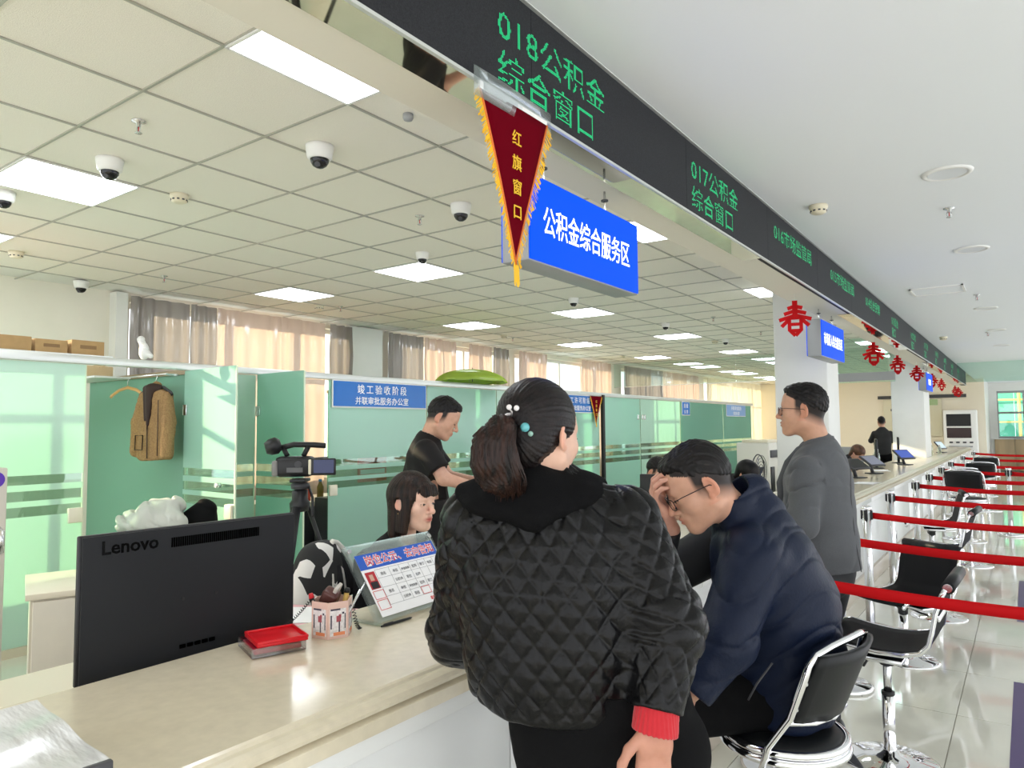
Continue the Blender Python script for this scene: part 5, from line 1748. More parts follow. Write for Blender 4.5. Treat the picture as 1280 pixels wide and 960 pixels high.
for i in range(5): core.econe(cl_pts[i], cl_pts[i + 1], cl_w[i], cl_w[i + 1], (1, 0, 0), k=.012)
V, Q = core.run(); N = vnormals(V, Q)
CZ = np.array([p[2] for p in cl_pts])[::-1]; CX = np.array([p[0] for p in cl_pts])[::-1]; CW = np.array([w[0] for w in cl_w])[::-1]
un = (V[:, 0] - np.interp(V[:, 2], CZ, CX)) / np.interp(V[:, 2], CZ, CW)
gr = np.sin(un * 23 + 3 * np.sin(V[:, 2] * 22)) * .6 + np.sin(un * 41 + 1 + 2 * np.sin(V[:, 2] * 31)) * .5 + np.sin(un * 67 + 4 * np.sin(V[:, 2] * 17)) * .4
V = V + N * (gr * .0022)[:, None]
M_pony = mat('ponytail_hair', (0.004, 0.003, 0.003), .38, noise=.2, nscale=26, bump=.3, bscale=260, col2=(0.035, 0.014, 0.009), stretch=(4, 2, .35), spec=.3)
po = mesh_np('ponytail', V, Q, M_pony, t)
pt = MB()
for k in range(120):
    off = rnd.uniform(-1, 1); dep = -math.sqrt(max(0, 1 - off * off)) * rnd.uniform(.6, 1.05)
    n_end = rnd.uniform(.8, 1.12)
    P_ = []
    for j in range(11):
        u = min(j / 10 * n_end, 1.0) * 5; i = min(int(u), 4); q_ = u - i
        c_ = cl_pts[i] * (1 - q_) + cl_pts[i + 1] * q_
        w_ = cl_w[i][0] * (1 - q_) + cl_w[i + 1][0] * q_; d_ = cl_w[i][1] * (1 - q_) + cl_w[i + 1][1] * q_
        ext = max(0, j / 10 * n_end - 1) * .12 + (.012 * max(0, j - 7) / 3)
        sp = 1 + .25 * max(0, j - 6) / 4
        P_.append((c_[0] + off * w_ * sp + .002 * math.sin(j + k), c_[1] + dep * d_, c_[2] - ext))
    w = rnd.uniform(.0012, .0032)
    pt.tube(P_, w, 4, rs=[w * (1 - (j / 10) ** 3 * .8) for j in range(11)])
pt.build('loose_strands', M_pony, po)
tn = Vector(tie)
hcl = MB().tube([tuple(tn + Vector((.021 * math.cos(a), -.006 + .004 * math.sin(a), .021 * math.sin(a)))) for a in [2 * math.pi * k / 16 for k in range(16)]], .0045, 6, closed=True).build('hair_tie', mat('tie_silver', (.55, .52, .52), .3, metal=.6), t)
for nm, dx, dz, r_, m_ in (('bead', .030, -.008, .0105, mat('bead_teal', (.12, .42, .46), .15)), ('pearl', -.004, .036, .0062, mat('pearl', (.75, .72, .72), .2)), ('pearl', .012, .034, .0062, MATS.get('pearl') or mat('pearl', (.75, .72, .72), .2)), ('bead', .042, -.022, .006, mat('bead_green', (.25, .42, .36), .2))):
    MB().lathe([(r_ * math.sin(math.pi * k / 8), -r_ * math.cos(math.pi * k / 8)) for k in range(9)], n=12).build(nm, m_, hcl, tuple(tn + Vector((dx, -.026, dz))))
MB().tube([tuple(tn + Vector((0.0, -.016, .012))), tuple(tn + Vector((.002, -.024, .026))), tuple(tn + Vector((-.004, -.026, .034)))], .002, 5).build('wire', MATS['tie_silver'], hcl)
# face and thin strap
face_bits(t, head_mw(Rm, hc), True)

# ============================ seated man in navy jacket
t = empty('person', (-0.66, 2.36, 0), R(110), 'seated man in a navy jacket with glasses resting his forehead on his hand', 'person')
Rm = euler_m(13, 29, 0); hc = np.array((-0.102, 0.232, 1.362)); hs = 1.06
parts = []
build_head(parts, Rm, hc, hs, SKIN, (0.0, 0.085, 1.22), h=.0028, jowl=.006)
f = Field(.003)
wr = np.array((-0.078, 0.345, 1.258)); fw = np.array((-0.075, 0.045, 0.105)); pm = np.array((0.05, -1.0, 0.35))
hand_field(f, wr, fw, pm, np.cross(fw, pm), 1.08, curl=(.62, .60, .60, .64), thumb=.5, spread=.6)
f.cone((0.0, 0.38, 1.12), wr, .036, .027, k=.01)
V, Q = f.run(); parts.append((V, Q, flat_tone(V, (0.60, 0.33, 0.25))))
f = Field(.003); fw2 = np.array((-.08, .35, -.9)); pm2 = np.array((.9, .2, 0)); hand_field(f, (-0.29, 0.29, 0.745), fw2, pm2, -np.cross(fw2, pm2), 1.0, curl=(.35, .38, .4, .42))
V, Q = f.run(); parts.append((V, Q, flat_tone(V, (0.60, 0.33, 0.25))))
f = Field(.012)
f.loft([((0.09, 0.0, 0.70), .15, .11), ((0.06, 0.0, 0.98), .16, .12), ((0.02, 0.06, 1.16), .15, .10), ((0.0, 0.09, 1.23), .06, .06)], (1, 0, 0))
f.chain([(-0.15, 0.09, 1.16), (-0.24, 0.17, 0.94), (-0.29, 0.27, 0.79)], [.05, .04, .03]); f.chain([(0.18, 0.14, 1.17), (0.10, 0.42, 1.0), (-0.03, 0.35, 1.2)], [.05, .04, .03])
f.chain([(0.0, 0.05, 0.68), (-0.16, 0.40, 0.64), (-0.16, 0.42, 0.30)], [.07, .05, .045]); f.chain([(0.18, 0.05, 0.68), (0.12, 0.44, 0.64), (0.12, 0.46, 0.30)], [.07, .05, .045])
V, Q = f.run(); parts.append((V, Q, flat_tone(V, SKIN)))
finish_body(t, parts)
M_navy = mat('navy_nylon', (0.006, 0.011, 0.030), 0.5, bump=.15, bscale=120, spec=.22)
f = Field(.0052)
f.loft([((0.10, -0.01, 0.63), .198, .162), ((0.09, -0.025, 0.80), .205, .172), ((0.06, 0.0, 0.98), .212, .175), ((0.03, 0.05, 1.12), .205, .155), ((0.015, 0.08, 1.21), .155, .112), ((0.005, 0.095, 1.26), .092, .088)], (1, 0, 0), k=.05)
LA = [(-0.150, 0.085, 1.155), (-0.245, 0.165, 0.935), (-0.295, 0.27, 0.79)]
f.chain(LA, [.096, .082, .060], k=.04)
f.cutbox((-0.293, 0.265, 0.79), (-.35, .65, -.85), (-.45, .1, .6), (-.15, .45, .85))
# stand collar
f.cone((0.012, 0.075, 1.22), (-0.040, 0.135, 1.300), .098, .088, k=.02)
f.cone((0.010, 0.055, 1.27), (-0.005, 0.075, 1.335), .075, .062, k=.03)
f.cone((-0.012, 0.105, 1.25), (-0.075, 0.19, 1.40), .068, .080, k=.006, op='d')
f.ell((-0.070, 0.265, 1.29), (.045, .10, .075), k=.02, op='d')
f.cut((0, 0, 0.615), (0, 0.0, -1.0), k=.02)
V, Q = f.run(); N = vnormals(V, Q)
zz = V[:, 2] + .35 * V[:, 1]
seam = 1 - np.abs(np.sin(zz * 30 + 1.2 * np.sin(V[:, 0] * 14) + 1.0 * np.sin(V[:, 1] * 16)))
V = V + N * (-.006 * seam ** 3 + creases(V, 28, -.009, 31, (.3, .6, 1)) + wobble(V, 16, .006, 7))[:, None]
jk = mesh_np('navy_jacket', V, Q, M_navy, t)
f = Field(.0045)
f.chain([(0.18, 0.14, 1.16), (0.10, 0.42, 1.0), (-0.042, 0.348, 1.205)], [.090, .070, .050], k=.035)
f.cutbox((-0.045, 0.345, 1.212), (-.4, -.05, .8), (-.2, .2, 1.1), (.1, .5, 1.35))
V, Q = f.run(); N = vnormals(V, Q); V = V + N * creases(V, 30, -.005, 33, (.5, .4, 1))[:, None]
mesh_np('far_sleeve', V, Q, mat('sleeve_black', (0.010, 0.011, 0.014), .7), jk)
MB().tube([(-0.195, 0.04, 0.86), (-0.205, 0.085, 0.80), (-0.20, 0.11, 0.75)], .003, 6).build('pocket_zip', M_dark, jk)
MB().box((-0.035, 0.20, 1.265), (0.05, 0.012, 0.03), bev=.004).build('shirt_collar', mat('shirt_red', (.55, .10, .10), .7), t)
f = Field(.009)
f.loft([((0.10, 0.0, 0.70), .18, .15), ((0.09, 0.03, 0.675), .185, .12)], (1, 0, 0))
f.chain([(0.0, 0.06, 0.685), (-0.16, 0.42, 0.655), (-0.16, 0.44, 0.30)], [.090, .076, .062], k=.03); f.chain([(0.19, 0.06, 0.685), (0.12, 0.46, 0.655), (0.12, 0.48, 0.30)], [.090, .076, .062], k=.03)
f.cut((0, 0, .614), (0, 0.0, -1)) if False else None
V, Q = f.run(); mesh_np('trousers', V, Q, M_trous, t)
for (x, y) in ((-0.16, 0.47), (0.12, 0.51)):
    ff = Field(.007); ff.econe((x, y - .06, .28), (x, y + .13, .265), (.042, .05), (.042, .034), (1, 0, 0), k=.02); ff.cut((0, 0, .238), (0, 0, -1)); V, Q = ff.run(); mesh_np('shoe', V, Q, M_shoe, t)
V, Q = short_hair(line=.072, seed=3, top=.011, side=.0015)
mesh_np('hair', xform(V, Rm, hc, hs), Q, M_hair, t)
Mw = head_mw(Rm, hc, hs); face_bits(t, Mw); glasses(t, Mw)

# ============================ standing man in grey suit
t = empty('person', (-0.885, 3.70, 0), R(80), 'standing man in a grey suit jacket with glasses looking across the counter', 'person')
Rm = euler_m(15, -1, 0); hc = np.array((0.015, 0.012, 1.622)); hs = 1.06
parts = []
build_head(parts, Rm, hc, hs, (0.56, 0.32, 0.22), (0.06, -0.045, 1.42), jowl=.006)
f = Field(.0035); fw2 = np.array((.3, 1., .05)); hand_field(f, (-0.17, 0.26, 1.09), fw2, (.9, -.2, -.2), -np.cross(fw2, (.9, -.2, -.2)), 1.0, curl=(.5, .5, .5, .5))
fw2 = np.array((-.3, 1., -.3)); hand_field(f, (0.21, 0.31, 1.06), fw2, (-.9, -.2, -.2), np.cross(fw2, (-.9, -.2, -.2)), 1.0, curl=(.5, .5, .5, .5))
V, Q = f.run(); parts.append((V, Q, flat_tone(V, SKIN)))
f = Field(.012)
f.loft([((0.10, -0.03, 0.86), .14, .10), ((0.06, -0.02, 1.15), .15, .10), ((0.06, -0.03, 1.32), .16, .09), ((0.06, -0.045, 1.42), .06, .06)], (1, 0, 0))
f.chain([(-0.12, -0.04, 1.33), (-0.18, -0.05, 1.09), (-0.17, 0.22, 1.09)], [.05, .04, .03]); f.chain([(0.25, 0.0, 1.33), (0.28, 0.06, 1.09), (0.21, 0.28, 1.06)], [.05, .04, .03])
for s in (-1, 1): f.chain([(0.10 + s * .09, -0.02, 0.82), (0.11 + s * .1, 0.05, 0.46), (0.12 + s * .1, 0.04, 0.09)], [.08, .055, .045])
V, Q = f.run(); parts.append((V, Q, flat_tone(V, SKIN)))
finish_body(t, parts)
M_suit = mat('suit_grey', (0.088, 0.092, 0.100), 0.85, noise=.12, nscale=300, bump=.15, bscale=350, sheen=.15, spec=.25)
f = Field(.0052)
f.loft([((0.105, -0.035, 0.84), .205, .158), ((0.09, -0.035, 0.98), .192, .142), ((0.07, -0.025, 1.14), .205, .145), ((0.062, -0.03, 1.28), .215, .135), ((0.062, -0.042, 1.385), .165, .098), ((0.062, -0.045, 1.435), .088, .078)], (1, 0, 0), k=.045)
LA = [(-0.115, -0.04, 1.330), (-0.182, -0.055, 1.085), (-0.172, 0.235, 1.092)]
f.chain(LA, [.078, .064, .050], k=.03)
f.chain([(0.245, 0.0, 1.33), (0.285, 0.05, 1.085), (0.21, 0.28, 1.06)], [.078, .064, .05], k=.03)
f.cone((0.058, -0.040, 1.42), (0.055, -0.030, 1.462), .080, .070, k=.015)
f.cone((0.05, -0.03, 1.44), (0.03, 0.01, 1.60), .061, .068, k=.006, op='d')
f.ell((0.055, 0.125, 1.45), (.062, .13, .16), k=.012, op='d')
f.cut((0, 0, 0.825), (0, -0.12, -1), k=.006)
f.cutbox((-0.172, 0.225, 1.09), (.0, 1, .0), (-.28, .15, 1.0), (-.06, .35, 1.2))
V, Q = f.run(); N = vnormals(V, Q)
V = V + N * (creases(V, 30, -.016, 41, (.2, .5, 1)) * (0.3 + (V[:, 0] < -.1)) + creases(V, 16, -.006, 42, (.5, 1, .4)) + wobble(V, 14, .004, 8))[:, None]
jk = mesh_np('suit_jacket', V, Q, M_suit, t)
def ring(sgn, pts): return [(0.058 + sgn * (x - 0.058), y, z) for x, y, z in pts]
half = [(0.125, 0.135, 1.15), (0.138, 0.118, 1.26), (0.135, 0.075, 1.36), (0.138, 0.02, 1.425), (0.132, -0.04, 1.462), (0.108, -0.082, 1.472)]
MB().tube(ring(1, half) + [(0.058, -0.104, 1.476)] + ring(-1, half)[::-1], .01, 10, rs=[.010, .022, .024, .020, .018, .018, .018, .018, .018, .020, .024, .022, .010], flat=(.55, 1.25)).build('lapel_collar', M_suit, jk)
MB().tube([(0.060, -0.185, 1.40), (0.072, -0.178, 1.2), (0.092, -0.182, 1.0), (0.105, -0.200, .85)], .0018, 5).build('back_seam', M_dark, jk)
MB().box((-0.09, 0.03, 1.0), (.006, .13, .05), rz=.35, bev=.002).build('pocket_flap', M_suit, jk)
f = Field(.006)
f.loft([((0.058, 0.02, 1.10), .10, .10), ((0.055, 0.03, 1.30), .10, .075), ((0.05, 0.0, 1.42), .058, .06)], (1, 0, 0))
V, Q = f.run(); mesh_np('shirt', V, Q, mat('shirt_dark', (.02, .02, .024), .8), t)
f = Field(.009)
f.loft([((0.10, -0.035, 0.95), .17, .12), ((0.10, -0.035, 0.82), .178, .125)], (1, 0, 0))
for s in (-1, 1): f.chain([(0.10 + s * .095, -0.025, 0.82), (0.11 + s * .1, 0.05, 0.46), (0.12 + s * .1, 0.04, 0.07)], [.105, .078, .070], k=.03)
f.cut((0, 0, .045), (0, 0, -1))
V, Q = f.run(); N = vnormals(V, Q); V = V + N * creases(V, 20, -.006, 43)[:, None]
mesh_np('trousers', V, Q, mat('trousers_charcoal', (0.035, 0.036, 0.040), .85), t)
shoes(t, ((0.02, 0.04, 0), (0.22, 0.04, 0)))
V, Q = short_hair(line=.074, seed=5, top=.008, side=.0012)
mesh_np('hair', xform(V, Rm, hc, hs), Q, M_hair, t)
Mw = head_mw(Rm, hc, hs); face_bits(t, Mw); glasses(t, Mw, mat('spectacle_brown', (0.05, .02, .015), .3))

# ============================ seated clerk behind the counter
t = empty('person', (-2.30, 2.29, 0), R(-90), 'seated female clerk in a black blazer and white collar behind the notice stand', 'person')
Rm = euler_m(4, 4, 0); hc = np.array((0.0, 0.115, 1.232)); hs = 1.0
parts = []
build_head(parts, Rm, hc, hs, (0.82, 0.54, 0.42), (-0.01, 0.06, 1.02), female=True, lips=(0.55, 0.13, 0.12), h=.0028)
f = Field(.012)
f.loft([((0, 0, 0.55), .14, .10), ((0, 0.02, 0.85), .13, .09), ((0, 0.03, 1.0), .13, .07), ((0, 0.05, 1.05), .045, .045)], (1, 0, 0))
f.chain([(0.15, 0.02, 1.0), (0.20, 0.06, 0.78), (0.12, 0.24, 0.74)], [.042, .035, .03]); f.chain([(-0.15, 0.02, 1.0), (-0.20, 0.06, 0.78), (-0.12, 0.24, 0.74)], [.042, .035, .03])
for s in (-1, 1): f.chain([(s * .09, 0.0, 0.52), (s * .1, 0.28, 0.50), (s * .1, 0.16, 0.08)], [.07, .05, .04])
V, Q = f.run(); parts.append((V, Q, flat_tone(V, SKIN_F)))
f = Field(.0035)
for s in (-1, 1):
    fw2 = np.array((-s * .4, 1., 0)); pm2 = np.array((0, 0, -1.)); hand_field(f, (s * .10, .22, .74), fw2, pm2, np.cross(fw2, pm2) * s, .9)
V, Q = f.run(); parts.append((V, Q, flat_tone(V, SKIN_F)))
finish_body(t, parts)
f = Field(.005)
f.loft([((0, 0, 0.50), .185, .135), ((0, 0.0, 0.70), .165, .125), ((0, 0.015, 0.86), .175, .125), ((0, 0.02, 0.965), .175, .10), ((0, 0.03, 1.025), .125, .075), ((0, 0.045, 1.06), .068, .062)], (1, 0, 0), k=.04)
f.chain([(0.155, 0.015, 0.985), (0.20, 0.04, 0.775), (0.12, 0.18, 0.745)], [.065, .055, .045], k=.03); f.chain([(-0.155, 0.015, 0.985), (-0.20, 0.04, 0.775), (-0.12, 0.18, 0.745)], [.065, .055, .045], k=.03)
f.cone((0, 0.05, 1.02), (0, 0.07, 1.15), .058, .066, k=.008, op='d')
f.ell((0, 0.155, 1.0), (.046, .085, .12), k=.012, op='d')
V, Q = f.run(); N = vnormals(V, Q); V = V + N * (creases(V, 24, -.005, 51) + wobble(V, 14, .004, 9))[:, None]
mesh_np('blazer', V, Q, mat('blazer_black', (0.005, 0.005, 0.006), .8, spec=.15), t)
f = Field(.004)
f.loft([((0, 0.055, 0.84), .075, .060), ((0, 0.060, 0.97), .070, .052), ((0, 0.055, 1.045), .055, .054)], (1, 0, 0))
f.cone((0, 0.055, 1.03), (0, 0.06, 1.075), .056, .052, k=.01)
f.cone((0, 0.06, 1.03), (0, 0.08, 1.16), .047, .050, k=.004, op='d')
f.ell((0, 0.155, 1.05), (.022, .075, .055), k=.008, op='d')
for s in (-1, 1):
    f.cone((s * .045, .085, 1.062), (s * .030, .118, 1.005), .010, .006, k=.006)
V, Q = f.run(); mesh_np('white_shirt', V, Q, mat('shirt_white', (.82, .80, .84), .7), t)
f = Field(.009)
f.loft([((0, 0.0, 0.56), .16, .12), ((0, 0.04, 0.52), .17, .10)], (1, 0, 0))
for s in (-1, 1): f.chain([(s * .09, 0.02, 0.52), (s * .1, 0.28, 0.51), (s * .1, 0.18, 0.06)], [.085, .065, .05])
f.cut((0, 0, .04), (0, 0, -1))
V, Q = f.run(); mesh_np('trousers', V, Q, M_trous, t)
shoes(t, ((-.1, .18, 0), (.1, .18, 0)))
# bob with fringe
f = Field(.003)
f.ell((0, -0.012, 0.040), (.086, .106, .094), k=.01)
f.econe((0, -0.040, 0.02), (0, -0.040, -0.135), (.086, .070), (.080, .055), (1, 0, 0), k=.03)
for s in (-1, 1): f.econe((s * .072, 0.02, 0.02), (s * .074, 0.012, -0.12), (.016, .040), (.014, .030), (1, 0, 0), k=.015)
f.econe((0, 0.083, 0.072), (0, 0.098, 0.042), (.052, .014), (.055, .011), (1, 0, 0), k=.02)
f.ell((0, 0.118, -0.040), (.058, .060, .080), k=.006, op='d')
f.ell((0, 0.055, -0.075), (.060, .085, .075), k=.006, op='d')
f.ell((.088, -0.006, -.008), (.020, .018, .030), k=.006, op='d')
f.cone((0, -.02, -.09), (0, -.04, -.2), .058, .06, k=.01, op='d')
V, Q = f.run(); N = vnormals(V, Q)
st = np.arctan2(V[:, 0], -V[:, 1] + .02)
V = V + N * ((np.sin(st * 43) + np.sin(st * 71 + 1) * .7 + np.sin(st * 113 + 2)) * .0008)[:, None]
mesh_np('bob_hair', xform(V, Rm, hc, hs), Q, mat('bob_brown', (0.005, 0.004, 0.0035), .36, noise=.2, nscale=16, bump=.2, bscale=200, col2=(.030, .015, .010), stretch=(4, 4, .3), spec=.25), t)
Mw = head_mw(Rm, hc, hs); face_bits(t, Mw, female=True)
MB().lathe([(.0035 * math.sin(math.pi * k / 6), -.0035 * math.cos(math.pi * k / 6)) for k in range(7)], n=8).build('earring', mat('gold', (.8, .55, .2), .2, metal=1), t, tuple(Vector(hc) + Vector((.082, -.004, -.044))))

# ============================ man in black T-shirt near the glazing
t = empty('person', (-2.94, 3.28, 0), R(-48), 'man in a black T-shirt looking down at a device, standing before the blue office sign', 'person')
Rm = euler_m(-8, 28, 0); hc = np.array((-0.03, 0.045, 1.612)); hs = 1.0
parts = []
build_head(parts, Rm, hc, hs, (0.62, 0.37, 0.26), (-0.055, -0.05, 1.46), h=.0035, jowl=.003)
f = Field(.004)
f.chain([(0.115, -0.045, 1.42), (0.175, 0.05, 1.255), (0.135, 0.24, 1.20)], [.046, .040, .027], k=.02)
fw2 = np.array((-.5, .9, .15)); pm2 = np.array((-.7, -.2, .6)); hand_field(f, (0.135, 0.24, 1.20), fw2, pm2, np.cross(fw2, pm2), 1.0, curl=(.5, .5, .5, .5))
f.chain([(-0.235, -0.03, 1.43), (-0.235, 0.08, 1.24), (-0.08, 0.25, 1.22)], [.046, .040, .027], k=.02)
fw2 = np.array((.6, .8, .1)); pm2 = np.array((.5, -.3, .7)); hand_field(f, (-0.08, 0.25, 1.22), fw2, pm2, -np.cross(fw2, pm2), 1.0, curl=(.5, .5, .5, .5))
V, Q = f.run(); parts.append((V, Q, flat_tone(V, (0.64, 0.38, 0.28))))
f = Field(.012); f.loft([((-0.06, -0.05, 0.9), .14, .10), ((-0.06, -0.06, 1.36), .15, .085), ((-0.055, -0.05, 1.45), .06, .055)], (1, 0, 0))
for s in (-1, 1): f.chain([(-0.06 + s * .09, -0.05, 0.85), (-0.06 + s * .1, -0.03, 0.46), (-0.06 + s * .1, -0.05, 0.09)], [.08, .055, .045])
V, Q = f.run(); parts.append((V, Q, flat_tone(V, SKIN)))
finish_body(t, parts)
f = Field(.006)
f.loft([((-0.06, -0.045, 0.88), .185, .135), ((-0.06, -0.055, 1.08), .182, .135), ((-0.06, -0.062, 1.26), .195, .130), ((-0.06, -0.06, 1.375), .195, .108), ((-0.055, -0.05, 1.445), .125, .082), ((-0.052, -0.045, 1.48), .07, .066)], (1, 0, 0), k=.04)
f.cone((0.105, -0.055, 1.415), (0.165, 0.03, 1.285), .074, .070, k=.03); f.cone((-0.225, -0.04, 1.42), (-0.235, 0.06, 1.285), .074, .070, k=.03)
f.cutbox((0.162, 0.02, 1.30), (.35, .5, -.75), (.05, -.1, 1.15), (.3, .15, 1.38)); f.cutbox((-0.235, 0.05, 1.30), (0, .6, -.75), (-.36, -.1, 1.15), (-.14, .18, 1.38))
f.cone((-0.052, -0.04, 1.45), (-0.045, 0.0, 1.60), .062, .066, k=.006, op='d')
V, Q = f.run(); N = vnormals(V, Q); V = V + N * (creases(V, 20, -.007, 61, (.4, .3, 1)) + wobble(V, 13, .005, 4))[:, None]
mesh_np('t_shirt', V, Q, mat('tshirt_black', (0.010, 0.009, 0.009), .7, spec=.25), t)
f = Field(.009)
f.loft([((-0.06, -0.045, 0.93), .165, .12), ((-0.06, -0.045, 0.83), .172, .125)], (1, 0, 0))
for s in (-1, 1): f.chain([(-0.06 + s * .09, -0.045, 0.83), (-0.06 + s * .1, -0.03, 0.46), (-0.06 + s * .1, -0.06, 0.06)], [.10, .076, .066], k=.03)
f.cut((0, 0, .04), (0, 0, -1))
V, Q = f.run(); mesh_np('trousers', V, Q, M_trous, t)
shoes(t, ((-.16, -.05, 0), (.04, -.05, 0)))
V, Q = short_hair(line=.070, seed=8, top=.015, side=.0012)
mesh_np('hair', xform(V, Rm, hc, hs), Q, M_hair, t)
face_bits(t, head_mw(Rm, hc, hs))
dv = empty('handheld_camera', (-2.94, 3.28, 1.215), R(-48), 'small black camera held by the man in the black T-shirt', 'camera')
MB().box((0.035, 0.33, 0.01), (0.13, 0.075, 0.085), bev=.012).build('body', M_black, dv)
MB().cyl((0.035, 0.365, 0.01), (0.035, 0.43, 0.0), .034, .036, n=18).build('lens_barrel', M_dark, dv)
MB().box((0.03, 0.288, 0.012), (0.075, 0.004, 0.05), bev=.002).build('screen', mat('screen_pale', (.55, .58, .6), .2), dv)

# ============================ other staff, smaller in view
def sitter(loc, yaw, label, cloth, hair_style='short', pitch=8, hyaw=0, lean=0.0, hm=None, seat=0.46, arms=True, standing=False):
    t = empty('person', loc, R(yaw), label, 'person', 'staff behind the counter')
    zs = seat - .46 + (.42 if standing else 0)
    hc = np.array((0, .05 + lean * .8, 1.19 + zs - lean * .35)); Rm = euler_m(hyaw, pitch, 0)
    parts = []
    build_head(parts, Rm, hc, 1.0, SKIN, (0, .0 + lean * .5, 1.0 + zs - lean * .15), female=hair_style != 'short', h=.005)
    f = Field(.009)
    f.chain([(.17, .05 + lean * .4, .93 + zs), (.22, .12 + lean * .4, .76 + zs), (.10, .32 + lean * .2, .80 + zs)], [.04, .036, .03]); f.chain([(-.17, .05 + lean * .4, .93 + zs), (-.22, .12 + lean * .4, .76 + zs), (-.10, .32 + lean * .2, .80 + zs)], [.04, .036, .03])
    f.loft([((0, 0, .5 + zs), .12, .09), ((0, lean * .4, .95 + zs), .13, .07)], (1, 0, 0))
    V, Q = f.run(); parts.append((V, Q, flat_tone(V, SKIN)))
    f = Field(.005)
    for s in (-1, 1):
        fw2 = np.array((-s * .3, 1., 0)); pm2 = np.array((0, 0, -1.)); hand_field(f, (s * .09, .34 + lean * .2, .80 + zs), fw2, pm2, np.cross(fw2, pm2) * s, .95)
    V, Q = f.run(); parts.append((V, Q, flat_tone(V, SKIN)))
    finish_body(t, parts)
    f = Field(.009)
    f.loft([((0, 0, .48 + zs), .18, .13), ((0, lean * .15, .70 + zs), .18, .13), ((0, lean * .35, .90 + zs), .19, .11), ((0, lean * .45, .985 + zs), .12, .075), ((0, lean * .5, 1.03 + zs), .066, .06)], (1, 0, 0), k=.04)
    f.chain([(.165, lean * .4, .915 + zs), (.225, .10 + lean * .4, .75 + zs), (.11, .29 + lean * .2, .80 + zs)], [.068, .058, .045]); f.chain([(-.165, lean * .4, .915 + zs), (-.225, .10 + lean * .4, .75 + zs), (-.11, .29 + lean * .2, .80 + zs)], [.068, .058, .045])
    V, Q = f.run(); mesh_np('jacket', V, Q, cloth, t)
    f = Field(.010)
    if standing:
        f.loft([((0, 0, .98), .16, .12), ((0, 0, .84), .165, .12)], (1, 0, 0))
        for s in (-1, 1): f.chain([(s * .09, 0, .84), (s * .1, .0, .45), (s * .1, -.02, .06)], [.10, .075, .06])
    else:
        f.loft([((0, 0, .53 + zs), .17, .12), ((0, .06, .50 + zs), .17, .10)], (1, 0, 0))
        for s in (-1, 1): f.chain([(s * .09, .03, .50 + zs), (s * .1, .38, .49 + zs), (s * .1, .34, .05)], [.085, .065, .05])
    f.cut((0, 0, .035), (0, 0, -1))
    V, Q = f.run(); mesh_np('trousers', V, Q, M_trous, t)
    shoes(t, ((-.1, -.02 if standing else .36, 0), (.1, -.02 if standing else .36, 0)))
    if hair_style == 'short':
        V, Q = short_hair(h=.005, seed=2)
    else:
        f = Field(.005)
        f.ell((0, -0.014, 0.042), (.090, .110, .098), k=.01)
        L = -.20 if hair_style == 'long' else -.07
        f.econe((0, -0.055, 0.02), (0, -0.06, L), (.080, .060), (.060, .040), (1, 0, 0), k=.03)
        f.ell((0, 0.118, -0.035), (.064, .070, .085), k=.008, op='d')
        V, Q = f.run()
    mesh_np('hair', xform(V, Rm, hc), Q, hm or M_hair, t)
    face_bits(t, head_mw(Rm, hc), True)
    return t
M_c1 = mat('cloth_navy', (.015, .02, .05), .7); M_c2 = mat('cloth_black', (.012, .012, .013), .75); M_c3 = mat('cloth_olive', (.05, .05, .04), .8)
sitter((-2.72, 5.75, 0), -100, 'dark haired clerk in navy half hidden behind the bent man\'s raised hand', M_c1, 'short', pitch=25, lean=.1)
sitter((-2.48, 6.9, 0), -95, 'black haired woman bent over papers left of the white column', M_c2, 'bob', pitch=35, lean=.30)
sitter((-2.95, 11.1, 0), -60, 'woman with long brown hair far behind, left of the first column', M_c2, 'long', pitch=5, hm=mat('hair_chestnut', (.06, .025, .012), .4, col2=(.14, .06, .03), nscale=20))
sitter((-2.75, 18.6, 0), 20, 'man in a black suit standing with his back turned near the second column', M_c2, 'short', standing=True, pitch=0)
sitter((-2.42, 12.3, 0), -100, 'brown haired clerk bent low at the far counter', M_c2, 'bob', pitch=40, lean=.25, hm=MATS['hair_chestnut'])
sitter((-4.3, 17.2, 0), -80, 'far clerk with reddish hair at the desks, leftmost of the distant heads', M_c3, 'bob', pitch=10, hm=MATS['hair_chestnut'])
sitter((-3.9, 14.6, 0), -90, 'far clerk with dark hair between the distant heads', M_c2, 'short', pitch=20)
# ------------------------------------------------------------------ things in and on the glazed offices
M_card = mat('cardboard', (0.42, 0.27, 0.12), 0.8, noise=.12, nscale=12)
sb = empty('shelf_board', (-6.03, 1.85, 2.118), label='thin board laid on top of the glazing under the cartons', cat='shelf board')
MB().box((0, 0, 0.006), (0.50, 1.7, 0.012)).build('board', M_alu, sb)
for k, (y0, y1, h, l) in enumerate(((1.35, 2.16, .105, 'leftmost brown carton on top of the glazing'), (2.17, 2.40, .098, 'middle small brown carton on top of the glazing'), (2.41, 2.66, .112, 'right hand brown carton on top of the glazing'))):
    t = empty('carton', (-6.0, (y0 + y1) / 2, 2.131), R(1.5 * (k - 1)), l, 'box', 'cartons on the glazing')
    w = y1 - y0 - .012
    MB().box((0, 0, h / 2), (0.34, w, h), bev=.003).build('body', M_card, t)
    MB().box((0, 0, h + .0008), (0.05, w, 0.0012)).build('tape', mat('tape_tan', (.50, .36, .20), .3), t)
    MB().box((0.1705, 0, h * .55), (0.001, w * .5, h * .25)).build('print', mat('carton_print', (.25, .15, .07), .8), t)
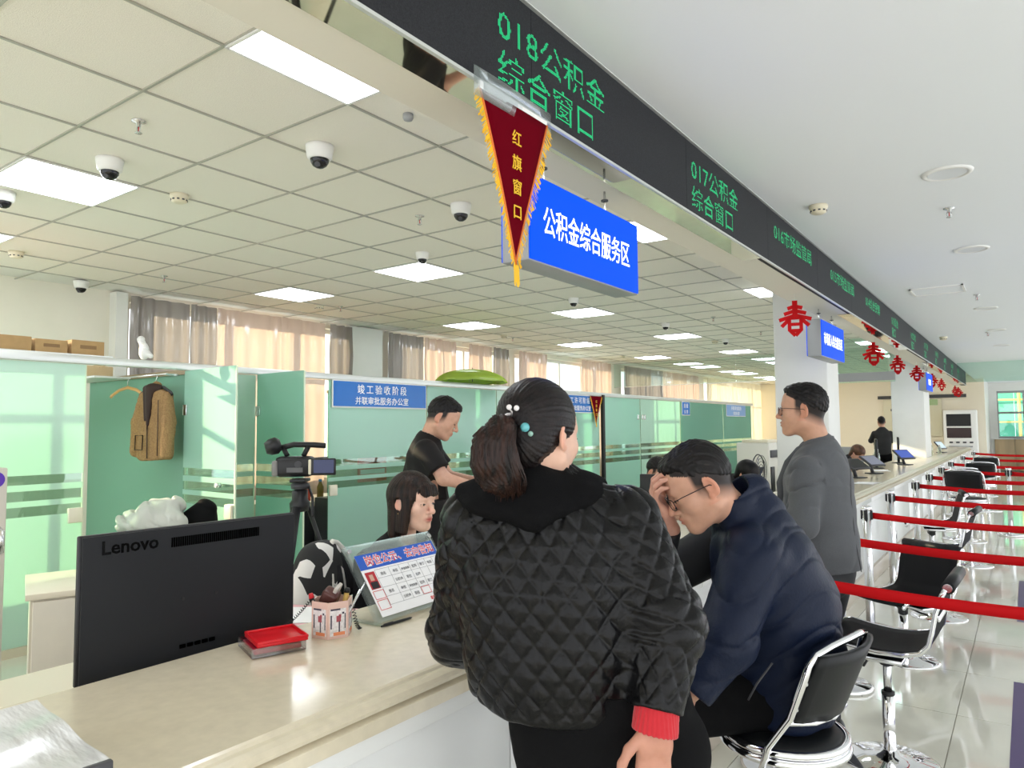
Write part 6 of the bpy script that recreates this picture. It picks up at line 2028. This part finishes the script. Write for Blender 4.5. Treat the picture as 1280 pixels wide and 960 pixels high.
# carton and white bag on the divider inside
t = empty('carton', (-6.75, 2.96, 2.02), R(6), 'crumpled tan carton behind the rail beside the wooden hanger', 'box', 'cartons on the glazing')
MB().box((0, 0, 0.05), (0.30, 0.24, 0.10), bev=.006).build('body', mat('carton_tan', (.60, .46, .27), .8), t)
MB().box((0.02, 0.05, 0.108), (0.27, 0.12, 0.006), rot=Euler((.35, 0, 0)).to_matrix()).build('flap', MATS['carton_tan'], t)
t = empty('wall_shelf', (-6.78, 2.96, 2.0), label='narrow shelf carrying the tan carton above the divider', cat='shelf')
MB().box((0, 0, 0.008), (0.9, 0.30, 0.016)).build('board', M_alu, t)
f = Field(.006); f.ell((0, 0, .07), (.05, .035, .07), k=.02); f.cone((0, 0, .1), (-.05, .0, .17), .02, .03, k=.02); f.cone((0.02, 0, .06), (.07, .02, .03), .03, .02, k=.02); f.cut((0, 0, .005), (0, 0, -1))
V, Q = f.run(); N = vnormals(V, Q); V = V + N * creases(V, 60, -.008, 3)[:, None]
o = mesh_np('plastic_bag', V, Q, mat('bag_white', (.75, .75, .74), .3)); o.location = (-5.74, 2.92, 2.115)
tag(o, 'crumpled white plastic bag on the rail above the hanger', 'bag')

# hangers and coat on the divider
M_hang = mat('hanger_wood', (0.62, 0.36, 0.12), 0.35)
def hanger(loc, rz, label, m):
    t = empty('clothes_hanger', loc, rz, label, 'hanger', 'clothes hangers')
    MB().tube([(0, -.20, -.085), (0, -.19, -.07), (0, -.10, -.022), (0, 0, 0.0), (0, .10, -.022), (0, .19, -.07), (0, .20, -.085)], .011, 8, flat=(.7, 1.3)).build('shoulder_bar', m, t)
    MB().tube([(0, 0, .005), (0, 0, .05), (0, .014, .075), (0, .0, .092), (0, -.016, .08)], .003, 6).build('hook', M_steel, t)
    MB().cyl((0, -.16, -.05), (0, -.16, -.085), .003, n=6).build('clip', M_steel, t)
    MB().cyl((0, .16, -.05), (0, .16, -.085), .003, n=6).build('clip', M_steel, t)
    return t
rail_ = empty('hanging_rail', (-6.65, 3.14, 2.02), 0, 'steel rail along the green divider carrying the hangers', 'rail')
MB().cyl((-0.75, 0, 0), (0.86, 0, 0), .008, n=10).build('bar', M_steel, rail_)
for x in (-.7, .8): MB().box((x, .07, 0.0), (.015, .14, .015)).build('bracket', M_steel, rail_)
hanger((-6.42, 3.13, 1.93), R(-75), 'empty wooden hanger beside the brown coat', M_hang)
hanger((-5.96, 3.14, 1.93), R(-80), 'dark hanger inside the brown coat', M_black)
ct_ = empty('fleece_coat', (-5.96, 3.14, 1.30), R(10), 'brown fleece coat with dark trim hanging on the green divider', 'coat')
M_fleece = mat('fleece_brown', (0.36, 0.22, 0.10), 0.95, noise=.25, nscale=90, bump=.8, bscale=150)
M_trim = mat('coat_trim', (0.035, 0.018, 0.014), .7)
f = Field(.006)
f.loft([((0, 0, .04), .20, .075), ((0, 0, .30), .19, .075), ((0, 0, .52), .155, .06), ((0, 0, .62), .06, .045)], (1, 0, 0), k=.04)
f.chain([(.13, 0, .53), (.185, -.02, .32), (.185, -.03, .06)], [.055, .058, .055], k=.02); f.chain([(-.13, 0, .53), (-.19, -.01, .32), (-.20, -.02, .08)], [.055, .058, .055], k=.02)
f.cut((0, 0, .0), (.05, 0, -1), k=.01)
V, Q = f.run(); N = vnormals(V, Q); V = V + N * (creases(V, 26, -.014, 8, (1, .2, .25)) + wobble(V, 90, .004, 2))[:, None]
mesh_np('coat_body', V, Q, M_fleece, ct_)
f = Field(.006); f.ell((0, -.01, .60), (.085, .06, .05), k=.02); f.cone((0, -.05, .60), (.02, -.085, .30), .042, .014, k=.02); f.cone((-.05, -.05, .60), (-.02, -.08, .34), .03, .012, k=.02)
V, Q = f.run(); mesh_np('dark_lining', V, Q, M_trim, ct_)
MB().tube([(-.13, -.085, .21), (-.03, -.092, .21), (-.03, -.095, .09), (-.13, -.088, .09)], .005, 6, closed=True).build('pocket_trim', M_trim, ct_)
MB().tube([(.02, -.092, .32), (.03, -.094, .02)], .005, 6).build('front_trim', M_trim, ct_)
MB().tube([(.14, -.085, .50), (.14, -.085, .04)], .004, 6).build('sleeve_seam', M_trim, ct_)

# white padded jacket heaped on an office chair
f = Field(.009)
f.ell((0, 0, .10), (.24, .19, .10), k=.04); f.cone((-.18, -.05, .10), (.10, .10, .20), .08, .09, k=.04); f.cone((.05, -.10, .16), (-.22, .02, .06), .08, .06, k=.04); f.cone((-.05, .05, .2), (.2, .0, .1), .07, .09, k=.04)
f.cut((0, 0, .012), (0, 0, -1))
V, Q = f.run(); N = vnormals(V, Q); V = V + N * (creases(V, 34, -.035, 14, (.7, .5, 1)) + creases(V, 48, -.010, 15, (1, .4, .5)))[:, None]
o = mesh_np('white_jacket', V, Q, mat('jacket_white', (.52, .53, .49), .6, sheen=.2)); o.location = (-5.22, 2.74, .78); o.rotation_euler = (0, 0, R(20))
tag(o, 'crumpled white padded jacket heaped in the open doorway', 'jacket')
t = empty('side_table', (-5.20, 2.78, 0), R(20), 'black stool like table under the crumpled white jacket', 'table')
MB().box((0, 0, .765), (.48, .60, .03), bev=.006).build('top', M_black, t)
for sx in (-1, 1):
    for sy in (-1, 1): MB().cyl((sx * .2, sy * .17, 0), (sx * .2, sy * .17, .75), .014, n=8).build('leg', M_black, t)

f = Field(.008)
f.econe((0, 0, .09), (.05, 0, .20), (.15, .085), (.08, .05), (1, 0, 0), k=.03); f.cut((0, 0, .003), (0, 0, -1))
V, Q = f.run(); o = mesh_np('rucksack', V, Q, mat('rucksack_black', (.004, .004, .0045), .8, spec=.15)); o.location = (-5.05, 3.02, .781); o.rotation_euler = (0, 0, R(30))
tag(o, 'black rucksack leaning behind the crumpled white jacket', 'rucksack')
MB().tube([(-.05, .07, .10), (-.07, .12, .15), (-.02, .05, .22)], .010, 6).build('strap', M_dark, o)

# green umbrella lying open on the glazing
um = empty('umbrella', (-5.74, 7.12, 2.118), R(10), 'lime green umbrella lying half open on top of the glazing', 'umbrella')
def canopy(u, v):
    a = 2 * math.pi * u; r_ = .52 * math.sin(v * 1.25) / math.sin(1.25)
    sc = 1 - .06 * v * (0.5 - 0.5 * math.cos(8 * a))
    return (r_ * sc * math.cos(a) * .8, r_ * sc * math.sin(a) * 1.16, .02 + .155 * (1 - v ** 2.2) + .012 * (.5 - .5 * math.cos(8 * a)) * v * -1)
solid(MB().grid(canopy, 48, 10, cu=True).build('canopy', frosted('umbrella_green', (0.42, 0.58, 0.08), see=0, transl=.3), um), .003)
for k in range(8):
    a = 2 * math.pi * k / 8
    MB().tube([(0, 0, .168)] + [(.8 * .5 * v * math.cos(a), 1.16 * .5 * v * math.sin(a), .02 + .152 * (1 - v ** 2.2)) for v in (.3, .6, .95)], .003, 5).build('rib', M_steel, um)
MB().cyl((0, 0, .02), (0, 0, .20), .005, n=8).build('ferrule', M_black, um)

# desk and small goods inside the second office
t = empty('office_desk', (-6.55, 5.15, 0), 0, 'pale desk glimpsed through the open second door', 'desk')
MB().box((0, 0, .765), (.7, 1.3, .03)).build('desktop', M_desktop, t)
for s in (-1, 1): MB().box((0, s * .62, .375), (.66, .03, .75)).build('side_panel', M_desk, t)
MB().box((.3, 0, .45), (.02, 1.2, .55)).build('modesty_panel', M_dark, t)
def bottle(loc, h, r_, m, cap, label):
    t = empty('bottle', loc, 0, label, 'bottle', 'bottles in the offices')
    MB().lathe([(0, 0), (r_, 0), (r_, h * .62), (r_ * .45, h * .82), (r_ * .42, h * .9), (0, h * .9)], n=16).build('vessel', m, t)
    MB().cyl((0, 0, h * .88), (0, 0, h), r_ * .5, n=12).build('cap', cap, t)
bottle((-6.35, 5.2, .781), .22, .036, mat('tea_bottle', (.18, .14, .03), .15), mat('cap_blue', (.1, .3, .6), .4), 'tea bottle with blue cap on the desk in the second office')
bottle((-6.35, 5.02, .781), .14, .04, mat('jar_red', (.5, .05, .03), .3), M_whitep, 'red jar on the desk in the second office')
t = empty('poster', (-5.9, 5.55, 1.0), 0, 'orange red poster glimpsed through the clear glass stripes', 'poster')
MB().box((0, 0, .12), (.01, .42, .30)).build('sheet', mat('poster_orange', (.75, .12, .04), .5), t)
MB().box((.006, 0, .08), (.002, .36, .05)).build('white_band', M_paper, t)
MB().box((-.06, 0, -.13), (.10, .30, .02)).build('stand', M_dark, t)
t2 = empty('low_bookcase', (-5.96, 5.5, 0), 0, 'low dark bookcase behind the sign panel glass', 'bookcase')
MB().box((0, 0, .42), (.22, 1.2, .84)).build('carcass', M_dark, t2)

# ------------------------------------------------------------------ camcorder on tripod
tp = empty('tripod', (-3.80, 2.95, 0), R(40), 'black tripod carrying the camcorder', 'tripod')
for k, a in enumerate((R(20), R(140), R(260))):
    dx, dy = math.cos(a), math.sin(a)
    l_ = MB().tube([(dx * .05, dy * .05, 1.06), (dx * .22, dy * .22, .55)], .018, 8, flat=(1.6, .8)).build('leg', M_black, tp)
    MB().tube([(dx * .21, dy * .21, .58), (dx * .40, dy * .40, .02)], .012, 8, flat=(1.6, .8)).build('lower_tube', M_dark, l_)
    MB().box((dx * .21, dy * .21, .57), (.05, .05, .04), rz=a, bev=.008).build('leg_lock', M_steel, l_)
    MB().lathe([(0, .0), (.016, .0), (.018, .02), (0, .025)], n=10).build('foot', M_black, l_, (dx * .405, dy * .405, 0))
MB().lathe([(0, 1.02), (.06, 1.03), (.065, 1.08), (.05, 1.10), (.05, 1.16), (0, 1.17)], n=18).build('bowl', M_black, tp)
MB().lathe([(0, 1.16), (.055, 1.17), (.06, 1.20), (.035, 1.215), (0, 1.215)], n=18).build('fluid_head', M_dark, tp)
MB().box((0, 0, 1.225), (.10, .16, .022), bev=.006).build('quick_plate', M_black, tp)
MB().tube([(.05, .02, 1.19), (.10, -.10, 1.12), (.12, -.2, 1.02)], .009, 6).build('pan_handle', M_black, tp)
vc = empty('camcorder', (-3.80, 2.95, 1.238), R(40), 'black professional camcorder with its screen folded out', 'camcorder')
# local: +X points right in view, lens to the left-back
MB().box((-.03, 0, .075), (.24, .13, .13), bev=.03).build('body', M_black, vc)
MB().box((-.145, -.02, .065), (.04, .10, .10), bev=.012).build('rear_panel', mat('cam_grey', (.22, .21, .20), .4), vc)
MB().cyl((.09, 0.02, .08), (.16, 0.05, .08), .05, .055, n=20).build('lens', M_dark, vc)
MB().tube([(-.14, 0, .19), (-.04, 0, .215), (.08, 0, .212), (.16, 0, .205)], .018, 8).build('top_handle', M_black, vc)
MB().cyl((.02, 0, .14), (.05, 0, .20), .016, n=10).build('handle_post', M_black, vc)
MB().cyl((-.08, 0, .14), (-.11, 0, .20), .016, n=10).build('handle_post', M_black, vc)
ev = MB().lathe([(0, -.05), (.035, -.05), (.052, -.02), (.055, .02), (.035, .045), (0, .05)], n=20).build('eyecup', M_black, vc, (-.165, -.02, .205), (0, R(75), R(20)))
sc2 = MB().box((.165, -.10, .075), (.155, .014, .105), bev=.008).build('flip_screen', M_black, vc)
MB().box((.168, -.108, .078), (.125, .002, .082)).build('display', mat('cam_display', (.008, .012, .03), .1, emit=(.02, .03, .12), estr=.3), sc2)
MB().box((.082, -.10, .075), (.018, .02, .095), bev=.005).build('hinge', M_cream, sc2)
MB().cyl((.0, -.064, .09), (.0, -.070, .09), .022, n=14).build('dial', M_dark, vc)
MB().box((-.02, -.067, .055), (.10, .004, .03)).build('button_row', mat('cam_button', (.1, .1, .1), .3), vc)

# ------------------------------------------------------------------ far equipment behind the counter
t = empty('copier', (-3.0, 9.9, 0), R(-95), 'beige office printer tower beside the desk fan', 'printer')
MB().box((0, 0, .66), (.36, .45, 1.32), bev=.02).build('body', mat('copier_beige', (.70, .68, .60), .4), t)
MB().box((0, .230, 1.17), (.28, .02, .10), bev=.006).build('front_tray', M_dark, t)
MB().box((.08, .230, .80), (.12, .02, .40), bev=.006).build('dark_door', M_black, t)
MB().box((0, .03, 1.34), (.34, .36, .04), bev=.01).build('lid', M_cream, t)
t = empty('desk_fan', (-2.32, 7.6, 0.752), R(-95), 'round black desk fan in front of the printer tower', 'fan')
MB().lathe([(0, 0), (.10, 0), (.10, .02), (.02, .035), (0, .035)], n=18).build('base', M_dark, t)
MB().cyl((0, 0, .03), (0, 0, .22), .014, n=8).build('stem', M_dark, t)
for k in range(5):
    r_ = .03 + .032 * k
    MB().tube([(r_ * math.cos(a), .05, .33 + r_ * math.sin(a)) for a in [2 * math.pi * j / 24 for j in range(24)]], .003, 4, closed=True).build('guard_ring', M_dark, t)
MB().tube([(.165 * math.cos(a), .02, .33 + .165 * math.sin(a)) for a in [2 * math.pi * j / 24 for j in range(24)]], .006, 5, closed=True).build('guard_rim', M_black, t)
for k in range(4):
    a = k * math.pi / 2
    MB().box((.07 * math.cos(a), .02, .33 + .07 * math.sin(a)), (.13, .004, .07), rot=Matrix.Rotation(-a, 3, 'Y') @ Matrix.Rotation(.4, 3, 'X')).build('blade', mat('fan_blue', (.05, .07, .16), .3), t)
MB().cyl((0, -.06, .33), (0, .03, .33), .045, n=14).build('motor', M_black, t)
for k in range(4):
    t = empty('staff_desk', (-2.31, (5.6, 8.2, 10.6, 13.4)[k], 0), 0, 'staff desk behind the counter, %s beyond the near clerk' % ORD[k], 'desk', 'staff desks behind the counter')
    MB().box((0, 0, .735), (.40, 1.5, .03)).build('desktop', M_desktop, t)
    for s in (-1, 1): MB().box((0, s * .73, .36), (.38, .03, .72)).build('side_panel', M_desk, t)

def small_monitor(y, x, rz, label, tilt=0): return monitor((x, y, .925), R(rz), label, .50, .30)
def counter_monitor(loc, rz, label):
    t = empty('computer_monitor', loc, R(rz), label, 'monitor', 'computer monitors')
    MB().box((0, 0, .27), (.03, .50, .30), bev=.008).build('panel', M_black, t)
    MB().box((.017, 0, .27), (.002, .47, .26)).build('screen', mat('screen_off', (0.02, 0.03, 0.05), 0.15), t)
    MB().cyl((0, 0, .0), (0, 0, .15), .02, n=10).build('stand', M_black, t)
    MB().lathe([(0, 0), (.10, 0), (.10, .008), (.02, .018), (0, .018)], n=20).build('foot', M_black, t)
counter_monitor((-1.78, 11.45, .922), 10, 'thin black monitor edge on at the far counter, nearer of the pair')
counter_monitor((-1.72, 13.15, .922), 8, 'thin black monitor edge on at the far counter, farther of the pair')
counter_monitor((-2.28, 5.3, .752), 100, 'black monitor between the two seated clerks')
def tablet(loc, rz, tilt, label, m):
    t = empty('counter_terminal', loc, R(rz), label, 'terminal', 'terminals on the far counter')
    MB().box((0, 0, .006), (.16, .16, .012), bev=.004).build('base', M_dark, t)
    MB().tube([(-.02, 0, .01), (-.05, 0, .12)], .02, 8).build('arm', M_dark, t)
    rt = Matrix.Rotation(R(-tilt), 3, 'Y')
    MB().box((-.02, 0, .16), (.025, .30, .21), rot=rt, bev=.008).build('case', M_dark, t)
    MB().box(Vector((-.02, 0, .16)) + rt @ Vector((.0135, 0, 0)), (.002, .26, .17), rot=rt).build('screen', m, t)
M_scrn = mat('screen_lit', (.4, .5, .55), .2, emit=(.5, .62, .7), estr=.35); M_scrb = mat('screen_blue', (.05, .08, .3), .2, emit=(.04, .08, .35), estr=.4)
tablet((-1.56, 12.6, .922), -35, 50, 'blue screened counter terminal between the far monitors', M_scrb)
tablet((-1.55, 18.3, .922), -20, 40, 'large tilted terminal near the far end of the counter', M_scrn)
tablet((-1.62, 10.2, .922), -25, 55, 'grey counter terminal beside the papers', mat('screen_grey', (.25, .26, .34), .3))
tablet((-1.66, 9.3, .922), -30, 60, 'dark counter terminal nearest the grey suited man', M_black)
for k, (x, y, rz, l) in enumerate(((-1.62, 7.95, 20, 'loose white papers on the counter beyond the grey suited man'), (-1.44, 8.5, -15, 'white sheet at the counter edge beyond the grey suited man'), (-1.66, 10.9, 10, 'white papers between the far terminals'))):
    t = empty('paper_sheet', (x, y, .921), R(rz), l, 'paper', 'papers on the far counter')
    def pg_(u, v, k=k): return ((u - .5) * .21, (v - .5) * .30, .002 + .03 * (u ** 3) * (1 if k == 0 else .1))
    solid(MB().grid(pg_, 8, 4).build('sheet', M_paper, t), .001)
    MB().box((0, 0, .0006), (.21, .30, .0012), rz=.2).build('under_sheet', M_paper, t)
def jar(loc, label, h=.2, r_=.045):
    t = empty('bottle', loc, 0, label, 'bottle', 'bottles on the far counter')
    MB().lathe([(0, 0), (r_, 0), (r_, h * .7), (r_ * .5, h * .85), (0, h * .85)], n=14).build('vessel', thin_glass('jar_glass', (.85, .88, .82), gloss=.15), t)
    MB().cyl((0, 0, h * .84), (0, 0, h), r_ * .55, n=12).build('cap', M_whitep, t)
jar((-1.85, 11.9, .922), 'pale thermos bottle behind the far monitor', .26, .05)
jar((-1.62, 16.9, .922), 'clear bottle beside the second column, left', .24, .04); jar((-1.50, 17.3, .922), 'clear bottle beside the second column, right', .2, .035)
for k, (x, y) in enumerate(((-1.55, 5.2), (-1.60, 6.3))):
    t = empty('sign_holder', (x, y, .922), R(80), 'clear acrylic card holder with white card, %s behind the navy collar' % ('nearer', 'farther')[k], 'card holder', 'card holders')
    MB().box((0, 0, .09), (.004, .10, .18)).build('card', M_paper, t)
    MB().box((0, 0, .003), (.08, .10, .006)).build('foot', ACR, t)

# desks and monitors deep in the hall left of the second column
for k, (x, y) in enumerate(((-3.3, 13.3), (-3.4, 16.2), (-4.6, 18.6))):
    t = empty('staff_desk', (x, y, 0), 0, 'far open plan desk left of the second column, %s of three' % ORD[k], 'desk', 'far open plan desks')
    MB().box((0, 0, .735), (1.4, .7, .03)).build('desktop', M_desktop, t)
    MB().box((0, -.34, .55), (1.4, .03, 1.1)).build('screen_panel', M_grey, t)
    for s in (-1, 1): MB().box((s * .68, 0, .36), (.03, .66, .72)).build('side_panel', M_desk, t)

# self service machine and notice board on the far wall
t = empty('self_service_kiosk', (-1.62, 25.25, 0), 0, 'white self service kiosk with two dark screens at the far wall', 'kiosk')
MB().box((0, 0, .98), (.86, .46, 1.96), bev=.03).build('body', M_whitep, t)
MB().box((-.03, -.235, 1.66), (.62, .012, .36)).build('screen', M_black, t)
MB().box((-.03, -.235, 1.28), (.62, .012, .30)).build('screen', mat('screen_brown', (.05, .03, .03), .2), t)
for k in range(4): MB().box((-.24 + .17 * k, -.235, 1.0), (.09, .012, .045)).build('slot', M_dark, t)
MB().box((0, -.26, .88), (.60, .10, .04), bev=.01).build('ledge', M_grey, t)
t = empty('notice_board', (-2.90, 25.46, 1.2), 0, 'wall notice board with dark header and printed lines', 'notice board')
MB().box((0, 0, .55), (1.6, .03, 1.15)).build('board', mat('board_cream', (.70, .66, .50), .5), t)
MB().box((.25, -.02, 1.2), (2.4, .02, .10)).build('header', M_dark, t)
MB().box((.1, -.02, 1.02), (1.2, .012, .18)).build('green_strip', mat('board_green', (.35, .48, .25), .5), t)
for r_ in range(3):
    for k in range(7 - r_): MB().box((-.55 + .15 * k + .1 * r_, -.018, .80 - .14 * r_), (.09, .006, .07)).build('print_block', M_dark, t)
t = empty('door_leaf', (0.02, 27.9, 0), R(100), 'dark red door leaf cut off by the right picture edge', 'door')
MB().box((0, 0, 1.05), (.9, .05, 2.1), bev=.004).build('leaf', mat('door_red', (.12, .012, .012), .4), t)
MB().box((-.38, -.04, 1.0), (.03, .05, .16), bev=.005).build('handle', M_steel, t)
